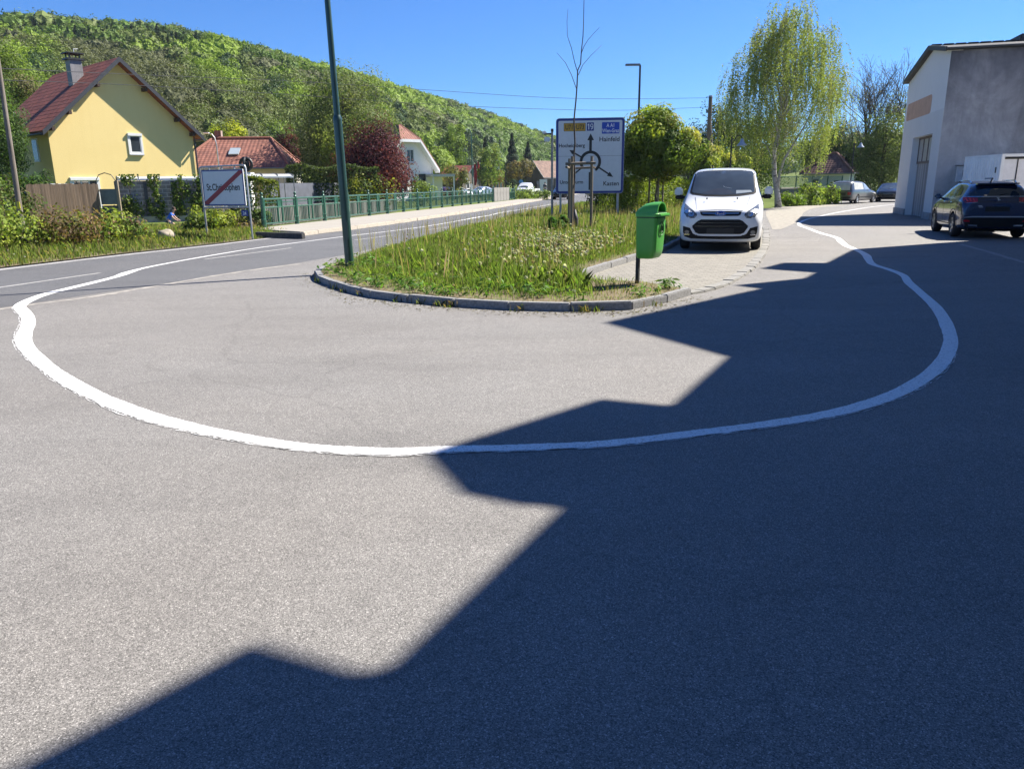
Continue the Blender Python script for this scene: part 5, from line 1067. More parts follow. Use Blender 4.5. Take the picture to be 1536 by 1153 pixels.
# far houses
M_dkwood = planks('dark_barn_boards', (.055, .05, .045), (.10, .09, .08), .2); M_org = stucco('orange_render', (.62, .27, .09))
def far_gable(name, label, xp, Y, ang, W, L, ze, zr, wall, roofm, wins=(), dx=0):
    a = A(xp, 285, Y); root = thing(name, label, 'house' if 'barn' not in name else 'barn', (a.x + dx, Y, 0), math.radians(ang)); gable_house(root, W, L, ze, zr, wall, roofm, .5, .4, .15, M_galvd)
    for q in wins: window(root, *q)
    return root
M_red2 = tiles('red_tiles', (.30, .07, .05), (.38, .11, .08), 3, 2.6)
far_gable('red_roof_house', 'far dark house with bright red roof behind the flags', 694, 150, 62, 7, 6, 2.6, 5.2, plain('dark_house_wall', (.12, .10, .085), .9), M_red2, [(2, 1, 1, 1.2)])
r_ = far_gable('orange_house', 'small far orange house with steep red roof left of the barn', 737.5, 142, 12, 2.2, 3.2, 3.1, 5.9, M_org, M_red2)
for x_ in (.45, 1.1, 1.75): window(r_, x_, .9, .3, 1.1, 0, .05)
MB().box((1.1, -.1, 4.6), (.8, .15, .6)).build('gable_sign', M_white, r_)
far_gable('barn', 'dark wooden barn with brown roof left of the far pedestrian', 786, 168, -58, 7.2, 7.5, 3.1, 6.2, M_dkwood, tiles('barn_tiles', (.17, .10, .075), (.24, .15, .11), 3, 2.6), dx=.4)
bx = A(815, 285, 160); MB_ = MB().box((bx.x, 160, 1.3), (1.5, 1.5, 2.6)).build('site_hut', M_white); tag(MB_, 'small white hut at the right end of the dark barn', 'hut')
b = A(1210, 262, 92); root, r0, r1 = hip_house('cottage', 'small white cottage with dark brown hip roof left of the hearse', (b.x - .2, 92, 0), math.radians(-38), 5.0, 4.4, 2.5, 4.75, .5, M_whr, M_rt2, .5)
window(root, 1.3, .9, .7, 1.0, 0, .06); window(root, 3.6, .9, .6, .8, 0, .06)
f = MB(); f.box((5.02, 1.4, 1.3), (.05, .7, .9)); f.build('window', M_wf, root)
# house yard walls, fences, canopies on the left
def board_fence():
    a, b = A(44, 300, 36.4), A(152, 300, 38.6); d = Vector((b.x - a.x, b.y - a.y, 0)); root = thing('board_fence', 'tall weathered brown board fence in front of the yellow house', 'fence', (a.x, a.y, 0), math.atan2(d.y, d.x)); m = MB(); x_ = 0
    while x_ < d.length: m.box((x_, 0, .98), (.118, .024, 1.92 + random.uniform(-.05, .05))); x_ += .125
    m.build('boards', planks('weathered_boards', (.13, .085, .055), (.25, .18, .125), .125), root); r = MB(); r.box((d.length / 2, .06, .5), (d.length, .06, .1)); r.box((d.length / 2, .06, 1.6), (d.length, .06, .1)); r.build('rail', M_stake, root)
    sh = thing('garden_shed', 'small grey roofed garden shed peeping over the board fence', 'shed', (A(44, 280, 40.2).x, 40.2, 0), .1); gable_house(sh, 2.2, 1.6, 1.55, 1.9, planks('shed_boards', (.08, .08, .085), (.14, .14, .15), .12), plain('shed_roof', (.2, .21, .22), .7, var=.2), .2, .2, .06)
board_fence()
def yard_wall():
    M_bl = bricks('concrete_block', (.19, .19, .205), (.155, .155, .17), (.33, .33, .34), .40, .2, .018); M_lw = plain('low_wall_concrete', (.36, .34, .3), .9, var=.25, vs=3)
    a, b = A(176, 310, 39.5), A(305, 310, 41.5); d = Vector((b.x - a.x, b.y - a.y, 0)); L = d.length; ang = math.atan2(d.y, d.x); root = thing('block_wall', 'grey concrete block garden wall in front of the yellow house', 'wall', (a.x, a.y, 0), ang)
    # bricks in local x-z: build along x, texture uses object x/y, so stand it up
    m = MB(); m.slab([(0, 0, .25), (L, 0, .25), (L, 0, 2.05), (0, 0, 2.05)], .2); o = m.build('wall', bricks('concrete_block_uv', (.19, .19, .205), (.155, .155, .17), (.34, .34, .35), .40, .2, .02, True), root)
    MB().box((L / 2, -.02, .12), (L + .1, .4, .34), bev=.02).build('plinth', M_lw, root)
    for k in range(4): MB().box((.1 + k * (L - .2) / 3, -.07, 1.15), (.16, .12, 1.8)).build('pilaster', plain('dark_pilaster', (.06, .065, .08), .8), root)
    def canopy(label, ori, ang, L, n):
        r = thing('canopy', label, 'canopy', ori, ang); s_ = L / n; M_pc = plain('polycarbonate', (.5, .5, .47), .35, var=.05)
        for k in range(n):
            q = MB(); N = 8; pr = [(-.75 * math.cos(math.pi * j / N), .16 * math.sin(math.pi * j / N)) for j in range(N + 1)]
            for j in range(N): q.face([(k * s_ + .02, pr[j][0], 2.12 + pr[j][1]), ((k + 1) * s_ - .02, pr[j][0], 2.12 + pr[j][1]), ((k + 1) * s_ - .02, pr[j + 1][0], 2.12 + pr[j + 1][1]), (k * s_ + .02, pr[j + 1][0], 2.12 + pr[j + 1][1])])
            o = q.build('roof_sheet', M_pc, r); sm_ = o.modifiers.new('t', 'SOLIDIFY'); sm_.thickness = .012
        for k in range(n + 1): MB().tube([(k * s_, -.76, 0), (k * s_, -.76, 2.12)] + [(k * s_, -.77 * math.cos(math.pi * j / 8), 2.13 + .18 * math.sin(math.pi * j / 8)) for j in range(1, 8)] + [(k * s_, .76, 2.12), (k * s_, .76, 0)], .025, 6).build('hoop', M_galvd, r)
        MB().box((L / 2, -.78, 2.12), (L, .04, .09)).build('gutter', M_white, r)
    o = Vector((a.x, a.y, 0)) + Vector((-math.sin(ang), math.cos(ang), 0)) * 1.1; canopy('arched pale plastic canopy above the block wall of the yellow house', o + d.normalized() * .2, ang, L * .97, 4)
    p0, p1 = A(366, 280, 43), A(434, 280, 44.5); dd = Vector((p1.x - p0.x, p1.y - p0.y, 0)); canopy('arched white plastic canopy right of the town sign', (p0.x, p0.y, .1), math.atan2(dd.y, dd.x), dd.length, 3)
    # climbing plants
    for i, (t_, w_, lab) in enumerate([(.16, .22, 'leafy climbing plant at the left end of the block wall'), (.45, .13, 'climbing plant on the second pilaster of the block wall'), (.74, .14, 'thin climbing plant on the right half of the block wall'), (.95, .22, 'climbing plant thickening at the right end of the block wall')]):
        c_ = Vector((a.x, a.y, 0)) + d * t_ + Vector((math.sin(ang), -math.cos(ang), 0)) * .12; r = thing('climbing_plant', lab, 'plant', c_, ang, 'climbers on the block wall'); n = 620; kb = RNG.integers(0, 9, n); cb_ = np.c_[RNG.normal(size=9) * w_ * 1.5, RNG.uniform(.3, 2.2, 9)]; z = np.clip(cb_[kb, 1] + RNG.normal(size=n) * .2, .1, 2.35); P = np.c_[cb_[kb, 0] + RNG.normal(size=n) * w_ * .6, -.03 - np.abs(RNG.normal(size=n)) * .09, z]
        cards('crown', P, .14, palette(n, [(.075, .12, .025), (.05, .085, .02), (.12, .14, .04)], .2), M_leaf, r, np.tile([0, -1, .3], (n, 1)), .7); MB().tube([(0, 0, 0), (.05, -.03, 1), (-.05, -.02, 2.1)], .015, 5).build('stem', M_bark, r)
    g = thing('garden_gate', 'dark grey metal garden gate between the board fence and the block wall', 'gate', (A(153, 310, 38.8).x, 38.8, 0), .1); M_gt = plain('gate_grey', (.12, .14, .14), .6, var=.15)
    MB().box((.4, 0, 1.3), (.78, .05, .75)).build('upper_panel', M_gt, g); MB().box((.4, 0, .45), (.78, .05, .85)).build('lower_panel', plain('gate_dark', (.05, .06, .06), .6), g); MB().box((.86, 0, 1.05), (.12, .12, 2.1), bev=.01).build('gatepost', M_stake, g); MB().tube([(-.1, 0, 0), (-.1, 0, 2.1), (.05, 0, 2.35), (.35, 0, 2.45), (.65, 0, 2.35), (.8, 0, 2.1)], .022, 6).build('arch', M_dark, g)
    gw = A(406, 300, 46), A(552, 300, 56); d2 = Vector((gw[1].x - gw[0].x, gw[1].y - gw[0].y, 0)); o = MB().box((d2.length / 2, 0, .95), (d2.length, .14, 1.9)).build('garden_wall', plain('slate_grey_wall', (.10, .11, .14), .8, var=.2, vs=2)); o.location = (gw[0].x, gw[0].y, 0); o.rotation_euler.z = math.atan2(d2.y, d2.x); tag(o, 'dark slate grey garden wall below the tall conifer hedge', 'wall')
    st = thing('garden_stove', 'white garden chimney with round dark cowl above the right hand canopy', 'chimney', (A(371, 268, 46.5).x, 46.5, 0)); zt = A(371, 259, 46.5).z
    m = MB(); m.box((0, 0, zt / 2), (.5, .5, zt)); m.build('stack', M_whr, st); MB().box((0, 0, zt - .05), (.68, .68, .1), bev=.01).build('cap', M_white, st); q = MB(); q.lathe([(.05, zt), (.05, zt + .18)], 10); q.tube([(.34 * math.cos(a), 0, zt + .48 + .34 * math.sin(a)) for a in np.linspace(0, 6.283, 25)], .09, 8); q.tube([(0, .34 * math.cos(a), zt + .48 + .34 * math.sin(a)) for a in np.linspace(0, 6.283, 25)], .07, 8); q.lathe([(.05, zt + .2), (.2, zt + .34), (.2, zt + .6), (.05, zt + .74)], 12); q.build('cowl', M_blackp, st)
yard_wall()
# bridge wall with railing on the right
def bridge():
    a, b = A(1168, 285, 68), A(1262, 285, 76); d = Vector((b.x - a.x, b.y - a.y, 0)); L = d.length; root = thing('bridge_wall', 'concrete bridge wall with pale coping behind the shrubs at the right', 'wall', (a.x, a.y, 0), math.atan2(d.y, d.x))
    MB().box((L / 2, 0, .5), (L, .35, 1.0)).build('wall', plain('shaded_concrete', (.12, .12, .12), .9, var=.3, vs=2), root); MB().box((L / 2, -.02, 1.06), (L + .1, .5, .12), bev=.01).build('coping', M_conc, root)  # dark wall colour holds the shade of the stream gap under the deck
    r = thing('railing', 'green bar railing on top of the bridge wall', 'railing', (a.x, a.y, 1.12), math.atan2(d.y, d.x)); n = 4
    for k in range(n + 1): MB().box((k * L / n, 0, .5), (.09, .09, 1.0)).build('post', M_rail, r)
    m = MB()
    for z in (.08, .92): m.box((L / 2, 0, z), (L, .04, .05))
    x_ = .1
    while x_ < L: m.box((x_, 0, .5), (.02, .02, .84)); x_ += .13
    m.build('bars', M_rail, r)
bridge()
# gabled building at the right
def gable_building():
    n_ = G(1395, 330); f_ = G(1341, 319.5); c0 = Vector((f_.x, f_.y, 0)); c1 = Vector((n_.x, n_.y, 0)); d = c1 - c0; W = d.length; ang = math.atan2(d.y, d.x); root = thing('gabled_building', 'tall white and grey rendered building with low gable and deep doorway at the right', 'building', c0, ang)
    zl, ze, zr, L = 6.25, 6.62, 7.12, 30; xr = .6 * W
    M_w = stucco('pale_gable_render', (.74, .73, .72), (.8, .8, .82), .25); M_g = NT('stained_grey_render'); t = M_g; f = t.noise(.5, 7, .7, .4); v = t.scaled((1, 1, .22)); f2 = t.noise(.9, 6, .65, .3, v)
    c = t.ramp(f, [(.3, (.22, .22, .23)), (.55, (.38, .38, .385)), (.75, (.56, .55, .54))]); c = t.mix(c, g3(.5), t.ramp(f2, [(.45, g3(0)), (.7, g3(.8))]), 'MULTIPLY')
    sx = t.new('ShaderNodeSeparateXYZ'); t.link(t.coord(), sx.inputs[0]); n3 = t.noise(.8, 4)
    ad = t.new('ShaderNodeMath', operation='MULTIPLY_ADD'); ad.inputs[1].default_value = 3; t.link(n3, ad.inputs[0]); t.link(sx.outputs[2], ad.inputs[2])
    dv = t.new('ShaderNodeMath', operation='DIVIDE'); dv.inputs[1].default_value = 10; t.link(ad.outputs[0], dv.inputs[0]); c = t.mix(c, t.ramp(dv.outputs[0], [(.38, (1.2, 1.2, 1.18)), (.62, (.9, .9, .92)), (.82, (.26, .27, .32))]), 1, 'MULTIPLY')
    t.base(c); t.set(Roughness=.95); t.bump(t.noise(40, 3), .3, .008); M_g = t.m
    # door recess cut out of the gable: wall built round it
    def ux(xp, z=1.2):  # position along the gable of photo column xp
        best = min(np.linspace(0, W, 400), key=lambda s_: abs(col(c0 + d.normalized() * s_, z) - xp)); return best
    def col(p, z): 
        v = p - Vector((0, 0, EYE)); v = Vector((v.x, v.y, z - EYE)); a_ = v.dot(rt); b_ = v.dot(FW); return CX + F * a_ / b_
    x0, x1 = ux(1361), ux(1388.5); zd = 3.55
    gw = MB(); zz = lambda x_: zl + (zr - zl) * x_ / xr if x_ < xr else ze + (zr - ze) * (W - x_) / (W - xr)
    th = .42
    gw.prism([(0, -.1), (x0, -.1), (x0, zz(x0)), (0, zl)], 0, th); gw.prism([(x1, -.1), (W, -.1), (W, ze)] + ([(xr, zr)] if x1 < xr else []) + [(x1, zz(x1))], 0, th)
    top = [(x0, zd), (x1, zd), (x1, zz(x1)), (x0, zz(x0))]
    if x0 < xr < x1: top.insert(3, (xr, zr))
    gw.prism(top, 0, th); gw.build('gable_wall', M_w, root)
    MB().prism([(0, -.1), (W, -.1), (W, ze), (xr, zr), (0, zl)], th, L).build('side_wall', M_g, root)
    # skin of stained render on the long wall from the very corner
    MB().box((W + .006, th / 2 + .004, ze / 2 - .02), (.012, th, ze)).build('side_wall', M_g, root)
    pl = MB(); pl.box(((x0) / 2 - .01, -.03, .14), (x0 + .06, .06, .3)); pl.box(((x1 + W) / 2 + .02, -.03, .14), (W - x1 + .06, .06, .3)); pl.build('plinth', plain('grey_plinth', (.3, .3, .31), .9, var=.2), root)
    MB().box((W / 2, -.004, 3.95), (W, .008, .0)); q = MB(); q.box((x0 / 2 - .01, -.004, 2.1), (x0, .01, 3.6)); q.box(((x1 + W) / 2 + .01, -.004, 2.1), (W - x1, .01, 3.6)); q.box((W / 2, -.004, 4.0), (W + .02, .012, .9)); 
    q.build('lower_render', stucco('lower_band_render', (.66, .65, .64), (.8, .8, .8), .3), root)
    dr = MB(); dr.box(((x0 + x1) / 2, th - .08, zd / 2), (x1 - x0, .06, zd)); door = dr.build('door', planks('grey_door_boards', (.26, .26, .265), (.36, .36, .365), .22), root)
    fr = MB(); xm = (x0 + x1) / 2; fr.box((xm, th - .13, 2.42), (x1 - x0, .06, .1)); fr.box((xm, th - .13, zd - .05), (x1 - x0, .06, .1))
    for k in range(5): fr.box((x0 + .04 + (x1 - x0 - .08) * k / 4, th - .13, 2.95), (.07, .05, 1.0))
    fr.build('transom_frame', plain('door_frame_brown', (.16, .13, .12), .8), door); MB().box((xm, th - .118, 2.95), (x1 - x0 - .1, .02, 1.0)).build('transom_glass', plain('frosted_glass', (.36, .35, .33), .5, var=.1), door); MB().box((x1 - .25, th - .15, 1.3), (.06, .08, .22), bev=.01).build('handle', M_dark, door)
    # painted salmon field on the gable
    s0, s1 = ux(1362, 5.2), ux(1399, 5.2); za, zb = A(1380, 146, 36).z, A(1380, 174, 36).z; MB().prism(rrect(s0, s1, zb, za, .2), -.012, 0).build('painted_field', plain('salmon_paint', (.56, .35, .25), .85, var=.12, vs=2), root)
    M_cr = NT('corrugated_roof'); t = M_cr; fz = t.noise(.8, 5); t.base(t.ramp(fz, [(.3, (.035, .035, .038)), (.7, (.07, .07, .073))])); uv = t.new('ShaderNodeTexCoord').outputs['UV']; wv = t.new('ShaderNodeTexWave'); wv.inputs['Scale'].default_value = 1.3; t.link(uv, wv.inputs['Vector']); t.bump(wv.outputs['Fac'], .6, .03); t.set(Roughness=.85); M_cr = t.m
    M_fd = plain('dark_verge', (.04, .045, .05), .6, var=.1); ov, eav = .2, .14
    for sgn in (-1, 1):
        e = -eav if sgn < 0 else W + eav; s_ = (zr - zl) / xr if sgn < 0 else (zr - ze) / (W - xr); za = (zl if sgn < 0 else ze) - eav * s_ + .14; zb = zr + .14; Lb = L + .3
        pts = [(e, -ov, za), (e, Lb, za), (xr, Lb, zb), (xr, -ov, zb)]; MB().slab(pts if sgn > 0 else [pts[1], pts[0], pts[3], pts[2]], .12).build('roof', M_cr, root)
        MB().prism([(e, za - .15), (xr, zb - .15), (xr, zb + .03), (e, za + .03)], -ov - .05, -ov + .0).build('verge_board', M_fd, root)
        MB().tube([(e + sgn * .07, -ov, za - .06), (e + sgn * .07, Lb, za - .06)], .045, 7).build('gutter', M_fd, root)
    # rounded ridge cap sheets give the roof edge its rippled line
    m = MB()
    for k in range(64): m.box((xr, -ov + .25 + k * .47, zr + .16), (.4, .42, .06), bev=.02)
    m.build('ridge_cap', M_cr, root)
    MB().box((xr - 1.3, 3.4 + 12.5, zr + .25), (1.6, 25, .55), bev=.05).build('ridge_lantern', M_fd, root)
    return c1, ang
c1, bang = gable_building()
# grey meter box on the long wall
wd = Vector((math.cos(bang + math.pi / 2), math.sin(bang + math.pi / 2), 0)); wn = Vector((math.cos(bang), math.sin(bang), 0))
pbx = c1 + wd * 1.15 + wn * .16; root = thing('meter_box', 'grey wall mounted meter box with dark window left of the white container', 'meter box', (pbx.x, pbx.y, 0), bang + math.pi / 2)
MB().box((0, 0, 1.85), (.85, .26, .62), bev=.015).build('case', plain('meter_grey', (.55, .56, .57), .6), root); MB().box((-.12, -.135, 1.86), (.24, .02, .3)).build('window', M_glass, root); MB().box((0, -.02, 2.19), (.95, .36, .04)).build('rain_hood', M_galvd, root); MB().tube([(.2, .02, 0), (.2, .02, 1.55)], .03, 7).build('conduit', M_galvd, root)
# shipping container
def container():
    p = A(1493.5, 300, 28.0); c_ = Vector((p.x, 28.0, 0)); ea = math.radians(-8); root = thing('container', 'white corrugated storage container behind the dark blue car', 'container', c_, ea); M_ct = plain('container_white', (.76, .78, .79), .5, var=.08, vs=2)
    W, L, H = 2.44, 3.0, 2.5; back = math.radians(0)
    # door end faces the street (-y), corrugated side faces -x
    m = MB(); n = 26; pts = []
    for k in range(n): y0 = .1 + (L - .2) * k / n; st = (L - .2) / n; pts += [(-.0 if k % 2 else .035, y0 + st * .15), (-.0 if k % 2 else .035, y0 + st * .85)]
    for (xa, ya), (xb, yb) in zip(pts, pts[1:]): m.face([(xa, ya, .15), (xb, yb, .15), (xb, yb, H - .1), (xa, ya, H - .1)])
    sd = m.build('side_panel', M_ct, root, fixn=False); sm_ = sd.modifiers.new('t', 'SOLIDIFY'); sm_.thickness = .01
    b = MB()
    b.box((W / 2, L / 2, H - .05), (W, L, .1)); b.box((W / 2, L / 2, .1), (W, L, .16)); b.box((W - .05, L / 2, H / 2), (.08, L - .2, H - .3)); b.box((W / 2, L - .05, H / 2), (W - .2, .08, H - .3))
    for x_ in (.05, W - .05):
        for y_ in (.05, L - .05): b.box((x_, y_, H / 2), (.12, .12, H), bev=.01)
    b.build('frame', M_ct, root)
    d = MB(); d.box((W / 2, .04, H / 2), (W - .22, .05, H - .3)); d.build('end_door', plain('container_door', (.74, .74, .75), .5, var=.06), root); MB().box((W / 2, .0, H - .16), (W - .2, .03, .04)).build('door_gasket', M_dark, root)
    q = MB()
    for x_ in (.55, 1.1): q.tube([(x_, -.0, .2), (x_, -.0, H - .15)], .02, 7)
    q.build('locking_bar', M_dark, root); MB().box((.0 - .012, .3, 1.95), (.03, .06, .2)).build('latch', M_dark, root)
    s_ = MB(); 
    for k, w_ in ((0, .52), (1, .46)): s_.box((-.012, .75, 1.66 - .13 * k), (.006, w_ + .1, .05))
    s_.build('decal_stripe', plain('decal_grey', (.2, .24, .32), .5), root)
container()
# the long building whose shadow falls over the lot (right of the camera)
def shade_building():
    outline = [(13.6, 26.2), (8.5, 18.89), (6.55, 15.75), (5.73, 15.92), (4.89, 14.85), (5.66, 14.07), (5.15, 13.25), (3.67, 12.43), (3.97, 11.99), (1.13, 9.13), (2.1, 7.18), (1.21, 5.54), (.7, 5.75), (-.57, 4.53), (-.3, 3.88), (-.13, 3.86), (.23, 3.65), (-.46, 2.33), (-.54, 2.31), (-.98, 2.5), (-2.3, .9), (-1.6, .2), (-2.2, -1.0), (-3.6, -1.9), (-3.1, -3), (-5.5, -7.5), (-8, -12)]
    u = Vector((.476, .88, 0)).normalized(); n = Vector((u.y, -u.x, 0)); z0 = 9.6; S0 = Vector((2.1, 7.18, 0)) + z0 * Vector((SH.x, SH.y, 0)); root = thing('shop_building', 'long pale rendered building with gabled roofline right of the lot', 'building', S0, math.atan2(u.y, u.x))
    k = n.dot(SH); poly = []
    for x_, y_ in outline[1:]:
        s_ = Vector((x_, y_, 0)); z = n.dot(S0 - s_) / k; q = s_ + SH * z - S0; poly.append((q.dot(u), z))
    xs_ = [p[0] for p in poly]; x1 = poly[0][0]; x0 = min(xs_) - 1
    face = [(x0, 0), (x1, 0)] + poly; face.append((x0, poly[-1][1]))
    M_sw = stucco('shop_render', (.5, .47, .42)); MB().prism(face, 0, -.35).build('street_wall', M_sw, root)
    for o in (root.children[-1],): bm = bmesh.new(); bm.from_mesh(o.data); bmesh.ops.triangulate(bm, faces=[f for f in bm.faces if len(f.verts) > 4]); bm.to_mesh(o.data); bm.free()
    MB().box(((x0 + x1) / 2, -4.2, 4.2), (x1 - x0 - .1, 7.6, 8.4)).build('rear_body', M_sw, root)
    x_ = x0 + 2
    while x_ < x1 - 1.5:
        for z in (1.0, 4.2):
            f = MB().box((x_, .02, z + .75), (1.5, .08, 1.7)).build('window', M_wf, root); MB().box((x_, .07, z + .75), (1.3, .03, 1.5)).build('pane', M_glass, f)
        x_ += 3.4
shade_building()
# ================================================================== VEHICLES
M_vw = plain('car_white', (.68, .70, .72), .25, 0, .6, var=.02, vs=1); M_navy = plain('car_navy', (.012, .026, .075), .22, .35, .9, var=.04, vs=1); M_sil = plain('car_grey', (.10, .105, .105), .3, .5, .6, var=.04); M_cblk = plain('car_black', (.012, .013, .016), .25, .1, .8, var=.05)
M_tyre = plain('tyre', (.018, .018, .02), .85, var=.2); M_rim = plain('rim_silver', (.5, .51, .52), .3, .8, var=.05); M_arch = plain('wheel_arch', (.008, .008, .009), .9, var=0)
M_trim = plain('car_black_trim', (.009, .0095, .011), .6, var=.1, spec=.25); M_tail = plain('tail_light', (.28, .008, .015), .15, 0, .8, var=.1); M_lamp = plain('headlight', (.13, .14, .15), .12, .2, .5, var=.2, vs=20); M_chr = plain('chrome', (.62, .63, .65), .15, 1, var=0); M_plate = plain('number_plate_black', (.01, .01, .01), .5, var=0)
M_cglass = glass('car_glass', (.035, .045, .055), .03); M_cglass2 = glass('car_glass_dark', (.010, .012, .014), .03); M_orange = plain('indicator', (.4, .13, .02), .2, var=0); M_cream2 = plain('curtain', (.42, .43, .40), .6, var=.15)
def loft_body(name, stations, mat, parent, wheels=(), wr=.36, ww=.30, sub=2):
    """stations: (y, zb, wb, zbelt, wbelt, zt, wt) front to rear -> closed smooth body with wheel wells cut"""
    rings = []
    for y, zb, wb, zl, wl, zt, wt in stations:
        h = [(0, zb), (wb * .6, zb), (wb * .93, zb + .015), (wb, zb + .1), (wl, zb + (zl - zb) * .5), (wl, zl - .05), (wl - (wl - wt) * .12, zl + (zt - zl) * .1), (wt + (wl - wt) * .30, zl + (zt - zl) * .62), (wt + (wl - wt) * .06, zt - .06 * min(1, (zt - zl) * 2 + .3)), (wt * .82, zt - .008), (wt * .45, zt + .012), (0, zt + .015)]
        rings.append([(x_, y, z) for x_, z in h] + [(-x_, y, z) for x_, z in h[-2:0:-1]])
    m = MB(); n = len(rings[0])
    for q in rings: m.v += q
    for k in range(len(rings) - 1):
        for j in range(n): m.f.append([k * n + j, k * n + (j + 1) % n, (k + 1) * n + (j + 1) % n, (k + 1) * n + j]); m.mi.append(0)
    hn = n // 2
    for base in (0, (len(rings) - 1) * n):
        for j in range(hn): 
            a, b, c_, d = base + j, base + j + 1, base + (n - j - 1) % n, base + (n - j) % n
            f = [a, b, c_, d] if len({a, b, c_, d}) == 4 else list(dict.fromkeys([a, b, c_, d])); m.f.append(f if base else f[::-1]); m.mi.append(0)
    o = m.build(name, [mat, M_arch], parent, smooth=True); s_ = o.modifiers.new('s', 'SUBSURF'); s_.levels = sub; s_.render_levels = sub
    cut = None
    if wheels:
        c_ = MB()
        for sx, y, w_ in wheels: c_.lathe([(wr + .055, -.34), (wr + .055, .34)], 28, Matrix.Rotation(math.pi / 2, 3, 'Y'), (sx * (w_ - .10), y, wr))
        cut = c_.build('cutter', [M_arch], None); cut.parent = parent; bpy.context.view_layer.update()
        b = o.modifiers.new('b', 'BOOLEAN'); b.operation = 'DIFFERENCE'; b.object = cut; b.solver = 'EXACT'; b.material_mode = 'TRANSFER'
    dg = bpy.context.evaluated_depsgraph_get(); dg.update(); me = bpy.data.meshes.new_from_object(o.evaluated_get(dg)); o.modifiers.clear(); o.data = me; o.name = name
    if cut: bpy.data.objects.remove(cut)
    for p in me.polygons: p.use_smooth = True
    me.set_sharp_from_angle(angle=math.radians(40))
    bm = bmesh.new(); bm.from_mesh(me); o['_t'] = 1; del o['_t']; bvh = BVHTree.FromBMesh(bm); bm.free(); return o, bvh
AX = {'front': (Vector((0, 9, 0)), Vector((0, -1, 0)), lambda u, v: Vector((u, 0, v))), 'rear': (Vector((0, -9, 0)), Vector((0, 1, 0)), lambda u, v: Vector((u, 0, v))), 'left': (Vector((-9, 0, 0)), Vector((1, 0, 0)), lambda u, v: Vector((0, u, v))), 'right': (Vector((9, 0, 0)), Vector((-1, 0, 0)), lambda u, v: Vector((0, u, v))), 'top': (Vector((0, 0, 9)), Vector((0, 0, -1)), lambda u, v: Vector((u, v, 0)))}
def patch(name, bvh, side, outline, mat, parent, off=.006, th=.012, step=.09, mirror=False):
    """a panel (window, lamp, grille) laid on the body surface"""
    if mirror: return [patch(name, bvh, side, outline, mat, parent, off, th, step), patch(name, bvh, side, [(-u, v) for u, v in outline][::-1], mat, parent, off, th, step)]
    o0, d, mp = AX[side]; bm = bmesh.new(); f = bm.faces.new([bm.verts.new((u, v, 0)) for u, v in outline])
    for ax in (0, 1):
        lo, hi = min(p[ax] for p in outline), max(p[ax] for p in outline); k = max(1, int((hi - lo) / step))
        for i in range(1, k):
            c_ = Vector((0, 0, 0)); c_[ax] = lo + (hi - lo) * i / k; nv = Vector((0, 0, 0)); nv[ax] = 1; bmesh.ops.bisect_plane(bm, geom=bm.verts[:] + bm.edges[:] + bm.faces[:], plane_co=c_, plane_no=nv)
    bmesh.ops.triangulate(bm, faces=[f for f in bm.faces if len(f.verts) > 4])
    out, inn = [], []
    for v in bm.verts:
        q = mp(v.co.x, v.co.y); h, nr, _, _ = bvh.ray_cast(o0 + q, d)
        if h is None: h, nr, _, _ = bvh.find_nearest(q + (o0 * .25))
        if nr.dot(d) > 0: nr = -nr
        out.append(h + nr * off); inn.append(h - nr * th)
    bm.verts.index_update(); m = MB(); n = len(out); m.v = [tuple(p) for p in out + inn]
    for f in bm.faces: m.f.append([v.index for v in f.verts]); m.f.append([v.index + n for v in reversed(f.verts)])
    for e in bm.edges:
        if len(e.link_faces) == 1: a, b = e.verts[0].index, e.verts[1].index; m.f.append([a, b, b + n, a + n])
    m.mi = [0] * len(m.f); bm.free(); return m.build(name, mat, parent, smooth='auto')
def wheel(parent, x_, y, r, w_, spokes=5, rimc=None):
    R = Matrix.Rotation(math.pi / 2, 3, 'Y'); s_ = 1 if x_ > 0 else -1
    t_ = MB().lathe([(r * .62, -w_ / 2), (r * .9, -w_ / 2), (r * .98, -w_ * .36), (r, -w_ * .2), (r, w_ * .2), (r * .98, w_ * .36), (r * .9, w_ / 2), (r * .62, w_ / 2), (r * .62, -w_ / 2)], 28, R, (x_, y, r), False).build('wheel', M_tyre, parent, smooth='auto')
    m = MB(); fx = x_ + s_ * (w_ / 2 - .035); m.lathe([(r * .64, -.03), (r * .66, .03), (r * .58, .03), (r * .56, -.03), (r * .64, -.03)], 28, R, (fx, y, r), False); m.lathe([(.07, -.02), (.06, .035)], 12, R, (fx, y, r))
    for k in range(spokes): a = 2 * math.pi * k / spokes; m.box((fx + s_ * .005, y + math.cos(a) * r * .33, r + math.sin(a) * r * .33), (.03, r * .56, .075), M=Matrix.Rotation(a, 3, 'X'))
    m.build('rim', rimc or M_rim, t_, smooth='auto'); MB().lathe([(r * .6, -.01), (r * .6, .01)], 20, R, (x_ + s_ * (w_ / 2 - .1), y, r)).build('brake_disc', M_arch, t_)
    return t_
def place(root, c_, hd): root.location = (c_[0], c_[1], c_[2] if len(c_) > 2 else 0); root.rotation_euler.z = math.atan2(hd[1], hd[0]) - math.pi / 2; return root
def poly(*p): return list(p)
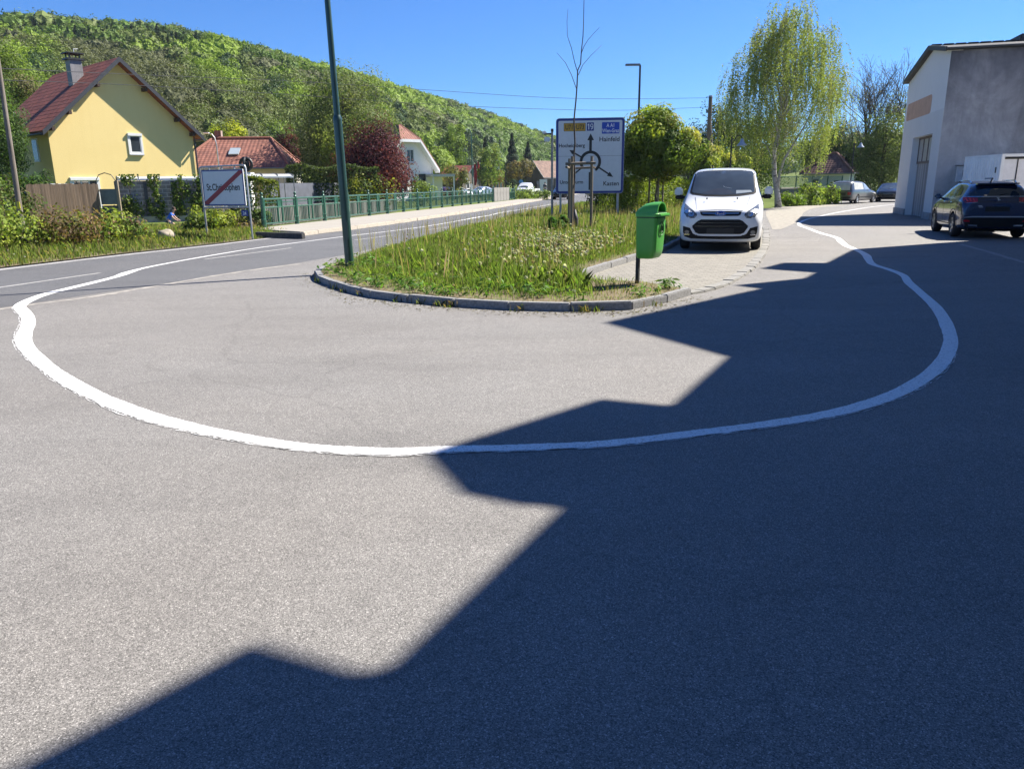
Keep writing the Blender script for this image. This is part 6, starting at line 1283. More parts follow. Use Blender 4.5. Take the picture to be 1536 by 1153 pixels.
# ---- white van
def van():
    root = thing('van', 'white delivery van parked on the block paving facing the camera', 'van')
    st = [(2.50, .40, .50, .66, .62, .80, .50), (2.475, .27, .72, .66, .80, .92, .66), (2.40, .225, .86, .70, .915, .985, .77), (2.22, .21, .935, .78, .97, 1.035, .82), (1.95, .21, .97, .92, .985, 1.11, .86), (1.68, .21, .98, 1.03, .99, 1.20, .87), (1.50, .21, .98, 1.10, .99, 1.31, .855), (1.2, .21, .98, 1.16, .99, 1.55, .82), (.86, .21, .98, 1.18, .99, 1.80, .78), (.62, .21, .98, 1.18, .99, 1.92, .765), (.3, .21, .98, 1.18, .99, 1.965, .765), (-.6, .21, .98, 1.18, .99, 1.985, .77), (-1.8, .21, .98, 1.18, .99, 1.98, .77), (-2.3, .24, .97, 1.15, .98, 1.94, .76), (-2.44, .3, .95, 1.1, .96, 1.86, .74), (-2.49, .42, .88, 1.05, .9, 1.72, .7)]
    wl = [(s_, y, .94) for s_ in (-1, 1) for y in (1.47, -1.46)]; body, bv = loft_body('body', st, M_vw, root, wl, .345)
    patch('windscreen', bv, 'front', poly((-.80, 1.37), (-.74, 1.33), (-.4, 1.285), (0, 1.275), (.4, 1.285), (.74, 1.33), (.80, 1.37), (.80, 1.42), (.735, 1.86), (.70, 1.90), (.4, 1.915), (0, 1.92), (-.4, 1.915), (-.70, 1.90), (-.735, 1.86), (-.80, 1.42)), M_trim, root, .004)
    w_ = patch('windscreen_glass', bv, 'front', poly((-.755, 1.39), (-.70, 1.365), (-.4, 1.325), (0, 1.315), (.4, 1.325), (.70, 1.365), (.755, 1.39), (.70, 1.85), (.66, 1.88), (.4, 1.893), (0, 1.897), (-.4, 1.893), (-.66, 1.88), (-.70, 1.85)), M_cglass, root, .009)
    patch('dashboard_paper', bv, 'front', poly((-.70, 1.375), (-.32, 1.338), (-.32, 1.42), (-.66, 1.42)), plain('paper', (.33, .38, .42), .4, var=.1), root, .0115); 
    patch('dashboard_shape', bv, 'front', poly((-.3, 1.335), (.3, 1.335), (.5, 1.36), (.3, 1.43), (.1, 1.47), (-.12, 1.44)), plain('dashboard', (.055, .06, .065), .2, 0, .8, var=.15), root, .0112); patch('dashboard_shape', bv, 'front', poly((-.22, 1.46), (-.05, 1.49), (.0, 1.53), (-.02, 1.5), (-.16, 1.475)), plain('paper', (.33, .38, .42)), root, .0118)
    for sx in (-1, 1): 
        MB().tube([(sx * .05, 1.50, 1.295), (sx * .38, 1.46, 1.335), (sx * .62, 1.40, 1.37)], .012, 5).build('wiper', M_trim, root)
    patch('bonnet_seam', bv, 'front', poly((-.50, .965), (0, .99), (.50, .965), (.50, .972), (0, .998), (-.50, .972)), M_trim, root, .003, mirror=False)
    patch('bonnet_crease', bv, 'front', poly((.565, 1.0), (.575, 1.0), (.66, 1.27), (.65, 1.27)), plain('shut_line', (.16, .17, .18), .5, var=0), root, .002, mirror=True)
    for sx in (-1, 1): MB().tube([(sx * .36, 1.80, 1.225), (sx * .36, 1.78, 1.255)], .018, 6).build('washer_jet', M_trim, root)
    g = patch('upper_grille', bv, 'front', poly((-.48, .945), (0, .955), (.48, .945), (.455, .875), (.40, .85), (0, .845), (-.40, .85), (-.455, .875)), M_trim, root, .010)
    patch('grille_bar', bv, 'front', poly((-.42, .893), (.42, .893), (.42, .912), (-.42, .912)), M_chr, g, .020)
    e = [(.135 * math.cos(a), .9 + .052 * math.sin(a)) for a in np.linspace(0, 2 * math.pi, 22)[:-1]]; patch('emblem_rim', bv, 'front', e, M_chr, root, .024, step=.05); e2 = [(.118 * math.cos(a), .9 + .042 * math.sin(a)) for a in np.linspace(0, 2 * math.pi, 22)[:-1]]; patch('emblem', bv, 'front', e2, M_sblue, root, .029, step=.05)
    h, _, _, _ = bv.ray_cast(Vector((0, 9, .9)), Vector((0, -1, 0))); text('emblem_lettering', 'Ford', .075, M_whl, root, (0, h.y + .034, .878), 1.2, 'CENTER', rot=(math.pi / 2, 0, math.pi))
    hl = poly((.545, .86), (.60, .80), (.70, .795), (.80, .83), (.868, .90), (.885, 1.02), (.875, 1.12), (.845, 1.10), (.74, 1.03), (.62, .96), (.56, .91))
    patch('headlight', bv, 'front', hl, M_trim, root, .003, mirror=True)
    cx, cz = .725, .935; hl2 = [(cx + (u - cx) * .9, cz + (v - cz) * .9) for u, v in hl]; patch('headlight_lens', bv, 'front', hl2, M_lamp, root, .009, mirror=True)
    patch('headlight_bulb', bv, 'front', [(.68 + .062 * math.cos(a), .885 + .05 * math.sin(a)) for a in np.linspace(0, 6.283, 15)[:-1]], M_chr, root, .012, step=.05, mirror=True); patch('headlight_bulb', bv, 'front', [(.79 + .045 * math.cos(a), .95 + .045 * math.sin(a)) for a in np.linspace(0, 6.283, 15)[:-1]], M_chr, root, .012, step=.05, mirror=True)
    lg = patch('lower_grille', bv, 'front', poly((-.44, .765), (.44, .765), (.52, .73), (.645, .615), (.635, .575), (.56, .46), (.48, .425), (-.48, .425), (-.56, .46), (-.635, .575), (-.645, .615), (-.52, .73)), M_trim, root, .006)
    patch('grille_slat', bv, 'front', poly((-.58, .60), (.58, .60), (.58, .615), (-.58, .615)), M_cblk, lg, .014); patch('grille_slat', bv, 'front', poly((-.50, .68), (.50, .68), (.50, .695), (-.50, .695)), M_cblk, lg, .014)
    patch('number_plate', bv, 'front', poly((-.33, .44), (.30, .44), (.30, .555), (-.33, .555)), M_plate, root, .02)
    patch('grille_surround', bv, 'front', poly((.66, .60), (.70, .58), (.62, .44), (.55, .40), (.54, .41), (.60, .46)), M_vw, root, .012, mirror=True)
    patch('bumper_trim', bv, 'front', poly((-.86, .605), (-.84, .605), (-.69, .565), (-.60, .44), (-.50, .385), (-.3, .375), (.3, .375), (.50, .385), (.60, .44), (.69, .565), (.84, .605), (.86, .605), (.855, .47), (.82, .36), (.66, .315), (0, .305), (-.66, .315), (-.82, .36), (-.855, .47)), M_trim, root, .007)
    patch('fog_light', bv, 'front', [(.76 + .055 * math.cos(a), .47 + .045 * math.sin(a)) for a in np.linspace(0, 6.283, 15)[:-1]], M_lamp, root, .015, step=.05, mirror=True); patch('fog_light_trim', bv, 'front', poly((.69, .425), (.83, .425), (.815, .40), (.705, .40)), M_chr, root, .013, mirror=True)
    for s_, sd in ((-1, 'left'), (1, 'right')):
        patch('door_window', bv, sd, poly((.30, 1.27), (1.22, 1.27), (1.30, 1.33), (.78, 1.74), (.66, 1.80), (.30, 1.81)), M_cglass2, root, .005); patch('side_window', bv, sd, poly((.18, 1.27), (.18, 1.81), (-.85, 1.82), (-.85, 1.27)), M_cglass2, root, .005); patch('side_trim', bv, sd, poly((1.0, .52), (1.0, .60), (-1.0, .60), (-1.0, .52)), M_trim, root, .01)
        patch('door_seam', bv, sd, poly((.235, .32), (.245, .32), (.245, 1.86), (.235, 1.86)), M_trim, root, .002); patch('door_handle', bv, sd, poly((.30, 1.05), (.48, 1.05), (.48, 1.09), (.30, 1.09)), M_trim, root, .03)
        m = MB(); m.box((s_ * 1.10, 1.10, 1.40), (.2, .12, .22), bev=.04); mi = m.build('mirror', M_vw, root, smooth='auto'); MB().box((s_ * 1.07, 1.11, 1.265), (.23, .12, .10), bev=.03).build('mirror_base', M_trim, mi); MB().bar((s_ * .93, 1.13, 1.26), (s_ * 1.06, 1.11, 1.30), .06).build('mirror_arm', M_trim, mi)
    patch('rear_window', bv, 'rear', poly((-.6, 1.3), (.6, 1.3), (.58, 1.68), (-.58, 1.68)), M_cglass2, root)
    for s_, y, _ in wl: wheel(root, s_ * .855, y, .345, .23)
    MB().box((0, .2, .26), (1.3, 4.2, .16)).build('underbody', M_arch, root); MB().tube([(.30, .45, 1.97), (.31, .40, 2.04)], .018, 6).build('aerial', M_trim, root)
    f = A(1080, 335, 18.35); hd = Vector((-.285, -.958, 0)).normalized(); place(root, (f.x - hd.x * 2.49, f.y - hd.y * 2.49, .022), hd); return root
van()
# ---- navy SUV
def suv():
    root = thing('suv', 'dark blue sport utility car seen from behind, parked beside the white container', 'car')
    st = [(2.22, .40, .55, .62, .6, .78, .52), (2.17, .27, .72, .66, .78, .9, .66), (2.0, .22, .85, .74, .88, .98, .76), (1.6, .2, .89, .86, .915, 1.04, .8), (1.1, .2, .9, .95, .92, 1.10, .8), (.85, .2, .9, 1.0, .92, 1.22, .77), (.35, .2, .9, 1.0, .92, 1.48, .66), (.05, .2, .9, 1.01, .92, 1.565, .64), (-.6, .2, .9, 1.03, .92, 1.595, .645), (-1.2, .2, .9, 1.06, .92, 1.58, .63), (-1.7, .22, .9, 1.08, .915, 1.53, .61), (-1.92, .25, .89, 1.08, .90, 1.44, .60), (-2.06, .27, .87, 1.04, .885, 1.24, .66), (-2.16, .28, .85, .96, .87, 1.10, .70), (-2.215, .30, .80, .72, .83, .98, .66), (-2.22, .36, .7, .62, .72, .84, .56)]
    wl = [(s_, y, .86) for s_ in (-1, 1) for y in (1.34, -1.335)]; body, bv = loft_body('body', st, M_navy, root, wl, .35)
    patch('rear_window', bv, 'rear', poly((-.70, 1.18), (.70, 1.18), (.665, 1.36), (.60, 1.46), (.3, 1.485), (-.3, 1.485), (-.60, 1.46), (-.665, 1.36)), M_cglass2, root, .006)
    MB().box((0, -1.84, 1.515), (1.06, .26, .035), bev=.015).build('spoiler', M_navy, root); patch('trunk_strip', bv, 'rear', poly((-.80, 1.155), (.80, 1.155), (.80, 1.172), (-.80, 1.172)), M_chr, root, .008)
    tl = poly((.50, 1.02), (.80, 1.0), (.84, 1.05), (.83, 1.14), (.78, 1.15), (.50, 1.13)); patch('tail_light_surround', bv, 'rear', poly((-.80, 1.01), (.80, 1.01), (.81, 1.14), (-.81, 1.14)), M_cblk, root, .004); patch('tail_light', bv, 'rear', tl, M_tail, root, .010, mirror=True)
    for k in range(3): patch('tail_light_claw', bv, 'rear', poly((.57 + .08 * k, 1.03), (.60 + .08 * k, 1.03), (.63 + .08 * k, 1.12), (.60 + .08 * k, 1.12)), plain('tail_light_bright', (.6, .03, .04), .15, 0, .8, var=0), root, .015, mirror=True)
    patch('tail_strip', bv, 'rear', poly((.50, 1.005), (.78, .985), (.78, .993), (.50, 1.014)), M_chr, root, .009, mirror=True)
    for k, p in enumerate([((-.48, .90), (-.39, .90), (-.38, .925), (-.48, .925)), ((-.47, .87), (-.36, .87), (-.36, .888), (-.47, .888))]): patch('model_badge', bv, 'rear', list(p), M_chr, root, .008)
    em = MB(); h, _, _, _ = bv.ray_cast(Vector((0, -9, 1.09)), Vector((0, 1, 0))); em.box((0, h.y - .01, 1.10), (.03, .012, .085)); em.box((-.025, h.y - .01, 1.125), (.03, .012, .03)); em.box((.03, h.y - .01, 1.075), (.04, .012, .025)); em.build('emblem', M_chr, root)
    patch('number_plate', bv, 'rear', poly((-.30, .76), (.30, .76), (.30, .89), (-.30, .89)), M_plate, root, .012); patch('bumper_trim', bv, 'rear', poly((-.84, .58), (.84, .58), (.84, .40), (.7, .33), (-.7, .33), (-.84, .40)), M_trim, root, .008); patch('bumper_strip', bv, 'rear', poly((-.80, .585), (-.6, .60), (.6, .60), (.80, .585), (.80, .605), (.6, .63), (-.6, .63), (-.80, .605)), M_chr, root, .014); patch('reflector', bv, 'rear', poly((.64, .47), (.80, .48), (.80, .53), (.66, .52)), M_tail, root, .014, mirror=True); patch('exhaust', bv, 'rear', poly((.45, .35), (.66, .36), (.68, .40), (.45, .39)), M_chr, root, .014, mirror=True)
    for s_, sd in ((-1, 'left'), (1, 'right')):
        patch('side_window', bv, sd, poly((.62, 1.11), (.05, 1.12), (.03, 1.50), (.14, 1.475), (.50, 1.27)), M_cglass2, root, .006); patch('side_window', bv, sd, poly((-.02, 1.12), (-.90, 1.135), (-.95, 1.47), (-.5, 1.52), (-.04, 1.51)), M_cglass2, root, .006); patch('side_window', bv, sd, poly((-.98, 1.14), (-1.55, 1.20), (-1.30, 1.40), (-1.02, 1.455)), M_cglass2, root, .006)
        patch('window_strip', bv, sd, poly((.75, 1.085), (-1.0, 1.11), (-1.65, 1.17), (-1.65, 1.185), (-1.0, 1.125), (.75, 1.10)), M_chr, root, .009); patch('sill_trim', bv, sd, poly((.9, .24), (.9, .38), (-.9, .38), (-.9, .24)), M_trim, root, .008); patch('sill_strip', bv, sd, poly((.85, .40), (.85, .42), (-.85, .42), (-.85, .40)), M_chr, root, .009)
        for y in (1.34, -1.335):
            arc = [(y + r_ * math.cos(a), .35 + r_ * math.sin(a)) for r_, rng in ((.475, np.linspace(-.15, math.pi + .15, 15)), (.40, np.linspace(math.pi + .15, -.15, 15))) for a in rng]; patch('arch_trim', bv, sd, arc, M_trim, root, .010, step=2)
        for y0 in (.02, -.95): patch('door_seam', bv, sd, poly((y0, .4), (y0 + .008, .4), (y0 + .008, 1.1), (y0, 1.1)), M_trim, root, .002)
        for y0 in (.10, -.85): patch('door_handle', bv, sd, poly((y0, .98), (y0 + .18, .98), (y0 + .18, 1.015), (y0, 1.015)), M_chr, root, .025)
        mi = MB().box((s_ * 1.0, .62, 1.13), (.2, .12, .15), bev=.04).build('mirror', M_navy, root, smooth='auto'); MB().bar((s_ * .86, .64, 1.07), (s_ * .97, .62, 1.1), .05).build('mirror_arm', M_trim, mi)
        MB().tube([(s_ * .57, .15, 1.53), (s_ * .57, .0, 1.59), (s_ * .57, -1.25, 1.60), (s_ * .56, -1.45, 1.535)], .018, 7).build('roof_rail', M_chr, root, smooth='auto')
        patch('headlight', bv, 'front', poly((.45 * s_, .75), (.75 * s_, .74), (.80 * s_, .86), (.5 * s_, .85)), M_lamp, root)
    patch('windscreen', bv, 'front', poly((-.68, 1.17), (.68, 1.17), (.60, 1.48), (-.60, 1.48)), M_cglass2, root); patch('grille', bv, 'front', poly((-.4, .5), (.4, .5), (.45, .78), (-.45, .78)), M_trim, root)
    MB().bar((.02, -2.11, 1.2), (.42, -2.02, 1.27), .025).build('rear_wiper', M_trim, root); MB().tube([(-.1, -1.55, 1.56), (-.1, -1.68, 1.66)], .025, 7).build('aerial', M_cblk, root)
    for s_, y, _ in wl: wheel(root, s_ * .80, y, .35, .235)
    MB().box((0, 0, .27), (1.2, 3.9, .14)).build('underbody', M_arch, root); place(root, (14.38, 23.75), (.317, .948)); return root
suv()
# ---- hearse
def hearse():
    root = thing('hearse', 'grey hearse estate car with glazed load bay parked by the shrubs', 'car')
    st = [(2.7, .4, .5, .55, .6, .66, .5), (2.64, .28, .72, .6, .76, .74, .66), (2.4, .24, .82, .68, .86, .84, .74), (1.7, .22, .86, .78, .885, .93, .76), (1.2, .22, .86, .86, .89, .98, .74), (.95, .22, .86, .88, .89, 1.12, .70), (.5, .22, .86, .9, .89, 1.40, .64), (.2, .22, .86, .9, .89, 1.50, .64), (-.3, .22, .86, .9, .89, 1.58, .68), (-1.0, .22, .86, .92, .89, 1.62, .70), (-2.0, .22, .86, .92, .89, 1.62, .70), (-2.35, .24, .86, .92, .88, 1.58, .68), (-2.55, .28, .84, .9, .86, 1.40, .70), (-2.68, .32, .8, .86, .82, 1.02, .72), (-2.72, .4, .74, .7, .76, .86, .66)]
    wl = [(s_, y, .84) for s_ in (-1, 1) for y in (1.75, -1.55)]; body, bv = loft_body('body', st, M_sil, root, wl, .32)
    patch('rear_window', bv, 'rear', poly((-.68, .98), (.68, .98), (.62, 1.50), (.5, 1.55), (-.5, 1.55), (-.62, 1.50)), M_cream2, root, .006); patch('number_plate', bv, 'rear', poly((-.42, .62), (.42, .62), (.42, .80), (-.42, .80)), M_plate, root, .01); patch('tail_light', bv, 'rear', poly((.55, .64), (.78, .64), (.79, .84), (.55, .84)), M_tail, root, .008, mirror=True); patch('bumper_trim', bv, 'rear', poly((-.8, .40), (.8, .40), (.8, .5), (-.8, .5)), M_trim, root, .01)
    for s_, sd in ((-1, 'left'), (1, 'right')):
        patch('load_bay_window', bv, sd, poly((-.45, 1.0), (-.45, 1.46), (-2.15, 1.52), (-2.25, 1.0)), M_cream2, root, .006); patch('door_window', bv, sd, poly((.85, .98), (-.30, .98), (-.28, 1.44), (.28, 1.42)), plain('glass_pale', (.25, .29, .31), .05, var=.15), root, .006); patch('roof_edge', bv, sd, poly((-.4, 1.535), (-2.3, 1.56), (-2.3, 1.60), (-.4, 1.575)), M_cblk, root, .008)
        patch('side_trim', bv, sd, poly((1.3, .44), (1.3, .5), (-1.1, .5), (-1.1, .44)), M_trim, root, .01); MB().box((s_ * .95, .72, 1.02), (.16, .1, .11), bev=.03).build('mirror', M_sil, root)
        patch('headlight', bv, 'front', poly((.4 * s_, .58), (.7 * s_, .58), (.72 * s_, .72), (.42 * s_, .72)), M_lamp, root)
        for y0 in (-.36, .0 - .0): pass
        patch('door_seam', bv, sd, poly((-.37, .4), (-.36, .4), (-.36, 1.5), (-.37, 1.5)), M_trim, root, .002)
    patch('windscreen', bv, 'front', poly((-.66, 1.04), (.66, 1.04), (.58, 1.40), (-.58, 1.40)), M_cglass, root)
    for s_, y, _ in wl: wheel(root, s_ * .78, y, .32, .2)
    MB().box((0, 0, .27), (1.2, 4.6, .14)).build('underbody', M_arch, root)
    rr = G(1284.5, 305.6); hd = Vector((.69, .72, 0)).normalized(); rgt = Vector((hd.y, -hd.x, 0)); c_ = rr + hd * 1.55 - rgt * .82; place(root, (c_.x, c_.y), hd)
hearse()
def car(name, label, c_, hd, paint, kind='hatch', cat='car', bed=False, group=None):
    root = thing(name, label, cat, (0, 0, 0), 0, group)
    if kind == 'hatch': st = [(2.05, .38, .5, .56, .58, .68, .5), (1.98, .26, .72, .62, .76, .78, .66), (1.6, .2, .83, .74, .86, .92, .74), (1.0, .2, .86, .88, .88, 1.0, .72), (.35, .2, .86, .9, .88, 1.38, .62), (-.2, .2, .86, .92, .88, 1.46, .61), (-1.0, .2, .86, .94, .88, 1.44, .60), (-1.6, .22, .85, .95, .87, 1.30, .60), (-1.9, .26, .83, .9, .84, 1.05, .66), (-2.02, .34, .74, .72, .76, .88, .6)]
    elif kind == 'van': st = [(2.3, .4, .55, .7, .66, .85, .55), (2.22, .26, .8, .74, .86, 1.0, .74), (1.8, .22, .92, .95, .95, 1.15, .84), (1.3, .2, .94, 1.1, .96, 1.5, .8), (.8, .2, .94, 1.12, .96, 1.86, .76), (.3, .2, .94, 1.14, .96, 1.93, .76), (-1.8, .2, .94, 1.14, .96, 1.93, .76), (-2.2, .26, .92, 1.1, .94, 1.84, .74), (-2.28, .38, .84, 1.0, .86, 1.7, .68)]
    else: st = [(2.3, .4, .55, .7, .66, .85, .55), (2.22, .26, .8, .74, .86, 1.0, .74), (1.8, .22, .9, .95, .93, 1.15, .84), (1.3, .2, .92, 1.1, .94, 1.5, .8), (.8, .2, .92, 1.12, .94, 1.86, .76), (.2, .2, .92, 1.14, .94, 1.90, .76), (-.1, .2, .92, 1.1, .94, 1.7, .74), (-.16, .3, .9, .9, .92, 1.0, .8), (-.2, .4, .8, .75, .82, .9, .7)]
    wl = [(s_, y, .83) for s_ in (-1, 1) for y in (1.3, -1.25)]; body, bv = loft_body('body', st, paint, root, wl if kind != 'pickup' else wl[::2], .31, sub=1)
    top = st[4][5]; zb = 1.02 if kind == 'hatch' else 1.25; zt = 1.36 if kind == 'hatch' else 1.75
    patch('windscreen', bv, 'front', poly((-.66, zb), (.66, zb), (.58, zt), (-.58, zt)), M_cglass, root, step=.3); patch('grille', bv, 'front', poly((-.4, .4), (.4, .4), (.45, .6), (-.45, .6)), M_trim, root, step=.3); patch('headlight', bv, 'front', poly((.42, .62), (.7, .6), (.73, .76), (.45, .73)), M_lamp, root, step=.3, mirror=True); patch('number_plate', bv, 'front', poly((-.26, .42), (.26, .42), (.26, .54), (-.26, .54)), M_plate, root, .012, step=.3)
    for sd in ('left', 'right'): patch('side_window', bv, sd, poly((.62, zb), (-1.3 if kind == 'hatch' else -.05, zb), (-1.15 if kind == 'hatch' else -.05, zt - .03), (.15, zt)), M_cglass2, root, step=.4)
    if kind != 'pickup': patch('rear_window', bv, 'rear', poly((-.55, zb + .03), (.55, zb + .03), (.5, zt - .12), (-.5, zt - .12)), M_cglass2, root, step=.3); patch('tail_light', bv, 'rear', poly((.55, .8), (.74, .8), (.76, .95), (.56, .97)), M_tail, root, step=.3, mirror=True)
    else: m = MB(); m.box((0, -1.35, .78), (1.8, 2.3, .1)); m.box((0, -2.48, .95), (1.8, .05, .3)); [m.box((s_ * .9, -1.35, .95), (.05, 2.3, .3)) for s_ in (-1, 1)]; m.build('load_bed', paint, root)
    for s_, y, _ in wl: wheel(root, s_ * .76, y, .31, .2)
    MB().box((0, 0, .27), (1.1, 3.6, .14)).build('underbody', M_arch, root); place(root, c_, hd); return root
p = A(1333, 302, 61.5); car('parked_car', 'black car facing the camera behind the hearse, half hidden by the gabled building', (p.x, 61.5), (-.5, -.87), M_cblk, 'hatch')
p = A(842, 300, 86); car('driving_car', 'dark car coming along the main road below the left edge of the direction sign', (p.x, 86), (-.13, -.99), M_cblk, 'hatch')
p = A(906, 297, 92); car('parked_car', 'dark car half hidden by the hedge behind the right post of the direction sign', (p.x, 92), (.9, .4), M_cblk, 'hatch')
p = A(671, 290, 98); car('parked_car', 'dark maroon car parked left of the white car behind the railing', (p.x, 98), (.5, -.86), plain('car_maroon', (.08, .02, .025), .25, .2, .8, var=.05), 'hatch')
p = A(688, 290, 103); car('parked_car', 'white car parked behind the railing left of the white roadside post', (p.x, 103), (.75, -.66), M_vw, 'hatch')
p = A(722, 288, 109); car('parked_car', 'pale blue car parked below the red flags', (p.x, 109), (-.5, -.86), plain('car_pale_blue', (.22, .28, .38), .3, .1, .6, var=.05), 'hatch')
p = A(791, 288, 104); car('pickup_truck', 'white flatbed pickup parked in front of the dark barn', (p.x, 104), (-.35, -.93), M_vw, 'pickup', 'pickup truck')

# ================================================================== PEOPLE
M_skin = plain('skin', (.50, .30, .22), .6, var=.06); M_hair = plain('hair_brown', (.05, .03, .02), .8, var=.2); M_bshirt = plain('shirt_blue', (.02, .12, .52), .8, var=.1, vs=20); M_shorts = plain('shorts_dark', (.02, .025, .05), .8, var=.1)
def skin_mesh(name, verts, edges, radii, mat, parent, root=0, sub=2):
    me = bpy.data.meshes.new(name); me.from_pydata(verts, edges, []); o = bpy.data.objects.new(name, me); COL.objects.link(o)
    o.modifiers.new('skin', 'SKIN'); s_ = o.modifiers.new('sub', 'SUBSURF'); s_.levels = sub; s_.render_levels = sub
    for v, r in zip(me.skin_vertices[0].data, radii): v.radius = (r, r) if not isinstance(r, tuple) else r
    me.skin_vertices[0].data[root].use_root = True
    dg = bpy.context.evaluated_depsgraph_get(); dg.update(); m2 = bpy.data.meshes.new_from_object(o.evaluated_get(dg)); o.modifiers.clear(); o.data = m2; m2.materials.clear(); m2.materials.append(mat); m2.polygons.foreach_set('use_smooth', [True] * len(m2.polygons)); o.parent = parent; return o
def bicycle(parent_label, loc, ang, group=None):
    r = thing('bicycle', parent_label, 'bicycle', loc, ang)
    for x_ in (-.52, .52):
        w_ = MB().tube([(x_ + .33 * math.cos(a), 0, .345 + .33 * math.sin(a)) for a in np.linspace(0, 6.2832, 29)], .018, 6, cap=False).build('wheel', M_tyre, r, smooth=True); m = MB()
        for k in range(12): a = k * math.pi / 6; m.tube([(x_, 0, .345), (x_ + .32 * math.cos(a), 0, .345 + .32 * math.sin(a))], .003, 3)
        m.build('spokes', M_galv, w_)
    m = MB(); bb, hd_, st_ = (-.06, 0, .3), (.36, 0, .82), (-.2, 0, .8)
    for a, b in ((bb, hd_), (bb, st_), (st_, hd_), (st_, (-.52, 0, .345)), (bb, (-.52, 0, .345)), (hd_, (.52, 0, .345))): m.tube([a, b], .018, 7)
    m.build('frame', M_dark, r); MB().box((-.24, 0, .93), (.26, .13, .06), bev=.025).build('saddle', M_blackp, r); MB().tube([(-.2, 0, .8), (-.23, 0, .92)], .014, 6).build('seat_post', M_galv, r)
    MB().tube([(.36, 0, .82), (.34, 0, .98), (.42, -.22, 1.0), (.38, -.26, 1.0)], .014, 6).build('handlebar', M_blackp, r); MB().tube([(.34, 0, .98), (.42, .22, 1.0), (.38, .26, 1.0)], .014, 6).build('handlebar', M_blackp, r); MB().tube([(-.06, -.12, .13), (-.06, -.1, .3), (-.06, .1, .3), (-.06, .12, .47)], .012, 6).build('crank', M_galv, r); return r
def rider(label, loc, ang, shirt, shorts, hair):
    r = thing('person', label, 'person', loc, ang); pel = (-.22, 0, .98)
    V = [pel, (-.13, 0, 1.14), (.0, 0, 1.30), (.09, 0, 1.42), (.14, 0, 1.50), (.19, 0, 1.585), (.215, 0, 1.66), (.22, 0, 1.715)]; E_ = [(i, i + 1) for i in range(7)]; R = [(.15, .12), (.135, .105), (.155, .11), (.10, .08), .05, .075, .095, .06]
    for s_ in (-1, 1):
        i = len(V); V += [(.05, s_ * .17, 1.40), (.16, s_ * .24, 1.20), (.33, s_ * .24, 1.05), (.385, s_ * .235, 1.02)]; E_ += [(3, i), (i, i + 1), (i + 1, i + 2), (i + 2, i + 3)]; R += [.06, .045, .034, .03]
        kn = (.12, s_ * .1, .80) if s_ > 0 else (.10, s_ * .1, .66); an = (-.05, s_ * .12, .54) if s_ > 0 else (-.08, s_ * .12, .24); i = len(V); V += [(-.17, s_ * .1, .94), kn, an, (an[0] + .16, an[1], an[2] - .06)]; E_ += [(0, i), (i, i + 1), (i + 1, i + 2), (i + 2, i + 3)]; R += [.085, .058, .038, .03]
        for f in range(5):  # fingers closed round the grip
            b = len(V); y0 = s_ * (.205 + .017 * f) if f < 4 else s_ * .20; V += [(.405, y0, 1.03), (.425, y0, 1.0), (.405, y0, .975)] if f < 4 else [(.38, y0, 1.01), (.365, y0, .985), (.38, y0, .972)]
            hnd = [k for k, v in enumerate(V) if v == (.385, s_ * .235, 1.02)][0]; E_ += [(hnd, b), (b, b + 1), (b + 1, b + 2)]; R += [.009, .009, .008]
    skin_mesh('body', V, E_, R, M_skin, r)
    Vs = [(-.2, 0, 1.02), (-.12, 0, 1.15), (.0, 0, 1.30), (.085, 0, 1.43)]; Es = [(0, 1), (1, 2), (2, 3)]; Rs = [(.165, .13), (.15, .12), (.17, .125), (.10, .09)]
    for s_ in (-1, 1): i = len(Vs); Vs += [(.05, s_ * .18, 1.40), (.12, s_ * .225, 1.28)]; Es += [(3, i), (i, i + 1)]; Rs += [.075, .062]
    skin_mesh('shirt', Vs, Es, Rs, shirt, r); Vp, Ep, Rp = [(-.22, 0, .99), (-.2, 0, 1.05)], [(0, 1)], [(.16, .13), (.155, .125)]
    for s_ in (-1, 1): kn = (.12, s_ * .1, .80) if s_ > 0 else (.10, s_ * .1, .66); i = len(Vp); Vp += [(-.16, s_ * .1, .94), (-.16 + (kn[0] + .16) * .75, s_ * .1, .94 + (kn[2] - .94) * .75)]; Ep += [(0, i), (i, i + 1)]; Rp += [.10, .078]
    skin_mesh('shorts', Vp, Ep, Rp, shorts, r)
    hd_ = MB(); hd_.lathe([(.02, -.03), (.085, -.02), (.105, .03), (.095, .085), (.05, .115), (.01, .12)], 14, c=(.2, 0, 1.68)); hd_.build('hair', hair, r, smooth=True)
    m = MB(); [m.lathe([(.003, -.008), (.011, 0), (.003, .008)], 8, Matrix.Rotation(math.pi / 2, 3, 'Y'), (.305, s_ * .035, 1.668)) for s_ in (-1, 1)]; m.build('eyes', M_blk, r); m = MB(); m.lathe([(.006, .035), (.016, .0), (.004, -.006)], 8, c=(.312, 0, 1.63)); m.build('nose', M_skin, r); MB().box((.3, 0, 1.60), (.015, .05, .01)).build('mouth', plain('lips', (.3, .1, .08), .6, var=0), r)
    for s_ in (-1, 1): f = V[[k for k, v in enumerate(V) if abs(v[1] - s_ * .12) < 1e-6 and v[2] < .6][0]]; MB().box((f[0] + .09, f[1], f[2] - .075), (.26, .09, .08), bev=.03).build('shoe', M_white, r)
    return r
cb = A(259, 345, 36.0); ca = math.radians(8); bk = bicycle('dark bicycle ridden by the cyclist in the blue shirt, mostly hidden by weeds', (cb.x, cb.y, -.60), ca)
rider('cyclist in a blue shirt and dark shorts bent over the handlebars behind the verge', (cb.x, cb.y, -.60), ca, M_bshirt, M_shorts, M_hair)
for o in COL.objects:
    if o.type == 'EMPTY' and o.location == bk.location: o.scale = (.8, .8, .8)
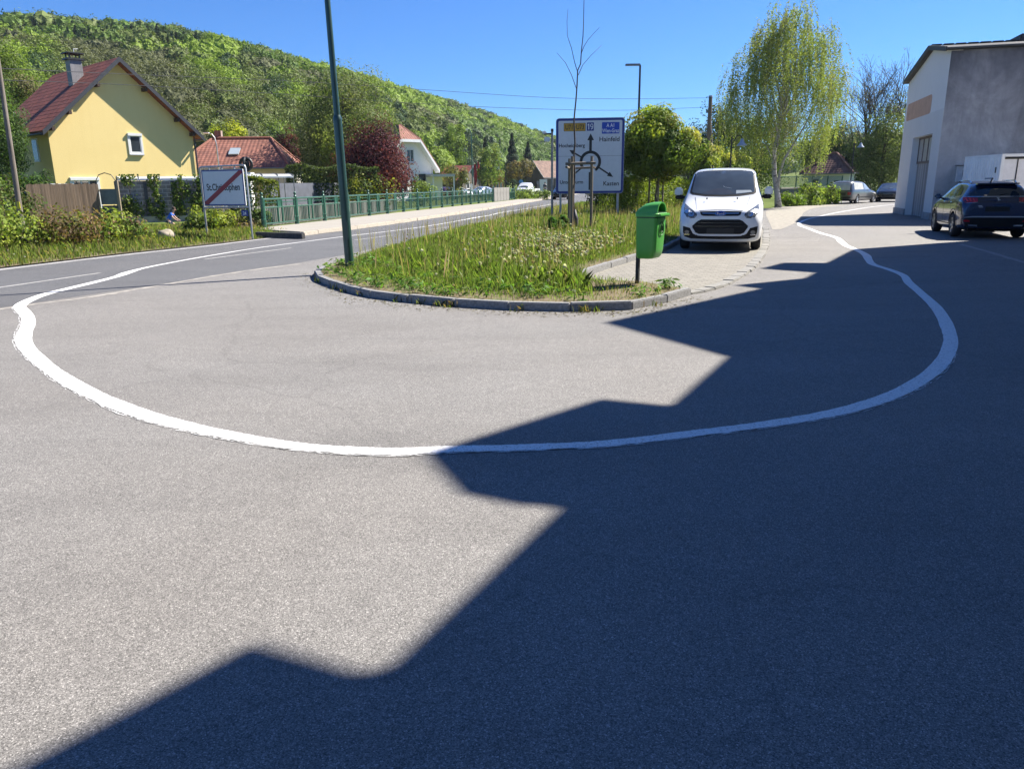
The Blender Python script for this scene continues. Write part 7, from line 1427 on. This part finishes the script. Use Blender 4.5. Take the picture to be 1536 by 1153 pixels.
def walker():
    p = A(817.5, 296, 112); r = thing('person', 'far person in a dark top and grey trousers on the footpath', 'person', (p.x, 112, .15), math.radians(100))
    V = [(0, 0, .95), (0, 0, 1.15), (0, 0, 1.34), (0, 0, 1.46), (0, 0, 1.53), (.02, 0, 1.62), (.02, 0, 1.72)]; E_ = [(i, i + 1) for i in range(6)]; R = [(.15, .11), (.13, .1), (.16, .11), (.08, .07), .05, .09, .07]
    for s_ in (-1, 1):
        i = len(V); V += [(0, s_ * .19, 1.41), (-.04 * s_, s_ * .25, 1.13), (.08 * s_, s_ * .25, .88)]; E_ += [(2, i), (i, i + 1), (i + 1, i + 2)]; R += [.06, .045, .035]
        for f in range(5):
            b = len(V); y0 = s_ * (.235 + .01 * f); V += [(.085 * s_ + .012 * (f - 2), y0, .80 - .006 * (2 - abs(f - 2))), (.09 * s_ + .014 * (f - 2), y0 - s_ * .01, .765 if f else .79)]; E_ += [(i + 2, b), (b, b + 1)]; R += [.01, .009]
        i = len(V); V += [(0, s_ * .09, .88), (.12 * s_, s_ * .1, .5), (.02 * s_ - .08, s_ * .1, .09), (.02 * s_ + .08, s_ * .1, .04)]; E_ += [(0, i), (i, i + 1), (i + 1, i + 2), (i + 2, i + 3)]; R += [.09, .06, .042, .035]
    skin_mesh('body', V, E_, R, M_skin, r); T_ = [(0, 0, 1.0), (0, 0, 1.15), (0, 0, 1.34), (0, 0, 1.46)]; e = [(0, 1), (1, 2), (2, 3)]; rr = [(.165, .13), (.15, .12), (.175, .125), (.09, .08)]
    for s_ in (-1, 1): i = len(T_); T_ += [(0, s_ * .19, 1.41), (-.04 * s_, s_ * .25, 1.13), (.07 * s_, s_ * .25, .92)]; e += [(2, i), (i, i + 1), (i + 1, i + 2)]; rr += [.072, .058, .045]
    skin_mesh('jacket', T_, e, rr, M_cblk, r); T_, e, rr = [(0, 0, .96), (0, 0, 1.02)], [(0, 1)], [(.16, .12), (.155, .12)]
    for s_ in (-1, 1): i = len(T_); T_ += [(0, s_ * .09, .88), (.12 * s_, s_ * .1, .5), (.02 * s_ - .08, s_ * .1, .12)]; e += [(0, i), (i, i + 1), (i + 1, i + 2)]; rr += [.10, .072, .06]
    skin_mesh('trousers', T_, e, rr, plain('trousers_grey', (.16, .16, .19), .8, var=.1), r); MB().lathe([(.02, -.03), (.09, -.02), (.1, .04), (.06, .09), (.01, .1)], 12, c=(.0, 0, 1.71)).build('hair', M_hair, r, smooth=True)
walker()
bpy.context.view_layer.update()
